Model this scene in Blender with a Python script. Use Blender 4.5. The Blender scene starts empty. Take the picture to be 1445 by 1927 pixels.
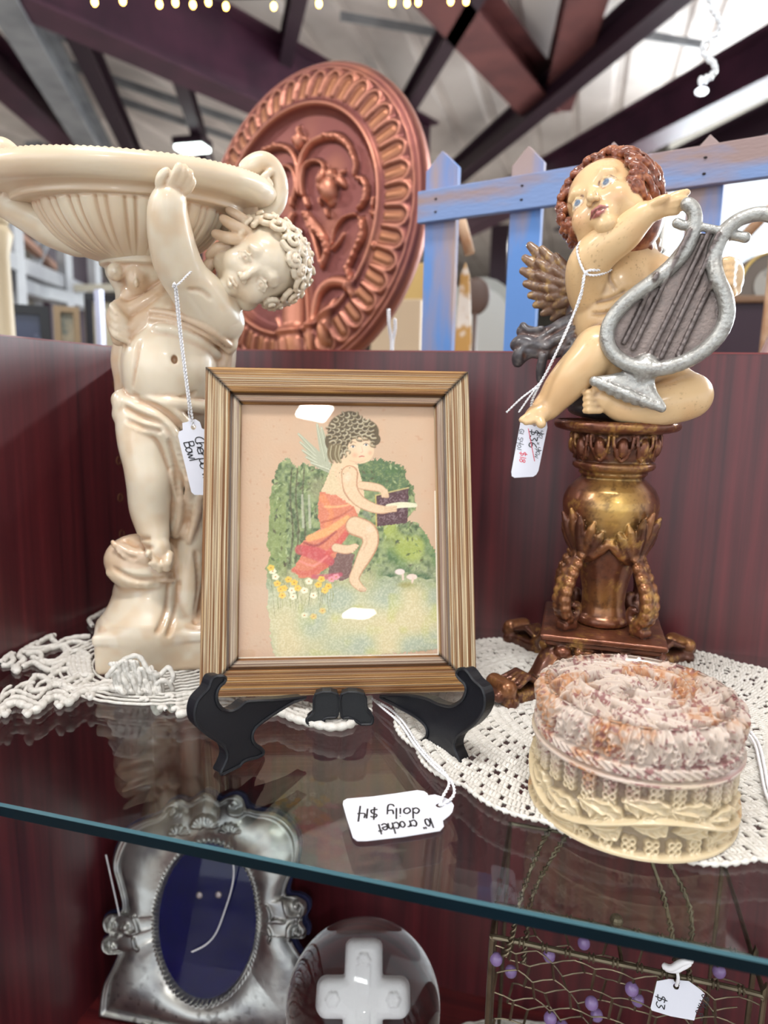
import bpy, bmesh, math, random
import numpy as np
from mathutils import Vector, Matrix
random.seed(7); rng = np.random.default_rng(7)
C = bpy.context.scene.collection
SC = bpy.context.scene

# ------------------------------------------------------------------ camera
F_PX = 1334.5; CX, CY = 722.5, 963.5
YAW, PITCH, ROLL = -0.26208, 0.16960, 0.021235
CAM = np.array([0.37770, -0.56123, 0.19])
def _cam_axes():
    cy, sy = math.cos(YAW), math.sin(YAW)
    f = np.array([sy, cy, 0]); r = np.array([cy, -sy, 0]); u = np.array([0, 0, 1.])
    cp, sp = math.cos(PITCH), math.sin(PITCH)
    f2 = f*cp-u*sp; u2 = u*cp+f*sp
    cr, sr = math.cos(ROLL), math.sin(ROLL)
    return r*cr+u2*sr, u2*cr-r*sr, f2
CR, CU, CF = _cam_axes()
cd = bpy.data.cameras.new('camera'); cam = bpy.data.objects.new('camera', cd); C.objects.link(cam)
cd.sensor_fit = 'VERTICAL'; cd.sensor_height = 36; cd.lens = F_PX/1927*36
cd.clip_start = 0.01; cd.clip_end = 200
cd.dof.use_dof = True; cd.dof.focus_distance = 0.385; cd.dof.aperture_fstop = 7.5
M = Matrix([[CR[0], CU[0], -CF[0], CAM[0]], [CR[1], CU[1], -CF[1], CAM[1]], [CR[2], CU[2], -CF[2], CAM[2]], [0, 0, 0, 1]])
cam.matrix_world = M
SC.camera = cam

# ------------------------------------------------------------------ world, exposure, large lights
W = bpy.data.worlds.new('world'); SC.world = W; W.use_nodes = True
bg = W.node_tree.nodes['Background']; bg.inputs[0].default_value = (0.88, 0.94, 1.0, 1); bg.inputs[1].default_value = 1.35
SC.view_settings.view_transform = 'Standard'; SC.view_settings.look = 'None'
SC.view_settings.gamma = 1; SC.view_settings.use_curve_mapping = False
SC.view_settings.exposure = 0.2
def area(name, loc, target, sx, sy, power, col=(1, 1, 1)):
    d = bpy.data.lights.new(name, 'AREA'); d.shape = 'RECTANGLE'; d.size = sx; d.size_y = sy
    d.energy = power; d.color = col
    o = bpy.data.objects.new(name, d); C.objects.link(o); o.location = loc
    o.rotation_euler = (Vector(target)-Vector(loc)).to_track_quat('-Z', 'Y').to_euler()
    return o

# unseen fill light added at the open front of the hall, and the rows of high-bay lamps
area('front_fill', (-2.5, -3.8, 1.8), (0.4, 0, .2), 6, 3, 70, (.95, .98, 1))
for x, y in ((-4, 3.5), (6.5, 3.5), (-4, 8.5), (-1, 14), (-4, 13.5), (-6, 0)): area('high_bay_and_fill', (x, y, 3.0), (x, y, 0), 1.2, .35, 150, (1, .98, .95))
area('high_bay_and_fill', (1.77, -4.5, 3.0), (1.77, -4.5, 0), .24, .22, 50, (1, .98, .95)); area('high_bay_and_fill', (4.57, -10.1, 3.0), (4.57, -10.1, 0), .42, .42, 60, (1, .98, .95)); area('high_bay_and_fill', (-3.2, -2.2, 3.0), (-3.2, -2.2, 0), 1.2, .35, 60, (1, .98, .95))
area('right_windows_daylight', (6.2, 9.6, 1.5), (6.2, 0, 1.3), 10, 2.9, 1500, (.93, .97, 1))
area('high_bay_and_fill', (5.5, 6.5, 3.2), (5.5, 6.5, 0), 1.6, .5, 1100, (.97, .98, 1))  # extra lamp added to put a sheen on the left cabinet panel
area('high_bay_and_fill', (.35, -1.15, 3.0), (.35, -1.15, 0), 1.2, .35, 62, (1, .99, .97))  # key light added overhead to brighten the figurines and doily

# ------------------------------------------------------------------ projection helpers (pixel -> a point on a real plane)
def ray(px, py):
    d = CF*F_PX+CR*(px-CX)-CU*(py-CY); return d/np.linalg.norm(d)
def onplane(px, py, P0, N):
    d = ray(px, py); return CAM+d*(np.dot(np.asarray(P0)-CAM, N)/np.dot(d, N))
def onz(px, py, z=0.0): return onplane(px, py, (0, 0, z), (0, 0, 1.))
def ony(px, py, y): return onplane(px, py, (0, y, 0), (0, 1., 0))
def at(px, py, D): return CAM+ray(px, py)*D

# ------------------------------------------------------------------ materials
def srgb(r, g, b): return tuple(((c/255)/12.92 if c/255 <= .04045 else ((c/255+.055)/1.055)**2.4) for c in (r, g, b))
MATS = {}
def mat(name, col=(128, 128, 128), rough=.5, metal=0, spec=.5, coat=0, attr=None, noise=None, bump=None, emit=None, estr=1, alpha=None, sss=0, trans=0, ior=1.45, coatr=.1, nstretch=(1, 1, 1)):
    """noise=(scale, col2, contrast lo, hi) mixes a second colour; bump=(scale, strength, distance)"""
    if name in MATS: return MATS[name]
    m = bpy.data.materials.new(name); m.use_nodes = True; nt = m.node_tree; N = nt.nodes; L = nt.links
    b = N['Principled BSDF']; b.inputs['Roughness'].default_value = rough; b.inputs['Metallic'].default_value = metal
    b.inputs['Specular IOR Level'].default_value = spec; b.inputs['Coat Weight'].default_value = coat; b.inputs['Coat Roughness'].default_value = coatr
    b.inputs['Base Color'].default_value = (*srgb(*col), 1); b.inputs['IOR'].default_value = ior
    b.inputs['Transmission Weight'].default_value = trans
    src = None
    tc = N.new('ShaderNodeTexCoord'); mp = N.new('ShaderNodeMapping'); mp.inputs['Scale'].default_value = nstretch
    L.new(tc.outputs['Object'], mp.inputs[0])
    if attr:
        a = N.new('ShaderNodeVertexColor'); a.layer_name = attr; src = a.outputs[0]
    if noise:
        n = N.new('ShaderNodeTexNoise'); n.inputs['Scale'].default_value = noise[0]; n.inputs['Detail'].default_value = 6
        L.new(mp.outputs[0], n.inputs['Vector'])
        r = N.new('ShaderNodeMapRange'); r.inputs[1].default_value = noise[2]; r.inputs[2].default_value = noise[3]
        L.new(n.outputs[0], r.inputs[0])
        mx = N.new('ShaderNodeMix'); mx.data_type = 'RGBA'; L.new(r.outputs[0], mx.inputs[0])
        if src: L.new(src, mx.inputs[6])
        else: mx.inputs[6].default_value = (*srgb(*col), 1)
        mx.inputs[7].default_value = (*srgb(*noise[1]), 1); src = mx.outputs[2]
    if src: L.new(src, b.inputs['Base Color'])
    if bump:
        n = N.new('ShaderNodeTexNoise'); n.inputs['Scale'].default_value = bump[0]; n.inputs['Detail'].default_value = 4
        L.new(mp.outputs[0], n.inputs['Vector'])
        bp = N.new('ShaderNodeBump'); bp.inputs['Strength'].default_value = bump[1]; bp.inputs['Distance'].default_value = bump[2]
        L.new(n.outputs[0], bp.inputs['Height']); L.new(bp.outputs[0], b.inputs['Normal'])
    if emit:
        b.inputs['Emission Color'].default_value = (*srgb(*emit), 1); b.inputs['Emission Strength'].default_value = estr
    if sss:
        b.inputs['Subsurface Weight'].default_value = sss; b.inputs['Subsurface Radius'].default_value = (.006, .004, .002); b.inputs['Subsurface Scale'].default_value = .5
    MATS[name] = m; return m

def wood_mat(name, c1, c2, axis=2, rough=.35, scale=1, coat=.3, coatr=.2):
    """laminate with long grain streaks along one axis and a few cathedral rings"""
    m = mat(name, c1, rough, coat=coat, coatr=coatr); nt = m.node_tree; N = nt.nodes; L = nt.links; b = N['Principled BSDF']
    tc = N.new('ShaderNodeTexCoord'); mp = N.new('ShaderNodeMapping'); s = [150*scale]*3; s[axis] = 3.5*scale; mp.inputs['Scale'].default_value = s
    L.new(tc.outputs['Object'], mp.inputs[0])
    n1 = N.new('ShaderNodeTexNoise'); n1.inputs['Scale'].default_value = 1; n1.inputs['Detail'].default_value = 8; n1.inputs['Distortion'].default_value = .4
    L.new(mp.outputs[0], n1.inputs['Vector'])
    mp2 = N.new('ShaderNodeMapping'); s = [16*scale]*3; s[axis] = 2.2*scale; mp2.inputs['Scale'].default_value = s
    L.new(tc.outputs['Object'], mp2.inputs[0])
    w = N.new('ShaderNodeTexWave'); w.wave_type = 'RINGS'; w.rings_direction = 'SPHERICAL'; w.inputs['Scale'].default_value = .7; w.inputs['Distortion'].default_value = 5; w.inputs['Detail'].default_value = 3
    L.new(mp2.outputs[0], w.inputs['Vector'])
    add = N.new('ShaderNodeMath'); add.operation = 'MULTIPLY_ADD'; L.new(w.outputs[1], add.inputs[0]); add.inputs[1].default_value = .12; L.new(n1.outputs[0], add.inputs[2])
    r = N.new('ShaderNodeMapRange'); r.inputs[1].default_value = .34; r.inputs[2].default_value = .82; L.new(add.outputs[0], r.inputs[0])
    mx = N.new('ShaderNodeMix'); mx.data_type = 'RGBA'; L.new(r.outputs[0], mx.inputs[0])
    mx.inputs[6].default_value = (*srgb(*c1), 1); mx.inputs[7].default_value = (*srgb(*c2), 1); L.new(mx.outputs[2], b.inputs['Base Color'])
    return m

# ------------------------------------------------------------------ object helpers
def link_mesh(name, V, Fc, m, parent=None, smooth=False, colors=None, tris=False):
    me = bpy.data.meshes.new(name)
    V = np.asarray(V, dtype=np.float32); 
    if isinstance(Fc, np.ndarray):
        k = Fc.shape[1]; nf = len(Fc)
        me.vertices.add(len(V)); me.vertices.foreach_set('co', V.ravel())
        me.loops.add(nf*k); me.loops.foreach_set('vertex_index', Fc.astype(np.int32).ravel())
        me.polygons.add(nf); me.polygons.foreach_set('loop_start', np.arange(nf, dtype=np.int32)*k)
        me.update(calc_edges=True); me.validate()
    else:
        me.from_pydata([tuple(map(float, v)) for v in V], [], Fc)
    if colors is not None:
        ca = me.color_attributes.new('col', 'FLOAT_COLOR', 'POINT')
        cc = np.ones((len(V), 4), np.float32); cc[:, :3] = colors; ca.data.foreach_set('color', cc.ravel())
    if m: me.materials.append(m)
    if smooth: me.polygons.foreach_set('use_smooth', np.ones(len(me.polygons), bool))
    o = bpy.data.objects.new(name, me); C.objects.link(o)
    if parent: o.parent = parent; o.matrix_parent_inverse = parent.matrix_world.inverted() if False else Matrix.Translation(-parent.location)
    return o
def empty(name, loc=(0, 0, 0)):
    o = bpy.data.objects.new(name, None); C.objects.link(o); o.location = Vector([float(x) for x in loc]); o.empty_display_size = .02; return o
def tag(o, label=None, cat=None, group=None, kind=None):
    if label: o['label'] = label
    if cat: o['category'] = cat
    if group: o['group'] = group
    if kind: o['kind'] = kind
    return o

class MB:
    """collects shapes, all in world coordinates, into one mesh"""
    def __init__(s): s.v = []; s.f = []; s.n = 0
    def add(s, V, Fc):
        V = np.asarray(V, float).reshape(-1, 3); s.v.append(V); s.f += [tuple(int(i)+s.n for i in f) for f in Fc]; s.n += len(V); return s
    def box(s, c, ax, ay, az):
        """centre and three half-extent vectors"""
        c, ax, ay, az = (np.asarray(t, float) for t in (c, ax, ay, az))
        V = [c+i*ax+j*ay+k*az for i in (-1, 1) for j in (-1, 1) for k in (-1, 1)]
        return s.add(V, [(0, 1, 3, 2), (4, 6, 7, 5), (0, 4, 5, 1), (2, 3, 7, 6), (0, 2, 6, 4), (1, 5, 7, 3)])
    def abox(s, lo, hi):
        lo, hi = np.array(lo, float), np.array(hi, float); h = (hi-lo)/2
        return s.box((lo+hi)/2, (h[0], 0, 0), (0, h[1], 0), (0, 0, h[2]))
    def beam(s, a, b, w, h, up=(0, 0, 1)):
        a, b = np.asarray(a, float), np.asarray(b, float); d = b-a; l = np.linalg.norm(d); d /= l
        x = np.cross(d, up); x /= np.linalg.norm(x); z = np.cross(x, d)
        return s.box((a+b)/2, d*l/2, x*w/2, z*h/2)
    def tube(s, pts, r, seg=8, closed=False, cap=True, flat=1.0, nrm=None):
        pts = np.asarray(pts, float); n = len(pts); r = np.broadcast_to(np.asarray(r, float), (n,))
        t = np.gradient(pts, axis=0)
        if closed: t = np.roll(pts, -1, 0)-np.roll(pts, 1, 0)
        t /= np.linalg.norm(t, axis=1)[:, None]+1e-12
        ref = np.array(nrm if nrm is not None else ([0, 0, 1.] if abs(t[0][2]) < .9 else [1., 0, 0]), float)
        V = []; x = np.cross(t[0], ref); x /= np.linalg.norm(x)+1e-12
        for i in range(n):
            if nrm is not None: x = np.cross(t[i], ref)
            else: x = x-t[i]*np.dot(x, t[i])
            x /= np.linalg.norm(x)+1e-12; y = np.cross(t[i], x)
            for k in range(seg):
                a = 2*math.pi*k/seg; V.append(pts[i]+r[i]*(x*math.cos(a)+y*math.sin(a)*flat))
        Fc = []
        for i in range(n if closed else n-1):
            j = (i+1) % n
            for k in range(seg): Fc.append((i*seg+k, i*seg+(k+1) % seg, j*seg+(k+1) % seg, j*seg+k))
        if cap and not closed: Fc.append(tuple(range(seg))[::-1]); Fc.append(tuple((n-1)*seg+k for k in range(seg)))
        return s.add(V, Fc)
    def ball(s, c, r, seg=10, rings=6, ax=None):
        c = np.asarray(c, float); r = np.broadcast_to(np.asarray(r, float), (3,)); A = np.eye(3) if ax is None else np.asarray(ax, float)
        V = [c+A[2]*r[2]]; Fc = []
        for i in range(1, rings):
            p = math.pi*i/rings
            for k in range(seg):
                a = 2*math.pi*k/seg; V.append(c+A[0]*r[0]*math.sin(p)*math.cos(a)+A[1]*r[1]*math.sin(p)*math.sin(a)+A[2]*r[2]*math.cos(p))
        V.append(c-A[2]*r[2]); last = len(V)-1
        for k in range(seg): Fc.append((0, 1+k, 1+(k+1) % seg)); Fc.append((last, 1+(rings-2)*seg+(k+1) % seg, 1+(rings-2)*seg+k))
        for i in range(rings-2):
            for k in range(seg): Fc.append((1+i*seg+k, 1+(i+1)*seg+k, 1+(i+1)*seg+(k+1) % seg, 1+i*seg+(k+1) % seg))
        return s.add(V, Fc)
    def lathe(s, prof, c, seg=32, ax=None):
        """prof [(r, z)]"""
        c = np.asarray(c, float); A = np.eye(3) if ax is None else np.asarray(ax, float); V = []; Fc = []; n = len(prof)
        for (r, z) in prof:
            for k in range(seg):
                a = 2*math.pi*k/seg; V.append(c+A[0]*r*math.cos(a)+A[1]*r*math.sin(a)+A[2]*z)
        for i in range(n-1):
            for k in range(seg): Fc.append((i*seg+k, i*seg+(k+1) % seg, (i+1)*seg+(k+1) % seg, (i+1)*seg+k))
        Fc.append(tuple(range(seg))[::-1]); Fc.append(tuple((n-1)*seg+k for k in range(seg)))
        return s.add(V, Fc)
    def prism(s, poly, P0, ux, uy, un, th, bevel=0):
        """poly 2-D outline, extruded th along un from plane P0 (faces are n-gons)"""
        P0, ux, uy, un = (np.asarray(t, float) for t in (P0, ux, uy, un)); n = len(poly)
        V = [P0+ux*x+uy*y for x, y in poly]+[P0+ux*x+uy*y+un*th for x, y in poly]
        Fc = [tuple(range(n))[::-1], tuple(range(n, 2*n))]+[(i, (i+1) % n, n+(i+1) % n, n+i) for i in range(n)]
        return s.add(V, Fc)
    def build(s, name, m, parent=None, smooth=False, origin=None, bevel=None):
        V = np.concatenate(s.v); o = link_mesh(name, V, s.f, m, parent, smooth)
        bm = bmesh.new(); bm.from_mesh(o.data); bmesh.ops.recalc_face_normals(bm, faces=bm.faces); bm.to_mesh(o.data); bm.free()
        if smooth:
            for p in o.data.polygons: p.use_smooth = len(p.vertices) < 5
        if bevel:
            b = o.modifiers.new('bevel', 'BEVEL'); b.width = bevel; b.segments = 2; b.limit_method = 'ANGLE'
        if origin is not None:
            o.data.transform(Matrix.Translation(-Vector([float(x) for x in origin]))); 
            o.location = Vector([float(x) for x in origin])
        return o

def spline(pts, n=8, closed=False):
    """Catmull-Rom through points of any dimension"""
    P = np.asarray(pts, float); out = []; m = len(P)
    idx = range(m if closed else m-1)
    for i in idx:
        if closed: p0, p1, p2, p3 = P[(i-1) % m], P[i], P[(i+1) % m], P[(i+2) % m]
        else: p0, p1, p2, p3 = P[max(i-1, 0)], P[i], P[i+1], P[min(i+2, m-1)]
        for k in range(n):
            t = k/n; out.append(.5*((2*p1)+(-p0+p2)*t+(2*p0-5*p1+4*p2-p3)*t*t+(-p0+3*p1-3*p2+p3)*t**3))
    if not closed: out.append(P[-1])
    return np.array(out)

# ------------------------------------------------------------------ sculpting on a distance field
def vnoise(P, sc, seed=0):
    """smooth value noise in -1..1 at points P (...,3)"""
    Q = P*sc+seed*17.3; I = np.floor(Q).astype(np.int64); f = Q-I; f = f*f*(3-2*f)
    def h(a, b, c):
        n = (a*73856093) ^ (b*19349663) ^ (c*83492791); n = (n ^ (n >> 13))*1274126177 & 0x7fffffff
        return (n % 10007)/10007.0
    r = 0
    for i in (0, 1):
        for j in (0, 1):
            for k in (0, 1):
                w = (f[..., 0] if i else 1-f[..., 0])*(f[..., 1] if j else 1-f[..., 1])*(f[..., 2] if k else 1-f[..., 2])
                r = r+w*h(I[..., 0]+i, I[..., 1]+j, I[..., 2]+k)
    return r*2-1

class Sculpt:
    """distance field on a voxel grid; frame: u right, v up, w towards the viewer's side; unit = one photo pixel at the axis"""
    def __init__(s, axis_pt, lo, hi, vox, lean=0):
        s.O = np.asarray(axis_pt, float)
        t = CAM-s.O; t[2] = 0; s.T = t/np.linalg.norm(t); s.U = np.array([0, 0, 1.]); s.R = np.cross(s.U, s.T)
        s.s = np.dot(s.O-CAM, CF)/F_PX
        s.lo = np.array(lo, float); s.vox = vox; s.n = np.ceil((np.array(hi, float)-s.lo)/vox).astype(int)+1
        s.D = np.full(s.n, 60., np.float32); s.K = np.zeros(s.n, np.uint8)
        s.ax = [s.lo[i]+vox*np.arange(s.n[i], dtype=np.float32) for i in range(3)]
    def L(s, p):
        """(px, py, w) -> local units, on the vertical plane w units in front of the axis"""
        P0 = s.O+s.T*(p[2]*s.s); X = onplane(p[0], p[1], P0, s.T)-s.O
        return np.array([X@s.R, X@s.U, X@s.T])/s.s
    def world(s, V): return s.O+(V[:, :1]*s.R+V[:, 1:2]*s.U+V[:, 2:3]*s.T)*s.s
    def w1(s, p): return s.world(s.L(p)[None])[0]
    def _box(s, lo, hi, m):
        a = np.maximum(np.floor((lo-m-s.lo)/s.vox).astype(int), 0); b = np.minimum(np.ceil((hi+m-s.lo)/s.vox).astype(int)+1, s.n)
        if (a >= b).any(): return None
        sl = tuple(slice(x, y) for x, y in zip(a, b))
        X = s.ax[0][sl[0]][:, None, None]; Y = s.ax[1][sl[1]][None, :, None]; Z = s.ax[2][sl[2]][None, None, :]
        return sl, X, Y, Z
    def _mix(s, sl, d, k, c, op):
        A = s.D[sl]
        if op == 'add':
            if c is not None:
                km = s.K[sl]; km[d < A] = c
            if k > 0:
                h = np.clip(.5+.5*(A-d)/k, 0, 1); A[...] = A*(1-h)+d*h-k*h*(1-h)
            else: np.minimum(A, d, out=A)
        else:
            d = -d
            if c is not None:
                km = s.K[sl]; km[(d > A) & (A < 6)] = c
            if k > 0:
                h = np.clip(.5-.5*(A-d)/k, 0, 1); A[...] = A*(1-h)+d*h+k*h*(1-h)
            else: np.maximum(A, d, out=A)
    def cone(s, a, b, ra, rb, k=6, c=None, op='add'):
        a, b = np.asarray(a, float), np.asarray(b, float); R = max(ra, rb)
        g = s._box(np.minimum(a, b)-R, np.maximum(a, b)+R, k+s.vox*2)
        if g is None: return
        sl, X, Y, Z = g; ba = b-a; l2 = max(ba@ba, 1e-6)
        t = np.clip(((X-a[0])*ba[0]+(Y-a[1])*ba[1]+(Z-a[2])*ba[2])/l2, 0, 1)
        d = np.sqrt((X-a[0]-ba[0]*t)**2+(Y-a[1]-ba[1]*t)**2+(Z-a[2]-ba[2]*t)**2)-(ra+(rb-ra)*t)
        s._mix(sl, d.astype(np.float32), k, c, op)
    def ell(s, c0, r, axes=None, k=8, c=None, op='add'):
        c0 = np.asarray(c0, float); r = np.broadcast_to(np.asarray(r, float), (3,)); A = np.eye(3) if axes is None else np.asarray(axes, float)
        e = np.sqrt(((A*r[:, None])**2).sum(0)); g = s._box(c0-e, c0+e, k+s.vox*2)
        if g is None: return
        sl, X, Y, Z = g; X = X-c0[0]; Y = Y-c0[1]; Z = Z-c0[2]; k0 = 0; k1 = 0
        for i in range(3):
            q = X*A[i][0]+Y*A[i][1]+Z*A[i][2]; k0 = k0+(q/r[i])**2; k1 = k1+(q/r[i]**2)**2
        k0 = np.sqrt(k0); k1 = np.sqrt(k1)+1e-6; d = np.where(k0 < .2, -min(r)*.8, k0*(k0-1)/k1)
        s._mix(sl, d.astype(np.float32), k, c, op)
    def box(s, c0, h, axes=None, rd=4, k=6, c=None, op='add'):
        c0 = np.asarray(c0, float); h = np.asarray(h, float); A = np.eye(3) if axes is None else np.asarray(axes, float)
        e = np.sqrt(((A*h[:, None])**2).sum(0)); e = np.abs(A*h[:, None]).sum(0); g = s._box(c0-e, c0+e, k+s.vox*2)
        if g is None: return
        sl, X, Y, Z = g; X = X-c0[0]; Y = Y-c0[1]; Z = Z-c0[2]
        q = [np.abs(X*A[i][0]+Y*A[i][1]+Z*A[i][2])-(h[i]-rd) for i in range(3)]
        d = np.sqrt(sum(np.maximum(t, 0)**2 for t in q))+np.minimum(np.maximum(np.maximum(q[0], q[1]), q[2]), 0)-rd
        s._mix(sl, d.astype(np.float32), k, c, op)
    def lathe(s, c0, prof, k=4, c=None, op='add', sq=1.0, mod=None, soft=.8):
        """prof [(r, v)] about the vertical through c0 (u,_,w); v in local units"""
        pr = np.array(sorted(prof, key=lambda t: t[1]), float); R = pr[:, 0].max()
        g = s._box(np.array([c0[0]-R, pr[0, 1], c0[2]-R]), np.array([c0[0]+R, pr[-1, 1], c0[2]+R]), k+s.vox*2)
        if g is None: return
        sl, X, Y, Z = g; rr = np.sqrt((X-c0[0])**2+((Z-c0[2])/sq)**2); pv = np.interp(Y, pr[:, 1], pr[:, 0])
        if mod is not None: pv = pv+mod(np.arctan2(Z-c0[2], X-c0[0]), Y)
        d = np.maximum((rr-pv)*soft, np.maximum(pr[0, 1]-Y, Y-pr[-1, 1]))
        s._mix(sl, d.astype(np.float32), k, c, op)
    def path(s, pts, k=4, c=None, op='add', n=0):
        """pts (px,py,w,r) list in photo terms"""
        Q = np.array([[*s.L(p[:3]), p[3]] for p in pts])
        if n: Q = spline(Q, n)
        for i in range(len(Q)-1): s.cone(Q[i, :3], Q[i+1, :3], Q[i, 3], Q[i+1, 3], k, c, op)
    def lpath(s, Q, k=3, c=None, op='add'):
        for i in range(len(Q)-1): s.cone(Q[i][:3], Q[i+1][:3], Q[i][3], Q[i+1][3], k, c, op)
    def surf(s, px, py, w0=170, w1=-90):
        """first solid point met going back from the viewer's side; returns w"""
        ws = np.arange(w0, w1, -s.vox*.5); A = s.L((px, py, w0)); B = s.L((px, py, w1)); t = ((w0-ws)/(w0-w1))[:, None]
        P = A*(1-t)+B*t; I = np.round((P-s.lo)/s.vox).astype(int); ok = ((I >= 0) & (I < s.n)).all(1)
        I = np.clip(I, 0, s.n-1); d = np.where(ok, s.D[tuple(I.T)], 9); h = np.argmax(d < 0)
        return float(ws[h]) if d[h] < 0 else None
    def spath(s, pts, k=3, c=None, op='add', n=6, off=0):
        """stroke laid on the surface: pts (px, py, r)"""
        Q = spline(np.array(pts, float), n); w = [s.surf(q[0], q[1]) for q in Q]; good = [x for x in w if x is not None]
        if not good: return
        w = np.array([np.median(good) if x is None else x for x in w]); 
        if len(w) > 4:
            wp = np.pad(w, 2, mode='edge'); w = np.convolve(wp, np.ones(5)/5, 'valid')
        Q2 = [(q[0], q[1], w[i]+off, q[2]) for i, q in enumerate(Q)]; s.path(Q2, k, c, op)
    def mesh(s, name, m, palette, parent=None, relax=1, paint=None, csmooth=2, disp=None, cav=None, cava=.8):
        D, n = s.D, s.n
        sg = D < 0; cs = (slice(0, -1), slice(1, None))
        cnt = np.zeros(n-1, np.uint8)
        for i in (0, 1):
            for j in (0, 1):
                for k in (0, 1): cnt += sg[cs[i], cs[j], cs[k]]
        act = (cnt > 0) & (cnt < 8); I = np.argwhere(act); idx = np.full(n-1, -1, np.int32); idx[act] = np.arange(len(I))
        acc = np.zeros((len(I), 3), np.float32); wt = np.zeros(len(I), np.float32)
        cor = [(i, j, k) for i in (0, 1) for j in (0, 1) for k in (0, 1)]
        val = {q: D[I[:, 0]+q[0], I[:, 1]+q[1], I[:, 2]+q[2]] for q in cor}
        for q in cor:
            for a in range(3):
                if q[a] == 0:
                    q2 = tuple(q[t]+(t == a) for t in range(3)); va, vb = val[q], val[q2]; x = (va < 0) != (vb < 0)
                    t = np.where(x, va/np.where(x, va-vb, 1), 0); pos = np.tile(np.array(q, np.float32), (len(I), 1)); pos[:, a] += t
                    acc += pos*x[:, None]; wt += x
        V = (I+acc/wt[:, None])
        Q = []
        for a in range(3):
            b, c = (a+1) % 3, (a+2) % 3
            lo = [slice(None)]*3; hi = [slice(None)]*3; lo[a] = slice(0, -1); hi[a] = slice(1, None)
            for t in (b, c): lo[t] = slice(1, -1); hi[t] = slice(1, -1)
            s0, s1 = sg[tuple(lo)], sg[tuple(hi)]; E = np.argwhere(s0 != s1)
            fl = s0[tuple(E.T)]; E[:, b] += 1; E[:, c] += 1
            def g(db, dc):
                e = E.copy(); e[:, b] -= db; e[:, c] -= dc; return idx[tuple(e.T)]
            q = np.stack([g(1, 1), g(0, 1), g(0, 0), g(1, 0)], 1); q[~fl] = q[~fl][:, ::-1]; Q.append(q)
        Q = np.concatenate(Q); Q = Q[(Q >= 0).all(1)]
        V = s.lo+V*s.vox
        E = np.concatenate([Q[:, [0, 1]], Q[:, [1, 2]], Q[:, [2, 3]], Q[:, [3, 0]]]); E = np.concatenate([E, E[:, ::-1]])
        deg = np.bincount(E[:, 0], minlength=len(V)).astype(np.float32)+1e-6
        def avg(X): return np.stack([np.bincount(E[:, 0], X[E[:, 1], t], len(V)) for t in range(X.shape[1])], 1)/deg[:, None]
        for _ in range(relax): V = V*.5+avg(V)*.5
        kk = s.K[tuple(np.clip(np.round((V-s.lo)/s.vox).astype(int), 0, n-1).T)]
        col = np.array([srgb(*p) for p in palette], np.float32)[kk]
        for _ in range(csmooth): col = col*.5+avg(col)*.5
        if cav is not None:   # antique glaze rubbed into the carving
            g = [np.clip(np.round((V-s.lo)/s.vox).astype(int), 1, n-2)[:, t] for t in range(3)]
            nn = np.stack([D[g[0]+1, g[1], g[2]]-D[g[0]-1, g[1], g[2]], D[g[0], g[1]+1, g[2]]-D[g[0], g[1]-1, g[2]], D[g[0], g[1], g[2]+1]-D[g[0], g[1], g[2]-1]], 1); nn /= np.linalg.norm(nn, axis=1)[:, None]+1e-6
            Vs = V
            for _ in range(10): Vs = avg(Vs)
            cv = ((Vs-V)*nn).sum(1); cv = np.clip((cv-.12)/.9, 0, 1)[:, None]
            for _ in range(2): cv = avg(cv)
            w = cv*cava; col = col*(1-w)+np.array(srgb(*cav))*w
        if disp is not None: V = disp(V, kk)
        if paint: col = paint(V, col, s, kk)
        return link_mesh(name, s.world(V), Q, m, parent, smooth=True, colors=col)
def blot(V, col, p, r, c, soft=.5, a=1, sq=None):
    """paint a soft spot of colour c round local point p"""
    d = V-p
    if sq is not None: d = d*np.asarray(sq)
    t = np.clip((1-np.linalg.norm(d, axis=1)/r)/soft, 0, 1)[:, None]*a
    return col*(1-t)+np.array(srgb(*c))*t
def blot_line(V, col, P, r, c, a=1):
    for i in range(len(P)-1):
        p, q = np.asarray(P[i], float), np.asarray(P[i+1], float); ba = q-p; t = np.clip((V-p)@ba/max(ba@ba, 1e-6), 0, 1)
        d = np.linalg.norm(V-p-t[:, None]*ba, axis=1); w = (np.clip((r-d)/(r*.5), 0, 1)*a)[:, None]; col = col*(1-w)+np.array(srgb(*c))*w
    return col
# ------------------------------------------------------------------ the setting: market hall
m_roof = mat('roof_sheet', (232, 224, 220), .6, noise=(.8, (190, 180, 176), .45, .75))
m_maroon = mat('maroon_steel', (74, 40, 58), .45, noise=(3, (52, 28, 44), .4, .7))
m_mdark = mat('dark_maroon_steel', (46, 26, 40), .5)
m_rust = mat('red_oxide_steel', (112, 66, 66), .5, noise=(3, (84, 48, 52), .4, .7))
m_grey = mat('grey_steel', (140, 142, 146), .5, noise=(4, (112, 114, 120), .4, .7))
m_wallsheet = mat('wall_sheet', (120, 116, 108), .6, noise=(1.5, (86, 84, 80), .4, .7))
m_floor = mat('concrete', (190, 186, 180), .6, noise=(1.2, (120, 116, 110), .4, .7))
m_white = mat('white_paint', (225, 222, 215), .5)
def struct(o): o['kind'] = 'structure'; return o
ZF = -1.25; ZR = 3.6
struct(MB().abox((-9, -11, ZF-.1), (12, 9.1, ZF)).abox((-9, 9.1, ZF-.1), (1.25, 24, ZF)).build('floor', m_floor))
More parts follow.
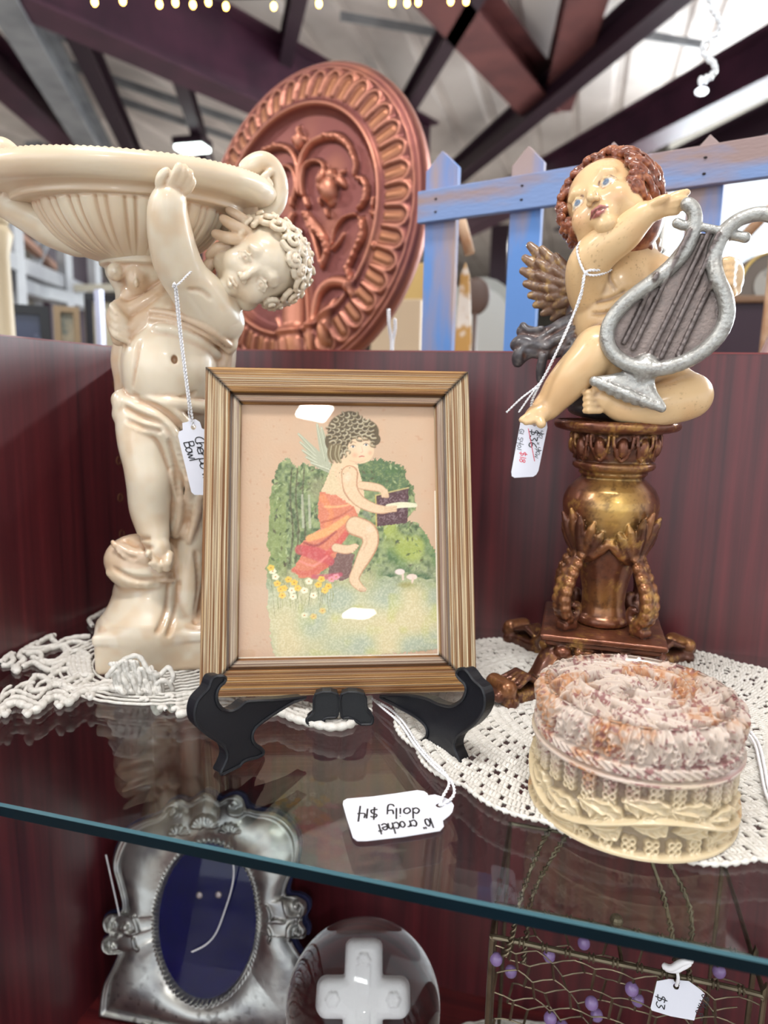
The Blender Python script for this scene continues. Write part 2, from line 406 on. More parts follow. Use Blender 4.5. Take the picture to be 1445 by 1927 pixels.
# corrugated roof sheets, running along y
def roof(xa, xb, yb):
    mb = MB(); V = []
    for x in np.arange(xa, xb, .5):
        for dx, dz in ((0, 0), (.04, .05), (.12, .05), (.16, 0)): V.append((x+dx, ZR+dz))
    V.append((xb, ZR)); n = len(V); P = [(x, -11, z) for x, z in V]+[(x, yb, z) for x, z in V]
    mb.add(P, [(i, i+1, n+i+1, n+i) for i in range(n-1)]); P2 = [(x, -11, z+.03) for x, z in V]+[(x, yb, z+.03) for x, z in V]
    mb.add(P2, [(i, n+i, n+i+1, i+1) for i in range(n-1)]); struct(mb.build('ceiling', m_roof))
roof(-9, 1.25, 24); roof(1.25, 12, 9.1)
def sheet_wall(name, p0, p1, z0, z1, m):
    p0, p1 = np.array(p0, float), np.array(p1, float); d = p1-p0; l = np.linalg.norm(d); d /= l; nn = np.array([-d[1], d[0]]); k = int(l/.3)
    pr = []
    for i in range(k):
        for a, b in ((0, 0), (.05, .03), (.15, .03), (.2, 0)): pr.append(p0+d*(i*.3+a)+nn*b)
    n = len(pr); V = [(p[0], p[1], z0) for p in pr]+[(p[0], p[1], z1) for p in pr]
    V += [(p[0]-nn[0]*.05, p[1]-nn[1]*.05, z0) for p in pr]+[(p[0]-nn[0]*.05, p[1]-nn[1]*.05, z1) for p in pr]
    b = MB(); b.add(V, [(i, i+1, n+i+1, n+i) for i in range(n-1)]+[(2*n+i, 3*n+i, 3*n+i+1, 2*n+i+1) for i in range(n-1)])
    return struct(b.build(name, m))
sheet_wall('wall_left', (-8.8, -11), (-8.8, 24), ZF, ZR, m_wallsheet)
sheet_wall('wall_back', (-9, 23.5), (1.25, 23.5), ZF, ZR, m_wallsheet)
m_wall2 = mat('wall_pale', (214, 214, 206), .6)
sheet_wall('wall_right', (1.25, 23.5), (1.25, 9.1), ZF, ZR, m_wallsheet)
# the window bay to the right: pale wall, frames, mullions and clear panes
WY, WX = 9.0, 1.22
struct(MB().abox((WX, WY, ZF), (11.9, WY+.12, -.1)).build('wall_right', m_wall2)); struct(MB().abox((WX, WY, 2.95), (11.9, WY+.12, ZR)).build('wall_right', m_wall2))
wn = 0
m_pane = bpy.data.materials.new('window_pane'); m_pane.use_nodes = True; nt = m_pane.node_tree; nt.nodes.clear(); o_ = nt.nodes.new('ShaderNodeOutputMaterial'); x_ = nt.nodes.new('ShaderNodeMixShader'); x_.inputs[0].default_value = .06
t_ = nt.nodes.new('ShaderNodeBsdfTransparent'); t_.inputs[0].default_value = (.96, .99, 1, 1); g_ = nt.nodes.new('ShaderNodeBsdfGlossy'); g_.inputs['Roughness'].default_value = .02; nt.links.new(t_.outputs[0], x_.inputs[1]); nt.links.new(g_.outputs[0], x_.inputs[2]); nt.links.new(x_.outputs[0], o_.inputs[0])
for i in range(8):
    x0 = WX+i*1.3; wn += 1; b = MB()
    for z in (-.1, .9, 1.9, 2.9): b.abox((x0, WY+.02, z), (x0+1.3, WY+.10, z+.05))
    for x in (x0, x0+.63, x0+1.25): b.abox((x, WY+.02, -.1), (x+.05, WY+.10, 2.95))
    w = struct(b.build('window_%d' % wn, m_white))
    for c in range(2):
        for r_ in range(3): MB().abox((x0+.06+c*.63, WY+.05, -.04+r_*1.0), (x0+.62+c*.63, WY+.06, .89+r_*1.0)).build('pane', m_pane, w)
def member(name, a, b, w, h, m, lab, grp='steel members of the hall roof'):
    """rolled steel I-section between two points"""
    a, b = np.asarray(a, float), np.asarray(b, float); d = b-a; l = np.linalg.norm(d); d /= l; x = np.cross(d, (0, 0, 1.)); x /= np.linalg.norm(x); z = np.cross(x, d)
    mb = MB(); c = (a+b)/2
    mb.box(c, d*l/2, x*w*.08, z*h/2)
    for s_ in (-1, 1): mb.box(c+z*s_*h/2, d*l/2, x*w/2, z*.012)
    o = mb.build(name, m); o['kind'] = 'structure'; return o
def bz(x1, y1, x2, y2, z): return onz(x1, y1, z), onz(x2, y2, z)
def ext(a, b, e0=.0, e1=.0): d = b-a; return a-d*e0, b+d*e1
TR = 0
def trim(a, b, w, h, m):
    global TR; TR += 1; return member('trim_%d' % TR, a, b, w, h, m, None)
# rafters (run away to the right) and purlins (run away to the left)
a, b = bz(235, 10, 520, 150, 2.95); a, b = ext(a, b, 1.2, 1.6); trim(a, b, .3, .62, m_maroon)
a, b = bz(1445, 115, 1040, 330, 2.6); a, b = ext(a, b, .8, 1.0); trim(a, b, .28, .34, m_maroon)
a, b = bz(1445, 235, 1150, 372, 2.5); a, b = ext(a, b, .8, .5); trim(a, b, .24, .26, m_mdark)
a, b = bz(1235, 0, 905, 285, 3.1); a, b = ext(a, b, .8, .4); trim(a, b, .18, .26, m_mdark)
a, b = bz(880, 0, 762, 205, 3.2); a, b = ext(a, b, .8, .8); trim(a, b, .13, .2, m_mdark)
a, b = bz(558, 0, 530, 130, 3.2); a, b = ext(a, b, .8, .5); trim(a, b, .12, .2, m_mdark)
a, b = bz(330, 110, 378, 265, 3.0); a, b = ext(a, b, .3, .5); trim(a, b, .12, .2, m_mdark)
a, b = bz(130, 20, 232, 245, 3.0); a, b = ext(a, b, .6, .5); trim(a, b, .15, .22, m_mdark)
a, b = bz(880, 20, 1010, 175, 3.25); a, b = ext(a, b, .8, .1); trim(a, b, .4, .3, m_rust)
a, b = bz(1090, 30, 1060, 140, 3.3); a, b = ext(a, b, .5, .5); trim(a, b, .32, .26, m_rust)
a, b = bz(0, 130, 180, 300, 2.9); a, b = ext(a, b, .5, .5); trim(a, b, .3, .3, m_maroon)
a, b = bz(25, 0, 172, 262, 2.75); a, b = ext(a, b, .6, .4); trim(a, b, .22, .3, m_grey)
for (x1, y1, x2, y2, w) in ((60, 50, 560, 200, .06), (80, 105, 480, 240, .06), (200, 180, 480, 275, .05), (640, 30, 930, 80, .02), (1180, 60, 1330, 85, .02)):
    a, b = bz(x1, y1, x2, y2, 3.45); trim(a, b, w, .05, m_grey)
# columns in the distance
for (px, D, w, m) in ((300, 12, .25, m_grey), (600, 15, .3, m_maroon), (935, 13, .3, m_mdark), (1180, 16, .35, m_grey), (90, 10, .2, m_grey)):
    p = at(px, 600, D); TR += 1; struct(MB().abox((p[0]-w/2, p[1]-w/2, ZF), (p[0]+w/2, p[1]+w/2, 3.0)).build('trim_%d' % TR, m))

# ------------------------------------------------------------------ the cabinet
H = 0.2206; DG = 0.3197; ZL = -.345; ZC = -.45
m_cherry = wood_mat('cherry_laminate', (58, 18, 26), (104, 36, 42), 2, .42, 1, coat=.8, coatr=.30)
m_edge = mat('cherry_edge_band', (128, 52, 52), .35, coat=.3)
cab = empty('display_cabinet', (0, 0, -.30)); tag(cab, 'cherry wood veneer display cabinet holding the glass shelf, open above', 'cabinet')
MB().abox((-.016, 0, ZC), (1.1, .016, H)).build('back_panel', m_cherry, cab)
e = MB().abox((-.016, -.0003, H), (1.1, .0163, H+.0012)).build('edge_band', m_edge, cab)
# side panel with its shelf-pin holes bored in
sp = MB().abox((-.016, -.42, ZC), (0, 0, H)).build('side_panel', m_cherry, cab)
MB().abox((-.0163, -.42, H), (.0003, -.0003, H+.0012)).build('edge_band', m_edge, cab)
m_brass = mat('hole_liner', (120, 84, 60), .4, .3)
cut = MB()
for z in (.19, .158, .126, .094, .062, -.03, -.062, -.094):
    for y in (-.035, -.36):
        cut.lathe([(.0026, -.012), (.0026, .002)], (0, y, z), 12, ((0, 1, 0), (0, 0, 1), (1, 0, 0)))
        lb = MB(); lb.lathe([(.0036, 0), (.0036, .0006), (.0026, .0006), (.0026, -.006)], (0, y, z), 14, ((0, 1, 0), (0, 0, 1), (1, 0, 0)))
        lb.f = [f for f in lb.f if len(f) == 4]; lb.build('pin_hole', m_brass, cab)
m_low = wood_mat('lower_shelf_wood', (66, 20, 26), (116, 40, 40), 0, .3, 1)
MB().abox((0, -.36, ZL-.016), (1.1, 0, ZL)).build('shelf_board', m_low, cab)

# glass shelf: clear faces, dark green ground edge, bevel glint
GT = .0066
m_glass = bpy.data.materials.new('shelf_glass'); m_glass.use_nodes = True; nt = m_glass.node_tree
nt.nodes.clear(); out = nt.nodes.new('ShaderNodeOutputMaterial'); mx = nt.nodes.new('ShaderNodeMixShader'); fr = nt.nodes.new('ShaderNodeFresnel'); 
geo = nt.nodes.new('ShaderNodeNewGeometry'); im = nt.nodes.new('ShaderNodeMapRange'); im.inputs[3].default_value = 1.52; im.inputs[4].default_value = 1/1.52; nt.links.new(geo.outputs['Backfacing'], im.inputs[0]); nt.links.new(im.outputs[0], fr.inputs[0])
tr = nt.nodes.new('ShaderNodeBsdfTransparent'); tr.inputs[0].default_value = (.93, .96, .95, 1); gl = nt.nodes.new('ShaderNodeBsdfGlossy'); gl.inputs['Roughness'].default_value = 0.0
nt.links.new(fr.outputs[0], mx.inputs[0]); nt.links.new(tr.outputs[0], mx.inputs[1]); nt.links.new(gl.outputs[0], mx.inputs[2]); nt.links.new(mx.outputs[0], out.inputs[0])
m_gedge = mat('glass_edge', (2, 16, 22), .35, spec=.1, noise=(9, (2, 22, 32), .35, .65), nstretch=(1, 1, 1))
m_gbev = mat('glass_bevel', (60, 96, 106), .15, spec=.5)
gs = empty('glass_shelf', (.5, -.16, -GT)); tag(gs, 'clear glass shelf with dark green front edge carrying the figurines', 'shelf')
bv = .0011
g = MB(); x0, x1 = .0004, 1.1
top = [(x0, -DG+bv, 0), (x1, -DG+bv, 0), (x1, -.0005, 0), (x0, -.0005, 0)]; bot = [(x0, -DG+bv, -GT), (x1, -DG+bv, -GT), (x1, -.0005, -GT), (x0, -.0005, -GT)]
g.add(top+bot, [(0, 1, 2, 3), (7, 6, 5, 4)]); link_mesh('pane', np.concatenate(g.v), g.f, m_glass, gs)
g = MB(); g.add([(x0, -DG, -bv), (x1, -DG, -bv), (x1, -DG, -GT+bv*.5), (x0, -DG, -GT+bv*.5)], [(3, 2, 1, 0)]); link_mesh('front_edge', np.concatenate(g.v), g.f, m_gedge, gs)
g = MB(); g.add([(x0, -DG+bv, 0), (x1, -DG+bv, 0), (x1, -DG, -bv), (x0, -DG, -bv), (x0, -DG+bv, -GT), (x1, -DG+bv, -GT), (x1, -DG, -GT+bv*.5), (x0, -DG, -GT+bv*.5)], [(0, 3, 2, 1), (4, 5, 6, 7)])
link_mesh('edge_bevel', np.concatenate(g.v), g.f, m_gbev, gs)
# ------------------------------------------------------------------ shared sculpting of a child's head
def frame3(F, Rt):
    F = np.array(F, float); F /= np.linalg.norm(F); Rt = np.array(Rt, float); Rt = Rt-F*(Rt@F); Rt /= np.linalg.norm(Rt); return np.array([Rt, np.cross(F, Rt), F])
def head(sc, c, S, A, skin, hair, lips=None, eye=None, drill=True, kk=.12):
    """c centre, A rows right/up/forward, S half height in units"""
    def P(x, y, z): return c+S*(A[0]*x+A[1]*y+A[2]*z)
    k = kk*S
    sc.ell(P(0, .2, -.12), np.array((.74, .74, .84))*S, A, k, skin)
    sc.ell(P(0, -.15, .14), np.array((.63, .74, .6))*S, A, k, skin)
    sc.ell(P(0, .32, .34), np.array((.52, .42, .4))*S, A, k, skin)
    for e in (-1, 1):
        sc.ell(P(.33*e, -.37, .42), S*.27, None, k, skin); sc.ell(P(.44*e, -.55, .2), S*.22, None, k, skin)
    sc.ell(P(0, -.82, .46), np.array((.2, .15, .17))*S, A, k*.8, skin)
    sc.ell(P(0, -.6, .5), np.array((.26, .2, .2))*S, A, k*.8, skin)
    for e in (-1, 1):   # sockets, eyeballs, lids
        sc.ell(P(.3*e, -.12, .80), np.array((.18, .11, .13))*S, A, S*.12, None, 'cut')
    for e in (-1, 1):
        sc.ell(P(.3*e, -.13, .60), np.array((.135, .10, .115))*S, A, S*.02, eye)
        sc.lpath([(*P(.3*e+x, y, z), .021*S) for x, y, z in ((-.165, -.15, .605), (-.1, -.065, .68), (0, -.035, .705), (.1, -.06, .685), (.165, -.14, .62))], .022*S, skin)
        sc.lpath([(*P(.3*e+x, y, z), .016*S) for x, y, z in ((-.15, -.165, .615), (-.06, -.222, .668), (.06, -.222, .668), (.155, -.16, .62))], .022*S, skin)
        sc.lpath([(*P(.3*e+x, y, z), .03*S) for x, y, z in ((-.14, .10, .655), (.0, .14, .68), (.15, .10, .61))], .16*S, skin)
        if drill: sc.ell(P(.3*e, -.12, .73), S*.038, None, 0, None, 'cut')
    sc.lpath([(*P(0, .0, .67), .05*S), (*P(0, -.16, .715), .045*S), (*P(0, -.34, .81), .066*S), (*P(0, -.39, .825), .062*S)], .08*S, skin)
    for e in (-1, 1): sc.ell(P(.085*e, -.41, .76), S*.052, None, .03*S, skin)
    for e in (-1, 1): sc.ell(P(.042*e, -.455, .80), S*.020, None, .012*S, None, 'cut')
    sc.lpath([(*P(0, -.49, .76), .014*S), (*P(0, -.55, .76), .014*S)], .03*S, None, 'cut')
    ul = [(-.17, -.635, .64), (-.075, -.592, .715), (0, -.605, .73), (.075, -.592, .715), (.17, -.635, .64)]
    sc.lpath([(*P(*q), r*S) for q, r in zip(ul, (.016, .036, .034, .036, .016))], .02*S, lips if lips is not None else skin)
    sc.lpath([(*P(*q), r*S) for q, r in zip([(-.12, -.665, .65), (0, -.695, .70), (.12, -.665, .65)], (.022, .046, .022))], .02*S, lips if lips is not None else skin)
    sc.lpath([(*P(*q), .011*S) for q in [(-.17, -.642, .67), (-.075, -.636, .735), (0, -.646, .752), (.075, -.636, .735), (.17, -.642, .67)]], .010*S, None, 'cut')
    for e in (-1, 1):   # ears
        sc.ell(P(.76*e, -.13, .0), np.array((.08, .2, .13))*S, A, .05*S, skin); sc.ell(P(.84*e, -.12, .04), np.array((.05, .11, .07))*S, A, .03*S, None, 'cut')
    return P
def curl(sc, p, nrm, up, R, r, turns=1.6, c=0, k=1.5, lift=.6):
    """spiral lock of hair lying on the scalp"""
    nrm = nrm/np.linalg.norm(nrm); x = np.cross(nrm, up); x /= np.linalg.norm(x)+1e-9; y = np.cross(nrm, x); Q = []
    n = int(10*turns)
    for i in range(n+1):
        t = i/n; a = t*turns*2*math.pi; rr = R*(1-.85*t); Q.append((*(p+x*rr*math.cos(a)+y*rr*math.sin(a)+nrm*(R*lift*t)), r*(1-.35*t)))
    sc.lpath(Q, k, c)

# ------------------------------------------------------------------ left figurine: cherub carrying a bowl
def lerpc(a, b, t): return tuple(a[i]*(1-t)+b[i]*t for i in range(3))
m_resin = mat('antiqued_resin', (222, 208, 182), .28, attr='col', coat=.45, coatr=.12, sss=.15, bump=(90, .12, .001))
PL = [(222, 209, 187), (212, 188, 162), (186, 152, 124), (230, 220, 202)]   # skin, drape wash, deep wash, pale
axL = onz(300, 1235); axL = axL-0*axL
S1 = Sculpt((axL[0], axL[1], 0), (-330, -3, -120), (330, 1010, 200), 2.45)
S1h = Sculpt((axL[0], axL[1], 0), (60, 585, -60), (330, 880, 190), 1.42)
def build_left():
    s = S1; L = s.L
    # plinth
    c = L((308, 1236, -10)); yaw = .12; ax = np.array([[math.cos(yaw), 0, math.sin(yaw)], [0, 1, 0], [-math.sin(yaw), 0, math.cos(yaw)]])
    base_v = 0
    s.box((c[0]+16, 32, 0), (122, 30, 92), ax, 10, 3, 0)
    s.box((c[0]+16, 66, 0), (124, 10, 94), ax, 6, 3, 3)
    s.box((c[0]+16, 74, 0), (112, 9, 82), ax, 6, 4, 1)
    # rock
    s.path([(285, 1170, 10, 92), (288, 1120, 0, 66), (300, 1060, -10, 60)], 20, 0)
    s.path([(330, 1150, -30, 70), (350, 1000, -30, 60), (360, 900, -30, 50)], 20, 1)
    s.ell(L((262, 1052, 18)), (60, 46, 50), None, 10, 1)
    s.ell(L((262, 1075, 30)), (52, 30, 44), None, 10, 0)
    for a in range(4): s.path([(212+a*12, 1020+a*4, 50, 4), (235+a*12, 1044, 64, 5), (280, 1060, 62, 4)], 5, 1, n=3)
    s.path([(205, 1078, 40, 5), (260, 1098, 66, 6), (325, 1096, 50, 5)], 6, 0, n=4)
    # torso
    s.path([(318, 800, 0, 62), (318, 740, 10, 70), (322, 690, 18, 76), (340, 620, 5, 66), (372, 590, 5, 56)], 22, 0)
    s.ell(L((318, 702, 46)), (68, 72, 48), None, 20, 0)
    s.ell(L((350, 612, 40)), (60, 40, 40), None, 18, 0)
    s.ell(L((328, 677, 95)), (5, 7, 9), None, 5, None, 'cut')
    # back of the figure, column and drape behind the shoulder
    s.path([(262, 780, -30, 40), (262, 680, -30, 44), (268, 600, -30, 46), (275, 540, -30, 46)], 16, 1)
    for q in ([(330, 520, 20, 10), (290, 560, 34, 12), (235, 590, 34, 12), (215, 600, 30, 10)], [(335, 535, 24, 10), (300, 580, 40, 12), (255, 615, 40, 14), (222, 640, 28, 10)],
              [(310, 570, 40, 9), (275, 615, 46, 11), (245, 655, 36, 10), (240, 690, 20, 8)], [(300, 600, 44, 8), (270, 650, 44, 9), (252, 700, 30, 8)], [(330, 510, 10, 12), (280, 530, 20, 14), (238, 562, 20, 12)]):
        s.path(q, 5, 1, n=5)
    s.ell(L((226, 604, 26)), (22, 36, 28), None, 6, 1)
    for i in range(4): s.path([(212, 575+i*15, 40, 6), (222, 590+i*14, 52, 7), (238+i*3, 608+i*12, 48, 5)], 3, 0, n=3)
    # chest band
    BAND = 1
    s.ell(L((433, 648, 50)), (13, 15, 14), None, 5, 0); s.path([(430, 662, 46, 8), (420, 690, 40, 9), (415, 730, 34, 9)], 6, 1)
    s.path([(405, 600, 0, 46), (392, 680, 0, 44), (385, 760, -5, 50)], 16, 0)
    # raised arm
    s.path([(402, 596, 56, 46), (378, 560, 82, 40), (350, 525, 108, 33), (332, 490, 126, 33), (320, 440, 146, 30), (315, 396, 160, 25), (319, 374, 166, 20)], 9, 0, n=4)
    s.ell(L((420, 606, 44)), (36, 34, 34), None, 14, 0)
    s.ell(L((324, 358, 168)), (19, 18, 11), None, 6, 0)
    for q in ([(308, 364, 170, 8), (301, 346, 178, 7.5), (305, 330, 184, 6.8), (314, 321, 184, 5.6)], [(318, 350, 178, 7.2), (328, 332, 186, 6.6), (334, 318, 190, 5.8), (337, 311, 189, 5)], [(327, 352, 176, 7.2), (341, 337, 184, 6.6), (347, 322, 188, 5.8), (347, 314, 187, 5)],
              [(333, 359, 172, 7), (350, 345, 180, 6.4), (357, 330, 184, 5.6), (357, 323, 183, 5)], [(334, 367, 168, 6.5), (353, 358, 176, 5.8), (362, 345, 180, 5.2), (363, 338, 179, 4.6)]):
        s.path(q, 1.2, 0, n=3)
    for dy, r in ((0, 4.5), (13, 3.5)): s.spath([(284, 586+dy, r), (318, 590+dy, r), (356, 602+dy, r), (398, 624+dy, r), (432, 650+dy, r)], 3, 1, off=1)
    s.spath([(296, 618, 4), (330, 622, 4), (372, 640, 4), (410, 668, 4)], 8, 0, off=-1)
    for q in ([(250, 742, 3), (290, 756, 3), (330, 752, 3), (368, 738, 2)], [(262, 640, 2), (256, 680, 3), (248, 730, 2)], [(398, 470+92, 2), (380, 548, 2.4), (356, 545, 2)]): s.spath(q, 4, None, 'cut', off=1)
    # legs: nearer one free, the other behind
    s.path([(272, 790, 30, 46), (270, 835, 44, 38), (275, 872, 52, 33), (281, 905, 54, 34), (282, 955, 50, 31), (287, 992, 56, 23), (292, 1010, 62, 20)], 10, 0, n=4)
    s.path([(292, 1012, 64, 21), (298, 1034, 76, 20), (303, 1048, 82, 15)], 6, 0)
    for i, (x, y, r) in enumerate(((278, 1046, 5), (284, 1056, 5.5), (291, 1063, 5.8), (300, 1068, 6.4), (314, 1063, 8.5))):
        s.path([(x+4, y-18, 88, r), (x+1, y-4, 98, r+.3), (x, y+4, 96, r)], 1.2, 0)
    s.path([(288, 1070, 62, 9), (304, 1082, 64, 12), (320, 1086, 62, 10)], 4, 1)
    for i in range(5): s.path([(282+i*9, 1062+i*4, 78, 1.6), (290+i*7, 1080+i*3, 84, 1.6)], 1.5, None, 'cut')
    s.path([(385, 860, 0, 40), (378, 930, 6, 36), (366, 1000, 20, 30), (357, 1070, 30, 24), (352, 1120, 38, 19), (347, 1160, 46, 16), (338, 1186, 56, 12), (328, 1200, 62, 8)], 8, 0, n=3)
    # foot drapes
    s.path([(330, 1090, 20, 12), (318, 1150, 34, 14), (300, 1192, 46, 10)], 8, 1, n=3)
    s.path([(345, 1090, 20, 10), (332, 1150, 40, 9), (320, 1196, 52, 8)], 6, 1, n=3)
    s.path([(385, 1040, 10, 14), (392, 1110, 10, 16), (380, 1180, 16, 14)], 8, 1, n=3)
    # hip drape
    for q in ([(226, 752, 22, 15), (262, 768, 62, 15), (300, 792, 82, 15), (335, 838, 78, 14), (362, 910, 60, 12), (372, 990, 40, 10)],
              [(229, 780, 26, 16), (262, 800, 64, 17), (300, 806, 78, 14), (322, 846, 72, 12), (332, 920, 50, 12), (330, 1000, 30, 12)],
              [(238, 744, 26, 9), (285, 752, 76, 10), (330, 776, 86, 10), (370, 826, 66, 10), (398, 900, 40, 10)],
              [(262, 752, 58, 8), (310, 756, 88, 8), (352, 762, 84, 9), (400, 770, 60, 10)],
              [(318, 772, 84, 7), (350, 800, 82, 8), (390, 850, 60, 9)], [(246, 778, 58, 6), (290, 786, 86, 6), (326, 818, 86, 6), (350, 868, 70, 6)]):
        s.path(q, 5, 0, n=6)
    s.ell(L((228, 762, 30)), (14, 26, 20), None, 6, 0)
    for q in ([(322, 890, 4), (340, 950, 6), (330, 1010, 4)], [(350, 870, 4), (356, 940, 6), (344, 1008, 4)], [(376, 880, 4), (374, 950, 6), (356, 1020, 4)]): s.spath(q, 6, 1)
    for q in ([(232, 766, 3), (268, 784, 4), (304, 800, 4), (330, 838, 4), (352, 900, 3)], [(236, 790, 3), (272, 806, 3), (300, 812, 3)], [(256, 752, 3), (300, 768, 4), (340, 800, 4), (372, 850, 3)], [(318, 830, 3), (330, 880, 3.5), (338, 940, 3)], [(348, 830, 3), (372, 880, 3), (384, 940, 3)],
              [(215, 1030, 3), (245, 1050, 3.5), (285, 1052, 3)], [(222, 1010, 3), (256, 1026, 3.5), (286, 1030, 3)], [(240, 1000, 3), (262, 1012, 3), (280, 1014, 2)], [(212, 1070, 3), (250, 1088, 4), (300, 1090, 3), (330, 1084, 3)],
              [(318, 1100, 3), (312, 1150, 3.5), (296, 1190, 3)], [(336, 1096, 3), (330, 1150, 3), (316, 1196, 3)], [(368, 1040, 3), (374, 1100, 3.5), (366, 1180, 3)]):
        s.spath(q, 5, None, 'cut', off=1)
    for q in () and ([(300, 940, 5), (322, 975, 7), (318, 1012, 5)], [(350, 930, 6), (344, 975, 7), (358, 1010, 5)], [(228, 1000, 5), (252, 985, 6), (276, 980, 5)], [(206, 1044, 5), (226, 1018, 6), (262, 1000, 5)]): s.spath(q, 5, 1)
    # capital and mask above the column
    s.lathe(L((272, 560, -20)), [(46, L((272, 565, 0))[1]), (50, L((272, 545, 0))[1]), (62, L((272, 520, 0))[1]), (64, L((272, 505, 0))[1]), (72, L((272, 502, 0))[1]), (74, L((272, 484, 0))[1]), (66, L((272, 482, 0))[1]), (72, L((272, 464, 0))[1])], 4, 0)
    for q in ((216, 512, 28), (330, 512, 28)):
        p = L(q); s.ell(p, (13, 15, 15), None, 4, 0); s.ell(p+np.array((0, 0, 14)), (5, 6, 6), None, 3, 3)
    s.ell(L((256, 525, 34)), (16, 22, 16), None, 8, 1); s.ell(L((256, 532, 52)), (4, 9, 5), None, 4, 0)
    for e in (-8, 8): s.ell(L((256+e, 524, 54)), (5, 3, 6), None, 3, None, 'cut')
    # neck
    s.path([(400, 575, 40, 30), (430, 550, 50, 32)], 10, 0)
    s.path([(430, 550, 50, 32), (455, 530, 50, 36)], 10, 0)
    # handles of the bowl
    s.path([(466, 318, 10, 16), (492, 306, 10, 17), (514, 318, 10, 15), (526, 350, 10, 14), (520, 385, 10, 14), (495, 408, 10, 15), (465, 418, 10, 16), (430, 420, 6, 18)], 5, 0, n=4)
    s.path([(512, 322, 22, 6), (500, 330, 26, 6), (492, 342, 27, 6), (498, 354, 27, 5.5), (509, 350, 27, 5), (505, 340, 28, 5)], 2, 0, n=4)
    for e in range(3): s.path([(450+e*12, 402, 22, 6), (455+e*12, 385, 26, 7), (450+e*13, 412, 20, 5)], 3, 1)
    s.path([(30, 300, 10, 14), (4, 280, 10, 16), (-22, 290, 10, 15), (-34, 330, 10, 14), (-24, 370, 10, 15), (10, 384, 6, 20), (55, 408, 4, 24), (100, 434, 2, 26), (150, 458, 0, 22)], 5, 0, n=4)
    for e in range(3): s.path([(8+e*12, 372, 22, 6), (16+e*11, 352, 26, 8), (24+e*10, 376, 20, 5)], 3, 1)
    sb = s; s = S1h; L = s.L
    # head, on a finer grid
    s.path([(425, 553, 50, 30), (450, 535, 50, 36)], 10, 0)
    A = frame3((-.1, -.12, .98), (.54, -.84, 0)); c = L((484, 506, 62)); Sc = 79
    P = head(s, c, Sc, A, 0, 0)
    # curls all over the scalp
    up = A[1]; n = 0; g = (1+5**.5)/2
    for q_ in ((0, .38, -.22, .78), (0, .1, -.42, .74)): s.ell(c+Sc*(A[1]*q_[1]+A[2]*q_[2]), Sc*q_[3]*.98, None, 6, 0)
    for i in range(105):
        z = 1-2*(i+.5)/105; a = 2*math.pi*i/g; d = np.array([math.sqrt(1-z*z)*math.cos(a), math.sqrt(1-z*z)*math.sin(a), z])   # x right y up z fwd
        if d[1] < -.55 or (d[2] > .5 and d[1] < .5) or (d[2] > .1 and d[1] < .1 and abs(d[0]) < .72): continue
        q = c+Sc*(A[0]*d[0]*.86+A[1]*(d[1]*.88+.24)+A[2]*(d[2]*.92-.16)); nn = A[0]*d[0]+A[1]*d[1]+A[2]*d[2]
        curl(s, q, nn, np.array([math.sin(i*2.1), math.cos(i*2.1), .3]), 16+3*math.sin(i), 5.2, 1.7, 0, .8, .75)
    # loose hair running up towards the bowl
    for q in ([(470, 440, 80, 9), (440, 425, 90, 9), (420, 412, 84, 7)], [(460, 452, 84, 8), (430, 448, 90, 9), (405, 440, 80, 7)], [(480, 428, 70, 8), (450, 408, 78, 8), (430, 395, 70, 6)], [(440, 462, 70, 8), (410, 466, 74, 8), (394, 480, 66, 7)], [(400, 490, 60, 9), (388, 510, 56, 9), (392, 530, 50, 6)]):
        s.path(q, 3, 1, n=4)
    def paint(V, col, s, kk):
        e = lambda x, y, w: s.L((x, y, w))
        for sd in (-1, 1): col = blot(V, col, P(.3*sd, -.14, .74), .07*Sc, (190, 160, 128), .6, .8)
        col = blot_line(V, col, [P(-.18, -.645, .7), P(0, -.65, .78), P(.18, -.645, .7)], 3, (200, 165, 135), .6)
        # the worn brown glaze of the antique finish: patchy over the folds and the stump
        n = vnoise(V, .02, 3)*.5+vnoise(V, .06, 4)*.5; low = np.clip((300-V[:, 1])/300, 0, 1)*.35
        w = np.clip(n*.9+low, 0, .55)[:, None]; return col*(1-w*.8)+np.array(srgb(206, 172, 134))*w*.8
    base = empty('cherub_bowl_figurine', (axL[0], axL[1], 0.001)); tag(base, 'cream resin figurine of a draped cherub carrying a fluted bowl on its shoulder', 'figurine')
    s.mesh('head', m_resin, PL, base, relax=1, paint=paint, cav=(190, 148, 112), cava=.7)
    s = sb
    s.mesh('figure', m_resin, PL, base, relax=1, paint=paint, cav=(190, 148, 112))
    return base
fig_left = build_left()
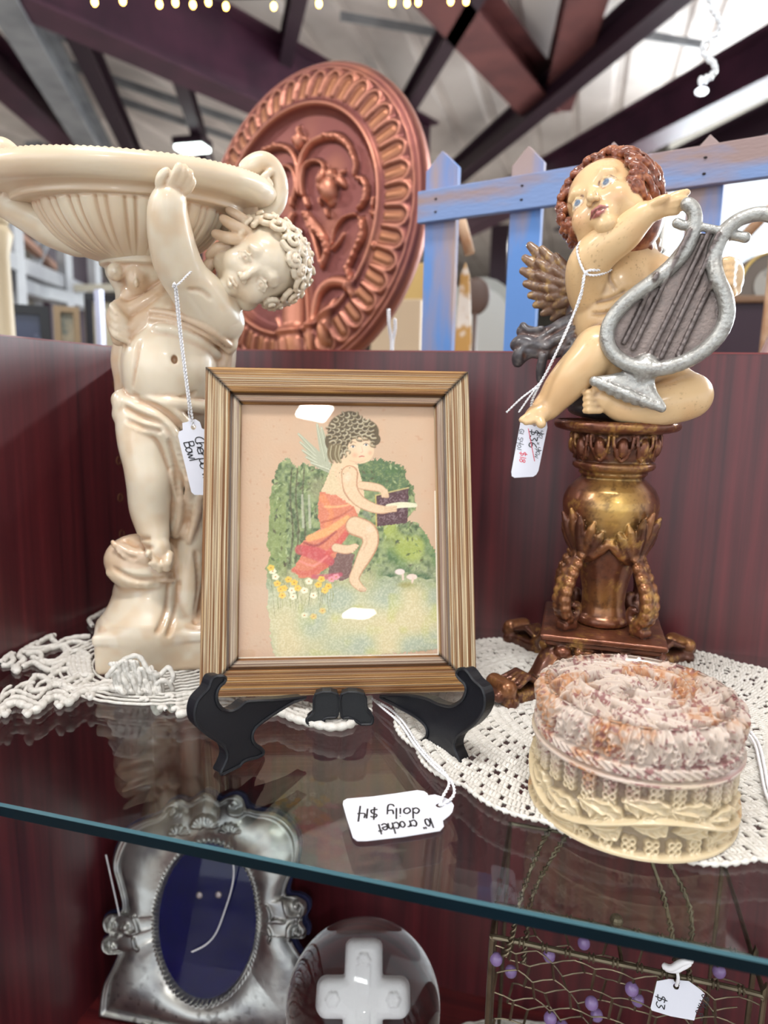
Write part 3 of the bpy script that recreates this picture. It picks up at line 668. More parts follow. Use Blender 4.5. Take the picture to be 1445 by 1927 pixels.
def build_bowl(base):
    s = S1; cpx, cpy = 247, 384; O = s.w1((cpx, cpy, 0)); k = s.s
    tl = .03; X = s.R*math.cos(tl)+s.U*math.sin(tl); Z = -s.R*math.sin(tl)+s.U*math.cos(tl); Y = s.T
    # profile t -> (a, b, z): outside from foot to rim, then inside
    pr = [(52, 40, -152), (70, 56, -150), (110, 84, -132), (140, 108, -104), (162, 126, -70), (174, 136, -40), (180, 140, -22), (184, 143, -14), (192, 150, -12), (194, 151, -4), (206, 158, 0), (232, 178, 4), (246, 190, 14), (252, 194, 26), (250, 192, 36), (243, 187, 43), (232, 178, 47), (218, 168, 48), (208, 160, 44), (196, 150, 30), (160, 120, -40), (80, 60, -120), (10, 8, -130)]
    pr = [(a*(.86 if a < 182 and z < -10 else .965), b*.86, z*.62 if z < -20 else z*.9) for a, b, z in pr]
    pr = spline(pr, 5); nT = 540; V = []; Cc = []; n = len(pr)
    th = np.arange(nT)*2*math.pi/nT
    base_c = np.array(srgb(222, 208, 184)); wash = np.array(srgb(198, 156, 118))
    for i, (a, b, z) in enumerate(pr):
        f = 0; A = np.zeros(nT); rz = np.zeros(nT); cw = np.zeros(nT)
        if z < -14 and i < n*.35:                      # lobes parted by paired grooves
            ph = (th*22/(2*math.pi)) % 1; env = min(1, max(0, (z+96))/32)*min(1, (-12-z)/5); g = np.exp(-((ph-.32)/.055)**2)+np.exp(-((ph-.68)/.055)**2)
            A -= 5.0*g*env; A += 3.0*np.exp(-((ph-.0)/.22)**2)*env+3.0*np.exp(-((ph-1)/.22)**2)*env; cw += g*env*.8
        if 228 < a < 244 and z > 38 and i < n*.8:      # beaded ridge on the lip
            ph = (th*150/(2*math.pi)) % 1; rz += 3.2*np.abs(np.sin(ph*math.pi))*math.exp(-((a-236)/6)**2); cw += .35*np.exp(-((ph-.0)/.2)**2)
        if 208 < a < 224 and z > 44: rz += 2.5*np.sin(th*110)**2
        wob = 1.5*np.sin(th*3+1)+1.0*np.sin(th*7)
        if -18 < z < 2 and a < 212: cw += .45
        aa = a+A+wob*.4; bb = b+A+wob*.4
        V.append(O+k*(np.outer(aa*np.cos(th), X)+np.outer(bb*np.sin(th), Y)+np.outer(z+rz, Z)))
        cw = np.clip(cw, 0, 1)*.8; Cc.append(base_c*(1-cw[:, None])+wash*cw[:, None])
    V = np.concatenate(V); Cc = np.concatenate(Cc)
    nz = np.clip(vnoise((V-O)/k, .018, 8)*.6+.1, 0, .5)[:, None]; Cc = Cc*(1-nz)+np.array(srgb(208, 178, 146))*nz
    i, j = np.meshgrid(np.arange(n-1), np.arange(nT), indexing='ij'); i = i.ravel(); j = j.ravel(); j2 = (j+1) % nT
    Q = np.stack([i*nT+j, i*nT+j2, (i+1)*nT+j2, (i+1)*nT+j], 1)
    link_mesh('bowl', V, Q, m_resin, base, True, Cc)
build_bowl(fig_left)
# ------------------------------------------------------------------ right figurine: winged cherub with a lyre on a bronze pedestal
AXR = (0.4015, -0.085, 0.0)
m_figure = mat('painted_resin', (226, 190, 136), .3, attr='col', coat=.4, coatr=.15, bump=(120, .15, .001))
m_bronze = mat('gilded_bronze_paint', (120, 74, 44), .3, .55, attr='col', coat=.25, bump=(160, .25, .001))
m_silver = mat('silver_paint', (168, 168, 164), .36, .6, attr='col', bump=(420, .5, .0012))
S2 = Sculpt(AXR, (-240, 455, -110), (210, 1010, 170), 2.2)
S2p = Sculpt(AXR, (-290, -14, -290), (290, 486, 290), 2.75)
S2l = Sculpt(AXR, (-80, 470, 20), (330, 880, 190), 1.8)
S2h = Sculpt(AXR, (-130, 740, -130), (130, 1010, 170), 1.5)
def build_angel():
    base = empty('angel_lyre_figurine', (AXR[0], AXR[1], 0.001)); tag(base, 'winged cherub figurine playing a silver lyre, seated on a bronze gilt pedestal', 'figurine')
    s = S2p; L = s.L; axx = 1167
    def v(y, w=0): return L((1150, y, w))[1]
    zc = lambda y: (axx-(y-800)*.075, y, 0)
    # --- pedestal
    pts = [(788, 98), (792, 106), (799, 108), (806, 105), (810, 96), (812, 76), (818, 73), (862, 66), (866, 64)]
    s.lathe((0, 0, 0), [(r, v(y)) for y, r in pts], 2, 0)
    s.lathe((0, 0, 0), [(r, v(y)) for y, r in ((864, 60), (868, 70), (874, 72), (880, 69), (884, 60), (886, 58), (890, 60), (894, 54), (898, 52))], 2, 0)
    s.lathe((0, 0, 0), [(r, v(y)) for y, r in ((896, 52), (905, 62), (918, 75), (934, 82), (948, 84), (965, 82), (990, 76), (1015, 66), (1045, 55), (1080, 45), (1110, 39), (1135, 38), (1152, 42), (1156, 47), (1163, 49), (1170, 47))], 2, 0)
    for i in range(12):     # egg-and-dart leaves round the capital
        a = 2*math.pi*(i+.35)/12; d = np.array([math.sin(a), 0, math.cos(a)]); t = np.array([math.cos(a), 0, -math.sin(a)])
        y0, y1 = v(816), v(862); r0, r1 = 73, 66
        for sd in (-1, 1):
            s.lpath([(*(d*(r0+2)+t*sd*16+(0, y0, 0)), 3), (*(d*(r0+2)+t*sd*15+(0, (y0+y1)/2+4, 0)), 3.2), (*(d*(r1+3)+t*sd*8+(0, y1+8, 0)), 3), (*(d*(r1+3)+(0, y1, 0)), 2.6)], 1.5, 0)
        s.ell(d*(r0-1)+np.array((0, (y0+y1)/2+2, 0)), (9, 17, 9), None, 2, 0)
    cab_x = np.array([s.R[0], 0, s.T[0]]); cab_y = np.array([s.R[1], 0, s.T[1]]); AX = np.array([cab_x, [0, 1, 0], cab_y])
    vb = v(1178)
    s.box((0, vb, 0), (106, 6, 106), AX, 3, 2, 0); s.box((0, vb-10, 0), (98, 6, 98), AX, 3, 2, 0); s.box((0, vb-34, 0), (92, 24, 92), AX, 8, 3, 1)
    for sg in (1, -1):      # flowers, berries and leaves in relief on the four faces of the block
        for D0, D1 in ((cab_x, cab_y), (cab_y, cab_x)):
            f = D0*sg*94; 
            for q, (x, y, r) in enumerate(((-66, -26, 15), (-50, -38, 10), (-38, -24, 9), (-30, -34, 7), (-76, -42, 9), (-22, -24, 7), (26, -28, 8), (38, -26, 13), (56, -30, 13), (72, -28, 11), (48, -42, 9), (66, -44, 9), (30, -42, 7), (-14, -44, 8), (12, -44, 8), (-58, -52, 8), (58, -54, 8))):
                s.ell(f+D1*x+np.array((0, vb+y, 0)), (r, r*.8, r), None, 2.5, 2 if q % 2 else 0)
            for k in range(5):
                a = (k-2)*.45; s.lpath([(*(f+D0*sg*4+np.array((0, vb-22, 0))), 3), (*(f+D0*sg*8+D1*math.sin(a)*22+np.array((0, vb-22-math.cos(a)*26, 0))), 5)], 2, 1)
    r2 = math.sqrt(.5)
    for sx in (-1, 1):
        for sy in (-1, 1):
            d = cab_x*sx*r2+cab_y*sy*r2; t = np.cross(d, (0, 1, 0)); Y = np.array((0, 1, 0.))
            def p(r_, y, o=0): return d*r_+Y*y+t*o
            # scroll bracket with beaded back
            sp = spline([(56, v(1022), 9), (74, v(1052), 11), (92, v(1085), 13), (100, v(1115), 13), (94, v(1142), 12), (78, v(1155), 9), (66, v(1146), 8), (66, v(1132), 7), (76, v(1130), 6)], 4)
            s.lpath([(*p(a_, b_), r_) for a_, b_, r_ in sp], 3, 1)
            for i in range(2, 20, 2):
                a_, b_, r_ = sp[i] if i < len(sp) else sp[-1]
                for o in (-9, 9): s.ell(p(a_+5, b_, o), r_*.82, None, 1.6, 2)
            s.box(p(88, vb+14), (16, 7, 13), np.array([d, Y, t]), 3, 2, 0)
            # acanthus leaf spreading up the urn
            ur = lambda yy: np.interp(-yy, [-v(y) for y in (948, 990, 1015, 1045, 1080)], [84, 76, 66, 55, 45])
            for k in range(-4, 5):
                a = k*.25; ln = 92-7*abs(k); y0 = v(1046); Q = []
                for tt in (0, .3, .6, .85, 1):
                    yy = y0+ln*tt*math.cos(a*.9); oo = math.sin(a)*ln*tt*.85+k*2; R0 = ur(yy)+5-(3 if abs(k) > 2 else 0)+3*(k % 2)+(7*tt**4 if abs(k) < 2 else 0); Q.append((*p(math.sqrt(max(R0*R0-oo*oo, 900)), yy, oo), (6, 9, 9.5, 7.5, 3.5)[(0, .3, .6, .85, 1).index(tt)]))
                s.lpath(Q, 1.2, 1 if k % 2 else 2)
            for k in range(5): s.ell(p(74, v(1036)-2+5*(k % 2), (k-2)*6), 5, None, 1, 2)
            # leg and scrolled foot
            sp = spline([(100, vb-36, 26), (122, vb-58, 24), (140, vb-84, 22), (168, vb-104, 20), (204, vb-112, 18)], 5)
            s.lpath([(*p(a_, b_), r_) for a_, b_, r_ in sp], 5, 1)
            for i in range(1, 14):
                q = sp[i]; 
                for o in (-1, 1): s.ell(p(q[0]+8, q[1]+q[2]*.55, o*16), (6.5, 6.5, 6.5), None, 1.5, 2)
            s.box(p(190, 14), (44, 14, 26), np.array([d, Y, t]), 10, 5, 1); s.lpath([(*p(228, 13, -22), 15), (*p(228, 13, 22), 14)], 4, 1)
            s.lpath([(*p(232, 36, -18), 16), (*p(232, 36, 18), 15)], 4, 2); s.lpath([(*p(248, 24, -14), 11), (*p(248, 24, 14), 10)], 4, 1)
            for k in range(-2, 3): s.lpath([(*p(150, vb-84, k*3), 5), (*p(186, 48, k*8), 6), (*p(212, 38, k*12), 4)], 2, 1)
    for i in range(4):
        d = (cab_x, -cab_x, cab_y, -cab_y)[i]; t = np.cross(d, (0, 1, 0)); s.ell(d*88+np.array((0, vb-64, 0)), (20, 14, 20), None, 5, 1); s.ell(d*92+np.array((0, vb-76, 0)), (11, 9, 11), None, 3, 2)
    s.box((0, vb-52, 0), (84, 16, 84), AX, 8, 6, 1)
    gold, brn, dk = np.array(srgb(206, 160, 84)), np.array(srgb(146, 92, 60)), np.array(srgb(70, 42, 32))
    def paint(V, col, s, kk):
        n = vnoise(V, .035, 1)*.5+vnoise(V, .12, 2)*.35+vnoise(V*np.array((1, 1, 1)), .4, 3)*.3
        w = np.clip((n-.2)*1.5, 0, .5)[:, None]; col = col*(1-w)+gold*w
        pf = s.L((1160, 950, 85)); col = blot(V, col, pf, 62, (236, 196, 110), 1, .75, (1, .8, .6)); col = blot(V, col, s.L((1140, 1130, 40)), 46, (206, 150, 80), 1, .5)  # gold highlight patches painted into the colour of urn front and stem
        w = np.clip((-n-.12)*1.5, 0, .6)[:, None]; return col*(1-w)+dk*w
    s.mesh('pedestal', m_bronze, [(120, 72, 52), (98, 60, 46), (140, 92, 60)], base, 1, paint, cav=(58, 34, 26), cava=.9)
    # --- seated cherub
    s = S2; L = s.L
    SK, HR, DR, WG, LP, EY, NV = 0, 1, 2, 3, 4, 5, 6
    s.ell(L((1165, 772, 0)), (88, 20, 74), None, 8, DR); s.ell(L((1110, 752, 10)), (44, 24, 40), None, 8, DR)
    s.path([(1175, 715, -5, 58), (1160, 650, 0, 58), (1150, 600, 6, 58), (1158, 545, 4, 60), (1175, 505, 0, 52)], 16, SK)
    s.ell(L((1143, 606, 34)), (50, 54, 36), None, 16, SK); s.ell(L((1146, 532, 36)), (44, 30, 26), None, 14, SK)
    s.path([(1185, 520, 0, 40), (1196, 470, -5, 30), (1190, 445, -5, 32)], 12, SK); s.path([(1190, 505, 0, 38), (1235, 520, 0, 32), (1275, 545, 20, 30)], 12, SK)
    for q in ([(1118, 567, 2.6), (1148, 562, 3), (1175, 548, 2)], [(1112, 590, 2), (1142, 588, 2.6), (1172, 574, 2)], [(1108, 626, 2), (1135, 632, 2.6)], [(1150, 486, 2), (1146, 520, 2.4), (1158, 545, 2)]): s.spath(q, 4, None, 'cut', off=1)
    # arm raised to the strings
    s.path([(1112, 560, 30, 34), (1104, 528, 52, 32), (1108, 496, 72, 31), (1136, 464, 84, 30), (1172, 440, 90, 26), (1196, 416, 94, 21), (1212, 403, 96, 17)], 7, SK, n=4)
    s.path([(1212, 403, 96, 16), (1236, 394, 98, 15), (1252, 388, 98, 13)], 5, SK)
    s.ell(L((1116, 472, 102)), (7, 6, 3), None, 3, None, 'cut')
    for q in ([(1245, 384, 102, 7), (1266, 372, 106, 6.5), (1280, 366, 104, 6), (1293, 362, 100, 5)], [(1250, 388, 104, 7), (1270, 378, 108, 6.5), (1284, 376, 106, 6), (1296, 380, 102, 5)],
              [(1250, 394, 102, 7), (1268, 388, 106, 6.5), (1281, 387, 104, 6), (1290, 391, 102, 5)], [(1246, 400, 100, 6.5), (1262, 398, 103, 6), (1274, 398, 102, 5)], [(1222, 388, 106, 7), (1240, 378, 112, 6.5), (1254, 372, 112, 5.5)]):
        s.path(q, 2.2, SK, n=3)
    # other arm reaches round behind the lyre, fingers over its edge
    s.path([(1270, 545, 20, 28), (1325, 565, 30, 22), (1362, 545, 50, 17), (1376, 528, 66, 17)], 8, SK, n=3)
    for i in range(4):
        y = 494+i*13; s.path([(1380-i*1.5, y+4, 88, 8.5), (1372-i*1, y, 108, 8.5), (1360, y+1, 112, 7.5)], 2, SK, n=3)
    s.ell(L((1380, 520, 80)), (15, 26, 16), None, 5, SK); s.path([(1384, 546, 78, 9), (1374, 552, 92, 8), (1368, 544, 98, 7)], 3, SK)
    # hanging leg
    s.path([(1172, 705, 20, 50), (1146, 675, 56, 42), (1124, 656, 84, 34), (1108, 676, 92, 31), (1082, 704, 90, 31), (1056, 733, 86, 27), (1036, 758, 84, 20), (1026, 768, 84, 19)], 8, SK, n=4)
    s.path([(1024, 770, 88, 19), (1012, 780, 98, 18), (1002, 784, 104, 14)], 5, SK)
    for x, y, r in ((982, 790, 5.5), (990, 794, 6), (998, 793, 6.2), (1006, 790, 6.4), (1018, 797, 8.5)):
        s.path([((x+1010)/2, y-10, 108, r), (x, y, 114, r)], 1.6, SK)
    s.path([(1012, 762, 104, 1.5), (1026, 766, 104, 1.5), (1040, 772, 98, 1.5)], 1.5, None, 'cut')
    # crossed leg
    s.path([(1190, 705, 10, 46), (1250, 722, 20, 40), (1298, 742, 40, 34)], 10, SK)
    s.path([(1298, 746, 46, 35), (1262, 757, 62, 33), (1220, 766, 74, 29), (1180, 770, 84, 21), (1160, 764, 88, 19)], 8, SK, n=3)
    s.path([(1160, 762, 88, 20), (1140, 752, 92, 20), (1128, 748, 94, 16)], 5, SK)
    for i in range(4): s.path([(1128, 738+i*11, 100, 7), (1108, 739+i*11, 108, 6.2), (1101, 740+i*11, 104, 5)], 1.5, SK)
    s.path([(1134, 738, 98, 9), (1124, 726, 106, 8.5), (1123, 723, 104, 7.5)], 2, SK)
    A = frame3((-.5, .36, .79), (.82, .49, .30)); s.path([(1170, 455, 10, 36), (1176, 480, 6, 34)], 14, SK)
    # wings
    def feather(x0, y0, x1, y1, w, r, wd): s.path([(x0, y0, w, r*.5), ((x0*2+x1)/3, (y0*2+y1)/3, w+5, r), ((x0+x1*2)/3, (y0+y1*2)/3, w+5, r*.95), (x1, y1, w, r*.55)], 1.5, WG, n=3)
    for (x1, y1, ln, r) in ((997, 462, 0, 13), (988, 486, 0, 13), (984, 510, 0, 13), (990, 534, 0, 13), (998, 556, 0, 12), (1008, 574, 0, 12), (1022, 590, 0, 11), (1040, 600, 0, 10)):
        feather(1092, 556, x1, y1, -22, r, 1)
    for (x1, y1) in ((1020, 468), (1012, 492), (1012, 516), (1018, 540), (1030, 560), (1044, 576)): feather(1092, 548, x1, y1, -6, 11, 1)
    for (x1, y1) in ((1046, 480), (1040, 504), (1044, 528), (1054, 548)): feather(1092, 540, x1, y1, 6, 9, 1)
    for (x1, y1) in ((1238, 452), (1240, 470), (1236, 486), (1228, 496)): feather(1205, 500, x1, y1, -40, 10, 1)
    # wind-blown drape
    for q in ([(1100, 560, -10, 26), (1090, 600, -10, 24), (1080, 640, -6, 20)], [(1094, 600, 10, 16), (1060, 612, 10, 13), (1036, 626, 8, 12), (1012, 632, 8, 14), (984, 624, 6, 12)], [(1088, 620, 20, 13), (1050, 640, 22, 12), (1016, 650, 22, 13), (984, 644, 18, 13), (970, 650, 12, 10)],
              [(1070, 650, 16, 14), (1030, 664, 18, 12), (1000, 660, 20, 12), (980, 668, 18, 14), (974, 682, 14, 9)], [(1060, 630, 26, 7), (1030, 652, 32, 7), (1018, 690, 26, 8), (1016, 716, 18, 6)], [(1082, 650, 24, 18), (1070, 700, 26, 16), (1060, 740, 20, 16)],
              [(984, 612, 12, 6), (996, 622, 20, 5), (1020, 618, 20, 5)], [(1084, 690, 0, 30), (1090, 740, 0, 30)], [(1045, 618, 20, 4), (1010, 640, 32, 4), (975, 660, 26, 4)]):
        s.path(q, 3, DR, n=4)
    for q in ([(1090, 612, 30, 3), (1050, 628, 34, 3), (1000, 640, 38, 3)], [(1075, 648, 36, 3), (1040, 662, 36, 3), (992, 656, 38, 3)], [(990, 690, 20, 4), (986, 664, 34, 3)]): s.path(q, 3, None, 'cut', n=3)
    pal = [(222, 188, 142), (132, 72, 50), (74, 70, 74), (120, 92, 74), (170, 104, 98), (214, 206, 190), (90, 60, 50)]
    sb = s; s = S2h; L = s.L
    # head
    A = frame3((-.5, .36, .79), (.82, .49, .30)); c = L((1146, 392, 40)); Sc = 86
    P = head(s, c, Sc, A, SK, HR, LP, EY, drill=False)
    s.path([(1170, 455, 10, 36), (1176, 480, 6, 34)], 14, SK)
    # wavy hair: locks combed back from the brow
    s.ell(c+Sc*(A[1]*.36-A[2]*.26), (Sc*.88, Sc*.84, Sc*.86), A, 6, HR); s.ell(c+Sc*(A[1]*.0-A[2]*.5), (Sc*.82, Sc*.84, Sc*.62), A, 6, HR)
    def scalp(a_, e_, up_):
        d = A[0]*math.sin(a_)*math.cos(e_)+A[1]*math.cos(a_)*math.cos(e_)+A[2]*math.sin(e_); return c+Sc*(A[1]*.2-A[2]*.12)+d*Sc*up_
    for i in range(-15, 16):
        for j in range(4):
            Q = []; a0 = i*.155+.07*j; e0 = .62-.42*j
            for k in range(9):
                t = k/8; ph = t*5.2+i*1.7+j*2.1
                Q.append((*scalp(a0+.13*math.sin(ph)*(.5+t), e0-.62*t, .90+.05*math.sin(ph+1)+.05*math.sin(t*3.1)), 7.2*(1-.55*t)))
            s.lpath(Q, .8, HR)
        q0 = scalp(i*.155, .5, .93); curl(s, q0, q0-c, A[0]*math.cos(i*.155)-A[1]*math.sin(i*.155), 10+3*math.sin(i*2.3), 4.2, 1.3, HR, .8, .5)
    for i in range(60):
        a0 = rng.uniform(-2.4, 2.4); e0 = rng.uniform(-.9, .55); q = [scalp(a0+.05*t, e0-.12*t, .985) for t in range(4)]
        s.lpath([(*p_, 1.8) for p_ in q], 1.5, None, 'cut')
    for q in ([(1218, 420, 20, 12), (1226, 440, 22, 11), (1214, 456, 24, 9), (1222, 466, 24, 6)], [(1206, 436, 34, 9), (1212, 452, 36, 8), (1206, 464, 34, 5)], [(1225, 385, 10, 12), (1234, 405, 12, 10), (1228, 425, 12, 8)], [(1078, 412, 20, 9), (1072, 430, 24, 8), (1080, 444, 24, 5)]):
        s.path(q, 2, HR, n=4)
    gold = np.array(srgb(186, 150, 92)); wash = np.array(srgb(120, 78, 52))
    def paint(V, col, s, kk):
        n = vnoise(V, .1, 5)*.6+vnoise(V, .3, 6)*.4
        w = (np.clip(n*1.4, 0, .6)*(kk == WG))[:, None]; col = col*(1-w)+gold*w
        w = (np.clip(n*1.2, 0, .5)*(kk == DR))[:, None]; col = col*(1-w)+np.array(srgb(128, 122, 120))*w
        w = (np.clip(n*1.3, 0, .6)*(kk == HR))[:, None]; col = col*(1-w)+np.array(srgb(186, 122, 84))*w; w = (np.clip(-n*1.3, 0, .6)*(kk == HR))[:, None]; col = col*(1-w)+np.array(srgb(84, 46, 34))*w
        w = (np.clip(vnoise(V, .03, 9)*.5, 0, .35)*(kk == SK))[:, None]; col = col*(1-w)+np.array(srgb(214, 164, 116))*w
        # cheeks and painted eyes
        for e in (-1, 1):
            q = P(.3*e, -.13, .73); col = blot(V, col, q, .08*Sc, (98, 118, 140), .2, 1); col = blot(V, col, q+A[2]*2, .045*Sc, (40, 40, 48), .2, 1)
            col = blot_line(V, col, [P(.3*e-.17, -.12, .64), P(.3*e-.1, -.03, .72), P(.3*e, .0, .75), P(.3*e+.1, -.03, .72), P(.3*e+.18, -.12, .64)], 2.6, (96, 60, 46), .9)
            col = blot_line(V, col, [P(.3*e-.15, -.2, .66), P(.3*e, -.25, .72), P(.3*e+.15, -.2, .66)], 2, (150, 100, 76), .6)
            col = blot_line(V, col, [P(.12*e, .18, .8), P(.3*e, .3, .77), P(.48*e, .24, .64)], 2.4, (120, 80, 60), .8)
            col = blot(V, col, P(.36*e, -.42, .62), .3*Sc, (222, 160, 122), 1, .5)
        col = blot_line(V, col, [P(-.18, -.645, .66), P(0, -.65, .76), P(.18, -.645, .66)], 2.4, (110, 60, 58), .8)
        f = np.clip(vnoise(V, .45, 11)-.5, 0, 1)*np.clip(vnoise(V, .03, 12)+.2, 0, 1)*2.2; f = (np.clip(f, 0, .4)*(kk == SK))[:, None]; col = col*(1-f)+wash*f
        return col
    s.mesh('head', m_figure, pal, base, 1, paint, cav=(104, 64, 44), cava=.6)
    s = sb
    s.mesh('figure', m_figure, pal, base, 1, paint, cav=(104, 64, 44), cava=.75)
    # --- lyre
    s = S2l; L = s.L; w = 112
    P1 = [(1293, 384), (1304, 394), (1308, 415), (1302, 444), (1286, 474), (1262, 502), (1228, 530), (1190, 558), (1160, 588), (1143, 620), (1145, 652), (1168, 678), (1212, 694), (1262, 690), (1312, 668), (1350, 634), (1367, 596), (1364, 558), (1349, 522), (1344, 492), (1350, 462), (1364, 436), (1388, 415), (1418, 404), (1446, 404), (1466, 414), (1478, 432)]
    ww = lambda i: w+(10 if 5 < i < 19 else 4)
    s.path([(x, y, ww(i), 11 if 3 < i < 22 else 10) for i, (x, y) in enumerate(P1)], 2, 0, n=4)
    s.path([(x, y, ww(i)-14, 11) for i, (x, y) in enumerate(P1[4:22])], 4, 0, n=3)
    s.path([(1303, 426, w, 8), (1284, 424, w+2, 7), (1274, 420, w+2, 7.5)], 2, 0); s.path([(1366, 440, w, 9), (1388, 444, w+2, 7), (1402, 447, w+3, 8)], 2, 0)
    s.path([(1309, 425, w+6, 6), (1361, 435, w+6, 6)], 1, 0)
    # sound board filled between the arms
    brd = [(1300, 440), (1290, 476), (1264, 504), (1228, 532), (1190, 560), (1160, 590), (1144, 622), (1148, 654), (1170, 677), (1212, 690), (1262, 686), (1310, 664), (1350, 630), (1366, 594), (1362, 558), (1347, 522), (1342, 490), (1348, 462), (1356, 442)]
    Q = np.array([L((x, y, w-6)) for x, y in brd]); lo, hi = Q.min(0)-4, Q.max(0)+4; sl, X, Y, Z = s._box(lo, hi, 4)
    X2, Y2 = np.broadcast_arrays(X[:, :, 0], Y[:, :, 0]); ins = np.zeros(X2.shape, bool); dm = np.full(X2.shape, 1e9)
    for i in range(len(Q)):
        a_, b_ = Q[i][:2], Q[(i+1) % len(Q)][:2]; c_ = ((a_[1] > Y2) != (b_[1] > Y2)) & (X2 < (b_[0]-a_[0])*(Y2-a_[1])/(b_[1]-a_[1]+1e-9)+a_[0]); ins ^= c_
        ba = b_-a_; t = np.clip(((X2-a_[0])*ba[0]+(Y2-a_[1])*ba[1])/(ba@ba), 0, 1); dm = np.minimum(dm, np.hypot(X2-a_[0]-ba[0]*t, Y2-a_[1]-ba[1]*t))
    d2 = np.where(ins, -dm, dm)[:, :, None]; d = np.maximum(d2, np.abs(Z-Q[:, 2].mean())-8); s._mix(sl, np.broadcast_to(d, s.D[sl].shape).astype(np.float32), 2, 1, 'add')
    for q in ([(1298, 434), (1244, 545), (1191, 656)], [(1334, 436), (1280, 550), (1222, 668)], [(1352, 440), (1300, 555), (1244, 672)], [(1341, 529), (1312, 590), (1276, 668)], [(1236, 516), (1206, 580), (1174, 645)]):
        s.spath([(x, y, 3.6) for x, y in q], 2, 2, off=1)
    # flared foot of the lyre
    s.path([(1214, 692, w-2, 22), (1204, 712, w-6, 20)], 5, 0)
    for t in np.linspace(0, 1, 9):
        bx, by = 1118+(1242-1118)*t, 718+(764-718)*t+8*math.sin(t*math.pi)
        s.path([(1206-8+t*16, 704, w-4, 12), (bx*.5+(1202)*.5, (by+708)/2+2, w+2, 10), (bx, by, w+10, 8)], 4, 0)
    s.path([(1118, 716, w+12, 7), (1180, 742, w+14, 8), (1245, 768, w+12, 7)], 2, 0)
    def paint(V, col, s, kk):
        n = vnoise(V, .12, 5)*.5+vnoise(V, .4, 6)*.5; w_ = np.clip(n*.9, 0, .5)[:, None]; return col*(1-w_)+np.array(srgb(116, 108, 104))*w_
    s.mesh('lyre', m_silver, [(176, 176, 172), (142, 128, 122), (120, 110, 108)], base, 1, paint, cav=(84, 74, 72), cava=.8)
    return base
fig_right = build_angel()
# ------------------------------------------------------------------ relief carving on a grid of points
class Rel:
    def __init__(s, X, Y): s.X = X.ravel(); s.Y = Y.ravel(); s.Z = np.zeros(len(s.X)); s.M = np.zeros(len(s.X)); s.per = None
    def _sel(s, x0, x1, y0, y1): return np.where((s.X >= x0) & (s.X <= x1) & (s.Y >= y0) & (s.Y <= y1))[0]
    def stroke(s, P, r, h, op='max', n=0, flat=.0, mk=None):
        P = np.array([(p[0], p[1], p[2] if len(p) > 2 else r) for p in P], float)
        if n: P = spline(P, n)
        R = P[:, 2].max(); I = s._sel(P[:, 0].min()-R, P[:, 0].max()+R, P[:, 1].min()-R, P[:, 1].max()+R)
        if not len(I): return
        X, Y = s.X[I], s.Y[I]; best = np.full(len(I), 9.)
        for i in range(len(P)-1):
            a, b = P[i], P[i+1]; d = b[:2]-a[:2]; t = np.clip(((X-a[0])*d[0]+(Y-a[1])*d[1])/(d@d+1e-18), 0, 1)
            q = np.hypot(X-a[0]-d[0]*t, Y-a[1]-d[1]*t)/(a[2]+(b[2]-a[2])*t); best = np.minimum(best, q)
        z = h*np.sqrt(np.clip(1-np.clip((best-flat)/(1-flat), 0, 1)**2, 0, 1)); ins = best < 1
        if op == 'max': s.Z[I[ins]] = np.maximum(s.Z[I[ins]], z[ins])
        elif op == 'add': s.Z[I[ins]] += z[ins]
        else: s.Z[I[ins]] -= z[ins]
        if mk is not None: s.M[I[ins]] = mk
    def dome(s, x, y, rx, ry, h, ang=0, op='max', p=2, mk=None):
        R = max(rx, ry); I = s._sel(x-R, x+R, y-R, y+R); X, Y = s.X[I]-x, s.Y[I]-y; c, q = math.cos(ang), math.sin(ang)
        d = (np.abs((X*c+Y*q)/rx)**p+np.abs((-X*q+Y*c)/ry)**p); ins = d < 1; z = h*np.sqrt(np.clip(1-d, 0, 1))
        if op == 'max': s.Z[I[ins]] = np.maximum(s.Z[I[ins]], z[ins])
        elif op == 'add': s.Z[I[ins]] += z[ins]
        else: s.Z[I[ins]] -= z[ins]
        if mk is not None: s.M[I[ins]] = mk
    def ring(s, x, y, R, r, h, op='max'):
        I = s._sel(x-R-r, x+R+r, y-R-r, y+R+r); d = np.abs(np.hypot(s.X[I]-x, s.Y[I]-y)-R)/r; ins = d < 1; z = h*np.sqrt(np.clip(1-d*d, 0, 1))
        if op == 'max': s.Z[I[ins]] = np.maximum(s.Z[I[ins]], z[ins])
        else: s.Z[I[ins]] -= z[ins]
    def leaf(s, x, y, ang, ln, wd, h, bend=0, ribs=6, mk=None):
        """scooped leaf with a raised rim, midrib and cut serrations"""
        R = ln*1.2; I = s._sel(x-R, x+R, y-R, y+R); X, Y = s.X[I]-x, s.Y[I]-y; c, q = math.cos(ang), math.sin(ang)
        u = (X*c+Y*q)/ln; v = (-X*q+Y*c)-bend*ln*u*u; w = wd*np.clip(np.sin(np.clip(u, 0, 1)**.75*math.pi), 0, 1)*(1-.12*np.abs(np.sin(u*math.pi*ribs)))+1e-9
        e = np.abs(v)/w; ins = (u > 0) & (u < 1) & (e < 1)
        z = h*(.45+.75*e**2*(1-(e > .86)*(e-.86)*6)-.25*np.abs(np.sin(u*math.pi*ribs+e*3))*(e > .35)+.5*np.exp(-(e/.12)**2)); z *= np.clip((1-e)*8, 0, 1)*np.clip(u*6, .3, 1)
        s.Z[I[ins]] = np.maximum(s.Z[I[ins]]*.0, z[ins])
        if mk is not None: s.M[I[ins]] = mk
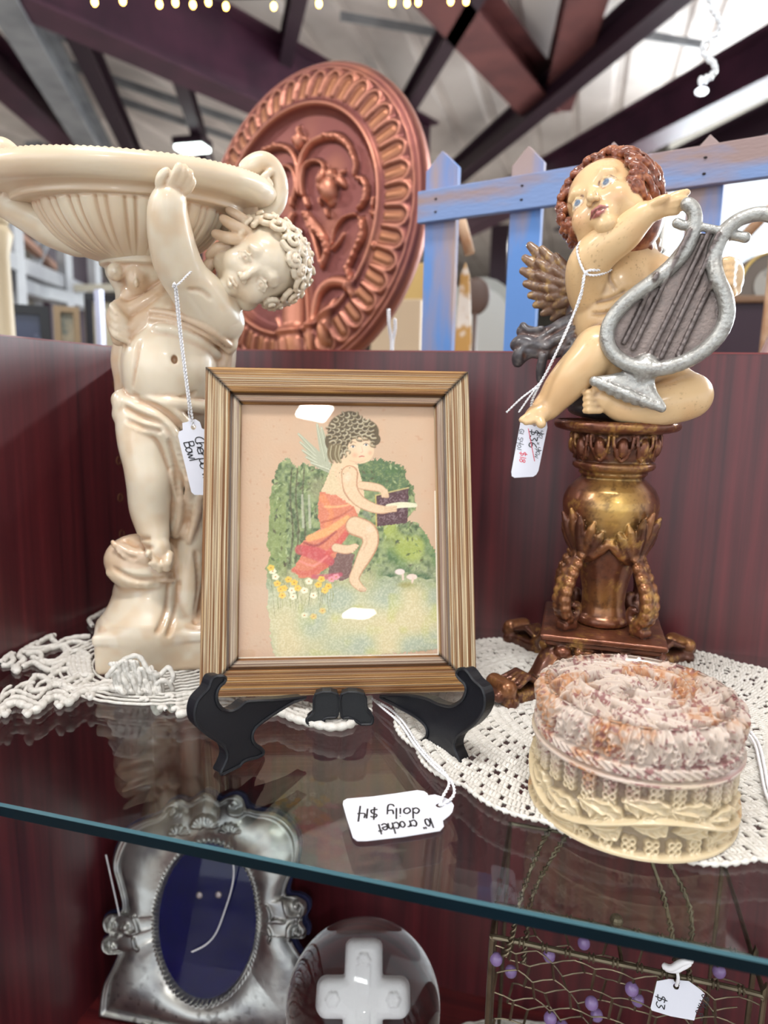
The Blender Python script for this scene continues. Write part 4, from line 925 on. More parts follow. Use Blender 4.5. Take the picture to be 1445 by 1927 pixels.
def grid_faces(nr, nc, wrap=False):
    i, j = np.meshgrid(np.arange(nr-1), np.arange(nc if wrap else nc-1), indexing='ij'); i = i.ravel(); j = j.ravel(); j2 = (j+1) % nc
    return np.stack([i*nc+j, i*nc+j2, (i+1)*nc+j2, (i+1)*nc+j], 1)
def blur(Z, nr, nc, k=1, wrap=False):
    Z = Z.reshape(nr, nc)
    for _ in range(k):
        P = np.pad(Z, ((1, 1), (0, 0)), mode='edge'); Z = (P[:-2]+2*P[1:-1]+P[2:])/4
        P = np.pad(Z, ((0, 0), (1, 1)), mode='wrap' if wrap else 'edge'); Z = (P[:, :-2]+2*P[:, 1:-1]+P[:, 2:])/4
    return Z.ravel()

# ------------------------------------------------------------------ carved soapstone box
m_stone = mat('soapstone', (226, 208, 176), .34, attr='col', coat=.35, coatr=.2, bump=(150, .25, .0008), sss=.1)
BX, BY, BR, BH, BZ = .4123, -.2344, .0466, .0555, .0032
def build_box():
    base = empty('carved_stone_box', (BX, BY, BZ)); tag(base, 'round carved soapstone trinket box with leaves, cream and maroon speckled, on the white doily', 'box')
    cam_a = math.atan2(CAM[1]-BY, CAM[0]-BX)
    def color(P, Z, lid):
        n1 = vnoise(P, 90, 1); n2 = vnoise(P, 420, 2); n3 = vnoise(P, 45, 5); n4 = vnoise(P, 900, 7)
        cream, pale, mar, och, grey = (np.array(srgb(*c)) for c in ((206, 188, 154), (196, 180, 168), (122, 54, 62), (176, 112, 46), (96, 74, 66)))
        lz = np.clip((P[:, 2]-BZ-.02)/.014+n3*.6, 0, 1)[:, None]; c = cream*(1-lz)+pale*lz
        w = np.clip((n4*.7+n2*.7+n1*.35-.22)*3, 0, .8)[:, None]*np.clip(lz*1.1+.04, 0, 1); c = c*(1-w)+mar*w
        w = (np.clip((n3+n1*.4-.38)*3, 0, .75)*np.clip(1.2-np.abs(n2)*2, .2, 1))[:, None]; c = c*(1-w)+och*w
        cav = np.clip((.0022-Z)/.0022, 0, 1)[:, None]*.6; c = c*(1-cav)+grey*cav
        return c
    # body and lid side: theta x height
    def side(z0, z1, name, lid):
        nt, nz = 860, 96 if not lid else 50; th = np.linspace(0, 2*math.pi, nt, endpoint=False); zz = np.linspace(z0, z1, nz); TH, ZZ = np.meshgrid(th, zz); U = ((TH-cam_a+math.pi) % (2*math.pi))*BR-math.pi*BR
        r = Rel(U, ZZ); C0 = 2*math.pi*BR; h = .0048
        if not lid:
            mid = (z0+z1)/2
            def wave(u): return mid-.005+.0055*math.sin(u/C0*2*math.pi*3+.6)
            N_ = 15
            for k in range(N_*2):
                u0 = -C0/2+k*C0/(N_*2)
                for q in range(8):
                    x, y = u0+(q % 2)*.0030, z1-.0036-(q//2)*.0030
                    if y > wave(x)+.004: r.ring(x, y, .0012, .0008, h*.62)
                for q in range(4):
                    x, y = u0+(q % 2)*.0030, z0+.0032+(q//2)*.0030
                    if y < wave(x)-.004: r.ring(x, y, .0012, .0008, h*.62)
            for k in range(N_):
                u0 = -C0/2+k*C0/N_; yb = wave(u0)
                r.leaf(u0+.009, yb-.0005, 2.55, .0225, .0072, h*1.05, .30, 4); r.leaf(u0+.008, yb+.0005, -2.62, .0175, .0066, h*1.0, -.30, 4)
            r.stroke([(u, wave(u)) for u in np.linspace(-C0/2, C0/2, 120)], .0015, h*1.12)
            r.Z = np.maximum(r.Z, np.where((r.Y < z0+.0016) | (r.Y > z1-.0016), h, 0))
        else:
            r.Z += h*.35
            for k in range(44):
                for q in range(3): r.ring(-C0/2+(k+.5)*C0/44+.0013*(q % 2), z0+.0090+.0030*q, .0012, .0008, h*.8)
            for k in range(22):
                u0 = -C0/2+k*C0/22; r.leaf(u0, z1+.003, -1.95, .0165, .0056, h*1.15, .25, 4)
            cut = (np.abs(r.Y-(z0+.0035)) < .0024); r.Z = np.where(cut, h*.75+.0005*np.sign(np.sin((r.X+r.Y*1.6)/.0021*math.pi)), r.Z); r.Z = np.where(np.abs(r.Y-(z0+.0064)) < .0005, h*.2, r.Z)
        Z = blur(r.Z, nz, nt, 1, True); rad = BR-h+Z
        if lid: e = np.clip((r.Y-(z1-.005))/.005, 0, 1); rad = rad-.0035*e**2
        V = np.stack([BX+rad*np.cos(TH.ravel()), BY+rad*np.sin(TH.ravel()), BZ+ZZ.ravel()], 1)
        return V, grid_faces(nz, nt, True), Z, nt, nz
    V, Q, Z, nt, nz = side(0, .0335, 'body', False)
    col = color(V, Z, False)
    # close the bottom and floor
    n = len(V); V2 = np.concatenate([V, [[BX, BY, BZ]]]); bot = np.stack([np.arange(nt), np.full(nt, n), np.full(nt, n), (np.arange(nt)+1) % nt], 1)[:, [0, 3, 1]]
    Fc = [tuple(q) for q in Q.tolist()]+[tuple(q) for q in bot.tolist()]+[tuple(range((nz-1)*nt, nz*nt))]
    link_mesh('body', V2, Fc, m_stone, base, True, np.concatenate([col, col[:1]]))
    V, Q, Z, nt, nz = side(.0337, BH, 'lid', True); col = color(V, Z, True)
    # lid top: polar disc carved with a swirling garland
    nr = 112; R1 = BR-.0035-.0012; rr = np.linspace(1, .004, nr)**1.0*R1; th = np.linspace(0, 2*math.pi, nt, endpoint=False); T2, R2 = np.meshgrid(th, rr)
    r = Rel(R2*np.cos(T2-cam_a), R2*np.sin(T2-cam_a)); h = .0046
    sp = [(.90*R1*math.cos(a), .90*R1*math.sin(a)) for a in np.linspace(-.6, 1.2, 30)]
    S_ = [(.034*math.cos(t*4.2+2.2)*(1-.62*t), .034*math.sin(t*4.2+2.2)*(1-.62*t)) for t in np.linspace(0, 1, 14)]
    for k in range(30): a = k*.9; q = .010+.024*((k*7) % 9)/9; r.ring(q*math.cos(a), q*math.sin(a), .0014, .0009, h*.6)
    for k in range(15):
        a = k*2*math.pi/15; r.leaf(.023*math.cos(a), .023*math.sin(a), a+.95, .024, .0062, h*1.05, .35, 4)
    for k in range(9):
        a = k*2*math.pi/9+.2; r.leaf(.007*math.cos(a), .007*math.sin(a), a+1.1, .021, .0062, h*.9, .4, 4)
    r.stroke([(.0235*math.cos(t)*(1+.10*math.sin(3*t)), .0235*math.sin(t)*(1+.10*math.sin(3*t))) for t in np.linspace(0, 6.283, 60)], .0017, h*1.15)
    r.stroke([(.004+.019*t*math.cos(1+t*1.4), .019*t*math.sin(1+t*1.4)) for t in np.linspace(0, 1, 12)], .0018, h*1.1)
    Zt = blur(r.Z, nr, nt, 1, True); e = np.clip((R2.ravel()/R1-.9)/.1, 0, 1); Zt = Zt*(1-e)+Z.reshape(nz, nt)[-1][None].repeat(nr, 0).ravel()*e*0+h*.85*e
    drop = .0016*(R2.ravel()/R1)**2
    V3 = np.stack([BX+R2.ravel()*np.cos(T2.ravel()), BY+R2.ravel()*np.sin(T2.ravel()), BZ+BH-h*.85+Zt-drop*0], 1)
    col3 = color(V3, Zt, True); o = len(V); Q3 = grid_faces(nr, nt, True)+o; j = np.arange(nt); j2 = (j+1) % nt; seam = np.stack([(nz-1)*nt+j, (nz-1)*nt+j2, o+j2, o+j], 1)
    Vn = np.concatenate([V, V3]); Qn = np.concatenate([Q, seam, Q3])
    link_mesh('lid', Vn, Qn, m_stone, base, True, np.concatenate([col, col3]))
    return base
build_box()
# ------------------------------------------------------------------ framed cherub print on a black easel
FY, FT, FR = .3529, .2894, .0062; FO = np.array([.2529, -.1864, .0125]); FW, FH = .1639, .1985
def rotframe(y, t, r):
    X = np.array([math.cos(y), math.sin(y), 0]); back = np.array([-math.sin(y), math.cos(y), 0]); Yv = np.array([0, 0, 1.])*math.cos(t)+back*math.sin(t)
    X2 = X*math.cos(r)+Yv*math.sin(r); Y2 = Yv*math.cos(r)-X*math.sin(r); return X2, Y2, np.cross(X2, Y2)
FX, FYv, FN = rotframe(FY, FT, FR)
m_frame = mat('limed_wood', (200, 170, 120), .45, attr='col', spec=.5, bump=(700, .3, .0006))
m_print = mat('glossy_print', (220, 190, 160), .45, attr='col', bump=(650, .35, .0005))
m_pglass = m_glass.copy(); m_pglass.name = 'picture_glass'; m_pglass.node_tree.nodes['Transparent BSDF'].inputs[0].default_value = (.99, .99, .99, 1)
m_black = mat('black_plastic', (22, 24, 30), .36, spec=.5, bump=(900, .15, .0004))
m_backing = mat('brown_card', (110, 84, 60), .8)
def pj(V):
    d = V-CAM; z = d@CF; return CX+F_PX*(d@CR)/z, CY-F_PX*(d@CU)/z
def build_frame():
    fr = empty('picture_frame', FO); tag(fr, 'gold and cream grooved wooden picture frame holding the cherub print', 'picture frame')
    TH = .013
    def W3(u, v, n): return FO+np.outer(u, FX)+np.outer(v, FYv)+np.outer(n, FN)
    # moulding profile across the rail (distance in from outer edge, height)
    pr = [(0, -TH), (0, -.001)]
    for i in range(40):
        x = .0004+.0146*i/39; pr.append((x, -.0006+.0003*math.sin(x*9000)+.00028*math.sin(x*5200+1)+.0006*math.sin(x/.015*math.pi)))
    pr += [(.0152, -.004), (.0160, -.0048), (.0166, -.0034)]+[(.0168+.0036*i/8, -.0032+.0002*math.sin(i*2)+.0004*math.sin(i/8*math.pi)) for i in range(9)]+[(.0206, -.0055), (.0214, -.006), (.0214, -TH)]
    pr = np.array(pr); W = .0214
    br, go, cr, dk, gr = (np.array(srgb(*c)) for c in ((118, 76, 38), (168, 124, 66), (214, 200, 168), (70, 50, 34), (150, 136, 128)))
    def rail(side):
        nl = 60; V = []; Cc = []; hor = side in 'tb'; r2 = np.random.default_rng(ord(side))
        g1 = r2.random(len(pr)); g2 = r2.random(len(pr))
        for i in range(nl+1):
            t = i/nl; d, h = pr[:, 0], pr[:, 1]
            if hor:
                u = -FW/2+d+(FW-2*d)*t; v = np.full(len(pr), 0.)+(FH-d if side == 't' else d)
            else:
                v = d+(FH-2*d)*t; u = (FW/2-d if side == 'r' else -FW/2+d)+0*d
            V.append(W3(u, v, h))
            q = vnoise(np.stack([np.full(len(pr), t*5), np.arange(len(pr))*.9, np.full(len(pr), ord(side)*3.)], 1), 1.0, 3)
            w = np.clip((g1-.4)*1.6+q*.7+(0 if hor else .25), 0, 1)[:, None]
            c = (br*(1-w)+go*w) if hor else (br*(1-w)+cr*w)
            if hor: w = np.clip((g2-.75)*3, 0, .6)[:, None]; c = c*(1-w)+cr*w
            w = np.clip((q-.25)*1.5, 0, .5)[:, None]; c = c*(1-w)+go*w
            m = ((d > .0150) & (d < .0166))[:, None]; c = np.where(m, dk*.6+br*.4 if hor else gr*.6+dk*.4, c)
            m = ((d > .0166) & (d < .0206))[:, None]; c = np.where(m, c*.5+gr*.5, c)
            m = (h < -.0062)[:, None]; c = np.where(m, dk, c)
            if i in (0, nl): c = c*0+dk*.25
            Cc.append(c)
        V = np.concatenate(V); n = len(pr); Q = grid_faces(nl+1, n)
        if side in 'tr': pass
        o = link_mesh('rail', V, Q, m_frame, fr, True, np.concatenate(Cc)); return o
    for sd in 'tblr': rail(sd)
    b = MB(); b.box(FO+FYv*FH/2-FN*(TH-.0015), FX*(FW/2-.004), FYv*(FH/2-.004), FN*.0012); b.build('backing_board', m_backing, fr)
    g = MB(); g.box(FO+FYv*FH/2-FN*.0068, FX*(FW/2-W+.0005), FYv*(FH/2-W+.0005), FN*.0001)
    g.v[0] = g.v[0]; g.f = [(1, 3, 7, 5)]; link_mesh('picture_pane', g.v[0], g.f, m_pglass, fr)
    # the print itself, painted point by point
    nu, nv = 340, 440; u = np.linspace(-FW/2+W-.0005, FW/2-W+.0005, nu); v = np.linspace(W-.0005, FH-W+.0005, nv); U, Vv = np.meshgrid(u, v); U = U.ravel(); Vv = Vv.ravel()
    V = W3(U, Vv, np.full(len(U), -.0085)); px, py = pj(V); X = (px-360)*2.35; Y = (py-660)*2.35   # study coordinates of the print
    P3 = np.stack([X, Y, 0*X], 1); n_a = vnoise(P3, .02, 1); n_b = vnoise(P3, .07, 2); n_c = vnoise(P3, .2, 3); n_d = vnoise(P3, .009, 4)
    K = lambda *c: np.array(srgb(*c)); col = np.tile(K(202, 172, 144), (len(X), 1)); E = np.zeros(len(X))
    def mix(w, c): 
        nonlocal col; w = np.clip(w, 0, 1)[:, None]; col = col*(1-w)+(np.array(c) if not isinstance(c, tuple) else K(*c))*w
    mix(np.clip(n_a*.35+.1, 0, .3), (206, 166, 134)); ed = np.minimum(np.minimum(X-205, 1100-X), np.minimum(Y-235, 1380-Y)); mix(np.exp(-np.clip(ed, 0, 999)/26)*.45, (176, 130, 100)); mix((n_b > .62)*.25, (180, 120, 84))
    def inside(poly, wob=0):
        x = X+n_b*wob; y = Y+n_c*wob; ins = np.zeros(len(X), bool); P = np.array(poly, float)
        for i in range(len(P)):
            a, b = P[i], P[(i+1) % len(P)]; c = ((a[1] > y) != (b[1] > y)) & (x < (b[0]-a[0])*(y-a[1])/(b[1]-a[1]+1e-9)+a[0]); ins ^= c
        return ins.astype(float)
    def sd(P, n=4):
        P = np.array(P, float); P = spline(P, n) if n else P; R = P[:, 2].max()+3; I = np.where((X > P[:, 0].min()-R) & (X < P[:, 0].max()+R) & (Y > P[:, 1].min()-R) & (Y < P[:, 1].max()+R))[0]; best = np.full(len(X), 99.); x, y = X[I], Y[I]; b = best[I]
        for i in range(len(P)-1):
            a, c = P[i], P[i+1]; d = c[:2]-a[:2]; t = np.clip(((x-a[0])*d[0]+(y-a[1])*d[1])/(d@d+1e-9), 0, 1); b = np.minimum(b, np.hypot(x-a[0]-d[0]*t, y-a[1]-d[1]*t)-(a[2]+(c[2]-a[2])*t))
        best[I] = b; return best
    def st(P, c, a=1, soft=1.5, n=4, clip=None): mix(np.clip(.5-sd(P, n)/soft, 0, 1)*a*(1 if clip is None else clip), c)
    def el(x, y, rx, ry, c, a=1, soft=.15, ang=0):
        q, s_ = math.cos(ang), math.sin(ang); d = np.hypot(((X-x)*q+(Y-y)*s_)/rx, (-(X-x)*s_+(Y-y)*q)/ry); mix(np.clip((1-d)/soft, 0, 1)*a, c)
    sil = [(345, 800), (330, 860), (348, 900), (330, 960), (336, 1050), (338, 1150), (350, 1250), (360, 1330), (385, 1368), (480, 1370), (700, 1355), (900, 1340), (1060, 1325), (1110, 1310), (1104, 1100), (1098, 920), (1060, 860), (1030, 800), (1000, 762), (950, 750), (995, 690), (980, 600), (950, 570), (950, 530), (925, 505), (880, 490), (820, 478), (770, 490), (700, 520), (620, 500), (560, 520), (490, 500), (462, 520), (430, 470), (400, 490), (378, 530), (360, 570), (352, 620), (345, 700)]
    S_ = inside(sil, 9); dS = S_
    mix(S_*1, (124, 140, 96)); 
    lo = np.clip((Y-930)/140, 0, 1)*S_; mix(lo, (186, 186, 146)); mix(lo*np.clip(n_d*1.2+.2, 0, .8), (214, 196, 150)); mix(lo*np.clip(-n_d*1.2, 0, .6), (158, 172, 158)); mix(lo*np.clip(n_a-.3, 0, .5), (190, 190, 96)); mix(lo*np.clip(n_c*.4, 0, .2), (232, 226, 196))
    hi = S_*(1-np.clip((Y-930)/140, 0, 1)); mix(hi*np.clip(n_b*1.6, 0, .8), (66, 88, 52)); mix(hi*np.clip(-n_b*1.3, 0, .7), (160, 172, 116)); mix(hi*np.clip(n_a*1.2-.1, 0, .6)*(X > 780), (84, 122, 66)); mix(hi*np.clip(n_d*1.5, 0, .7)*(X > 850)*(Y > 760), (174, 184, 84)); mix(hi*(X > 730)*(Y < 620)*np.clip(.6+n_c*.8, 0, .9), (62, 96, 54))
    mix(hi*(X < 420)*np.clip((Y-560)/200, 0, .6), (142, 156, 92))
    r2 = np.random.default_rng(5)
    for i in range(260):      # leaves of the left shrub and the right bushes
        if i < 160: x, y = r2.uniform(365, 600), r2.uniform(500, 960)
        else: x, y = r2.uniform(760, 1020), r2.uniform(520, 980)
        a = r2.uniform(-2.6, -.4); l = r2.uniform(10, 26); c = ((54, 70, 40), (176, 188, 136), (110, 134, 78), (84, 74, 52))[i % 4]
        st([(x, y, 1.5), (x+math.cos(a)*l*.5, y+math.sin(a)*l*.5, l*.24), (x+math.cos(a)*l, y+math.sin(a)*l, 1)], c, .75, 2, 0, S_)
        E += 0
    for x0 in (445, 470, 500): st([(x0, 520, 3), (x0-8, 650, 4), (x0+4, 800, 4), (x0-10, 940, 4)], (84, 78, 54), .7)
    for x0 in (490, 520): st([(x0, 640, 5), (x0+5, 780, 6)], (196, 196, 172), .6)
    el(560, 610, 60, 70, (150, 146, 112), .6, .6)
    for i in range(60):       # grass and stems
        x, y = r2.uniform(350, 640), r2.uniform(1000, 1110); st([(x, y, 1.2), (x+r2.uniform(-12, 12), y+r2.uniform(25, 80), .8)], ((70, 86, 44), (110, 100, 60), (140, 140, 70))[i % 3], .7, 2, 0)
    for x, y in ((935, 980), (880, 1000), (1000, 1000), (1040, 1010)):
        for k in range(14): a = -2.8+k*.2; st([(x, y, 2), (x+math.cos(a)*42, y+math.sin(a)*30, 1)], (52, 92, 52), .7, 2, 0)
    el(922, 978, 24, 14, (236, 214, 206), 1, .2); el(975, 1000, 26, 14, (236, 210, 196), 1, .2); st([(935, 990, 5), (936, 1012, 4)], (226, 200, 184)); st([(980, 1008, 5), (976, 1026, 4)], (226, 200, 184)); el(950, 1036, 50, 18, (150, 140, 60), .6, .6)
    # wings
    for a in (((600, 505), (474, 368), 13), ((600, 510), (482, 405), 12), ((602, 515), (492, 440), 12), ((605, 520), (508, 470), 12), ((590, 480), (556, 325), 12), ((605, 470), (575, 340), 11), ((610, 525), (530, 495), 12)):
        (x0, y0), (x1, y1), r_ = a; st([(x0, y0, r_*1.3), ((x0+x1)/2, (y0+y1)/2, r_), (x1, y1, 5)], (176, 178, 154), 1, 2); st([(x0, y0, 1.5), (x1, y1, 1.2)], (226, 228, 204), .8, 2); st([(x0+4, y0+8, 1.2), (x1+4, y1+8, 1)], (118, 122, 90), .8, 2)
    skin, sh = (226, 196, 160), (186, 132, 98)
    mix(inside([(650, 470), (620, 510), (600, 560), (575, 620), (566, 700), (740, 720), (765, 640), (750, 560), (735, 505)], 3), skin); mix(inside([(625, 520), (600, 570), (570, 640), (640, 660), (660, 600), (640, 560)], 8)*.5, (214, 200, 160))
    st([(668, 560, 3), (676, 620, 4), (700, 660, 3)], (150, 96, 84), .7, 4)
    # seat
    mix(inside([(640, 880), (720, 900), (705, 1000), (660, 1020), (610, 1000), (600, 930)], 5), (120, 88, 82))
    # drapery
    mix(inside([(566, 622), (640, 640), (720, 690), (738, 745), (700, 795), (660, 860), (640, 905), (600, 960), (545, 1002), (480, 1005), (445, 968), (492, 900), (480, 860), (520, 818), (572, 790), (560, 720)], 5), (214, 128, 98))
    for q, c in (([(480, 880, 22), (560, 900, 30), (610, 930, 22)], (196, 72, 84)), ([(450, 972, 9), (520, 985, 12), (590, 950, 14)], (204, 96, 80)), ([(520, 830, 14), (600, 800, 18), (690, 740, 12)], (238, 176, 112)), ([(580, 650, 16), (620, 720, 10), (600, 770, 14)], (226, 140, 92)), ([(600, 900, 12), (660, 840, 14), (720, 760, 8)], (206, 84, 80)),
                 ([(500, 850, 5), (560, 860, 6), (640, 800, 4)], (150, 50, 60)), ([(575, 760, 3), (640, 740, 4), (710, 700, 3)], (176, 80, 60)), ([(590, 690, 3), (650, 690, 4), (700, 680, 2)], (246, 190, 130)), ([(480, 930, 3), (540, 950, 4), (600, 910, 3)], (240, 150, 140)), ([(540, 1000, 10), (600, 1000, 12), (660, 990, 9)], (196, 84, 106))):
        st(q, c, .8, 8)
    # legs
    def limb(P):
        st(P, sh, 1, 2); st([(x-1, y-1, r_*.86) for x, y, r_ in P], skin, 1, 6)
    limb([(640, 872, 20), (690, 880, 20), (725, 866, 13)]); 
    for k in range(4): el(712+k*8, 890-k*9, 6, 5, skin, 1, .3); st([(716+k*8, 884-k*9, .8), (722+k*8, 888-k*9, .8)], (140, 84, 70), .8, 1.5, 0)
    limb([(725, 775, 44), (780, 800, 42), (792, 850, 36), (765, 910, 33), (735, 970, 24), (720, 1012, 23), (745, 1046, 17), (764, 1056, 10)])
    for k in range(4): st([(742+k*7, 1052, 1), (748+k*7, 1066, 1)], (150, 90, 70), .8, 2, 0)
    st([(760, 880, 2), (775, 850, 2), (770, 815, 2)], (206, 156, 126), .7, 8); el(790, 790, 24, 20, (240, 210, 184), .7, .8)
    # arms and book
    mix(inside([(812, 642), (962, 602), (955, 762), (815, 778)], 2), (84, 50, 58)); st([(815, 640, 3), (960, 606, 3)], (196, 180, 120), .9, 2); st([(815, 640, 3), (818, 775, 3)], (196, 176, 96), .9, 2); mix(inside([(830, 660), (945, 630), (940, 740), (832, 760)], 2)*.5*(n_c > .1), (130, 100, 110))
    st([(870, 690, 12), (930, 682, 13), (990, 684, 9)], (226, 222, 190), 1, 3); st([(770, 720, 14), (790, 740, 6)], (120, 130, 110), .8, 4)
    limb([(750, 596, 18), (800, 602, 19), (840, 612, 16), (862, 640, 12)]); 
    for k in range(4): limb([(842+k*7, 618, 5), (846+k*8, 646, 4.5)])
    limb([(700, 545, 38), (704, 610, 32), (742, 664, 27), (800, 694, 22), (850, 704, 18), (880, 700, 10)])
    for k in range(3): limb([(860, 694+k*9, 6), (905, 690+k*9, 4)])
    el(690, 560, 22, 30, (240, 214, 188), .6, .8)
    # head
    for hx, hy, hr in ((712, 372, 96), (650, 400, 62), (640, 450, 40), (770, 360, 62), (806, 392, 32), (700, 320, 60), (680, 350, 80)): el(hx, hy, hr, hr*.92, (96, 82, 58), 1, .08)
    el(748, 440, 62, 62, skin, 1, .08); el(704, 470, 36, 38, skin, 1, .2); el(758, 432, 42, 46, (236, 208, 180), .7, .8); el(722, 462, 18, 16, (216, 142, 120), .5, .9); el(790, 452, 14, 14, (216, 142, 120), .5, .9)
    for i in range(64):      # ringlets: dark hook with a pale crest
        a = i*2.39996; rr = math.sqrt((i+.5)/64)*1.02; x, y = 706+math.cos(a)*104*rr, 372+math.sin(a)*96*rr
        if abs(x-752) < 50 and y > 388: continue
        b = a+.8; P_ = [(x+16*math.cos(b+k*1.1)*(1-.12*k), y+13*math.sin(b+k*1.1)*(1-.12*k), 4.6-.7*k) for k in range(5)]
        st([(px_+2, py_+3, r_+1) for px_, py_, r_ in P_], (58, 48, 34), .75, 3, 3); st(P_, ((150, 132, 92), (176, 160, 124), (128, 108, 72))[i % 3], .85, 3, 3); st([(px_-1, py_-2, r_*.35) for px_, py_, r_ in P_], (214, 208, 186), .7, 2, 3)
    for x in (640, 618, 655): st([(x, 420, 10), (x-8, 460, 10), (x+4, 492, 6)], (120, 104, 72), .9, 4); st([(x+2, 420, 2), (x-4, 460, 2), (x+6, 490, 1.5)], (196, 186, 150), .8, 3)
    for x, y in ((714, 424), (772, 416)):
        el(x, y, 11, 6, (236, 226, 216), .9, .3); el(x+1, y, 5.5, 5.5, (70, 84, 96), 1, .3); st([(x-12, y-1, 1.3), (x, y-7, 1.5), (x+12, y-2, 1.3)], (90, 62, 46), .9, 1.5); st([(x-14, y-16, 1.2), (x, y-21, 1.4), (x+14, y-17, 1)], (130, 96, 66), .8, 2)
    st([(752, 424, 1), (758, 446, 1.4), (750, 450, 1.4)], (206, 150, 126), .8, 3); st([(742, 469, 2), (754, 466, 2.6), (764, 468, 2)], (190, 84, 84), .9, 2.5); st([(700, 486, 1.5), (740, 494, 2), (770, 484, 1)], (206, 156, 130), .6, 4)
    # yellow and white flowers
    for i, (x, y) in enumerate(((360, 975), (380, 1030), (430, 1012), (444, 1060), (402, 1082), (410, 1050), (520, 1020), (562, 1035), (606, 1042), (540, 1082), (470, 1050), (395, 1055), (500, 1060), (575, 1010), (590, 1060), (372, 1000), (455, 1025), (352, 960), (450, 1088), (640, 1000), (620, 1010), (500, 1170), (540, 1175), (580, 1150))):
        c = (236, 194, 74) if i % 3 else (242, 236, 204)
        if x > 615: c = (226, 150, 160)
        for k in range(5): a = k*1.257+i; el(x+9*math.cos(a), y+8*math.sin(a), 10, 8, c, .9 if y < 1120 else .5, .4)
        el(x, y, 5, 4, (200, 130, 50), .9, .4)
    for x, y in ((556, 520), (574, 532), (600, 540), (612, 522), (664, 524), (700, 518), (655, 540), (640, 556), (672, 545)): el(x, y, 2.4, 2.4, (50, 36, 30), .9, .4)
    mix(np.clip(n_c*.12, 0, .07)*S_, (236, 236, 220)); mix(np.clip(-n_c*.14, 0, .07)*S_, (70, 74, 50))
    # pale card edge along the bottom and right side
    mix((Vv < W+.0008).astype(float), (236, 226, 206)); mix((U > FW/2-W-.0009)*(Vv < FH*.62), (238, 228, 210))
    rel = .0002*S_; V = V+np.outer(rel+.00005*n_c*S_, FN)
    link_mesh('cherub_print', V, grid_faces(nv, nu), m_print, fr, True, col)
build_frame()

def build_easel():
    es = empty('display_easel', (.262, -.2, 0)); tag(es, 'small black plastic display easel with curled feet under the picture frame', 'easel')
    Lp = [(413.6, 1272), (402, 1274), (396, 1282), (391, 1296), (374, 1314), (367, 1330), (365.5, 1347), (371, 1364), (393.6, 1384), (416, 1399), (425, 1411), (427, 1424), (421, 1440), (415, 1453), (420, 1459), (432, 1458), (448, 1448), (456, 1434), (468, 1428), (489, 1426), (495, 1416), (490, 1408), (479, 1400), (474, 1388), (477, 1374), (488, 1362), (513, 1344), (553, 1320), (575, 1312), (523, 1317), (480, 1319), (462, 1321), (448, 1332), (433, 1338), (418, 1334), (408, 1321), (407, 1304), (413, 1291), (421, 1284), (423.5, 1277), (420, 1273)]
    Rp = [(866, 1259), (861, 1263), (860, 1270), (867, 1279), (875, 1287), (877.5, 1299), (871, 1316), (858, 1325), (846, 1329), (824, 1324), (802, 1314), (768, 1308), (730, 1309), (716, 1312), (745, 1328), (776, 1345), (794, 1358), (803, 1370), (804, 1383), (797, 1392), (788, 1396), (786, 1405), (792, 1412), (804, 1413), (822, 1412), (832, 1420), (843, 1432), (862, 1441), (867, 1437), (863, 1424), (857, 1410), (856, 1397), (864, 1382), (888, 1366), (903, 1350), (912, 1332), (913, 1312), (907, 1294), (892, 1280), (882, 1266), (874, 1259)]
    for name, poly, foot, back in (('left_wing', Lp, onz(424, 1457), np.array([.262, -.175, 0])), ('right_wing', Rp, onz(862, 1438), np.array([.268, -.172, 0]))):
        d = back-foot; d /= np.linalg.norm(d); nrm = np.cross(d, (0, 0, 1.)); nrm = nrm if np.dot(nrm, CAM-foot) > 0 else -nrm
        ux = d; pts = [onplane(x, y, foot, nrm)-foot for x, y in poly]; p2 = [(p@ux, max(p[2], .0004)) for p in pts]; p2 = [tuple(q) for q in spline(p2, 3, True)]; p2 = [(a, max(b, .0003)) for a, b in p2]
        b = MB(); b.prism(p2, foot, ux, (0, 0, 1), -nrm, .0062); b.tube([foot+ux*a+np.array((0, 0, max(q, .0010)))+nrm*.0001 for a, q in p2], .0010, 6, True)
        o = b.build('side_leg', m_black, es, False, bevel=None)
        for p in o.data.polygons: p.use_smooth = False
    cen = onz(640, 1366); nrm = CAM-cen; nrm[2] = 0; nrm /= np.linalg.norm(nrm); ux = np.cross((0, 0, 1.), nrm)
    for poly in ([(594, 1306), (634, 1306), (635, 1345), (624, 1350), (611, 1352), (606, 1364), (594, 1368), (582, 1364), (577, 1353), (590, 1340)], [(643, 1306), (684, 1306), (690, 1335), (701, 1349), (699, 1362), (684, 1365), (670, 1357), (656, 1350), (643, 1348)]):
        pts = [onplane(x, y, cen, nrm)-cen for x, y in poly]; p2 = [(p@ux, max(p[2], .0003)) for p in pts]; b = MB(); b.prism([tuple(q) for q in spline(p2, 3, True)], cen, ux, (0, 0, 1), -nrm, .006)
        b.tube([cen+ux*a+np.array((0, 0, max(q, .0009))) for a, q in spline(p2, 3, True)], .0009, 6, True); b.build('rear_leg', m_black, es)
    bb = FO-FN*.0155; b = MB(); b.box(bb+FYv*.05, FX*.007, FYv*.045, FN*.0015); b.beam(bb+FYv*.09, (bb[0]-.02, bb[1]+.075, .002), .012, .003); b.build('back_rest', m_black, es)
build_easel()
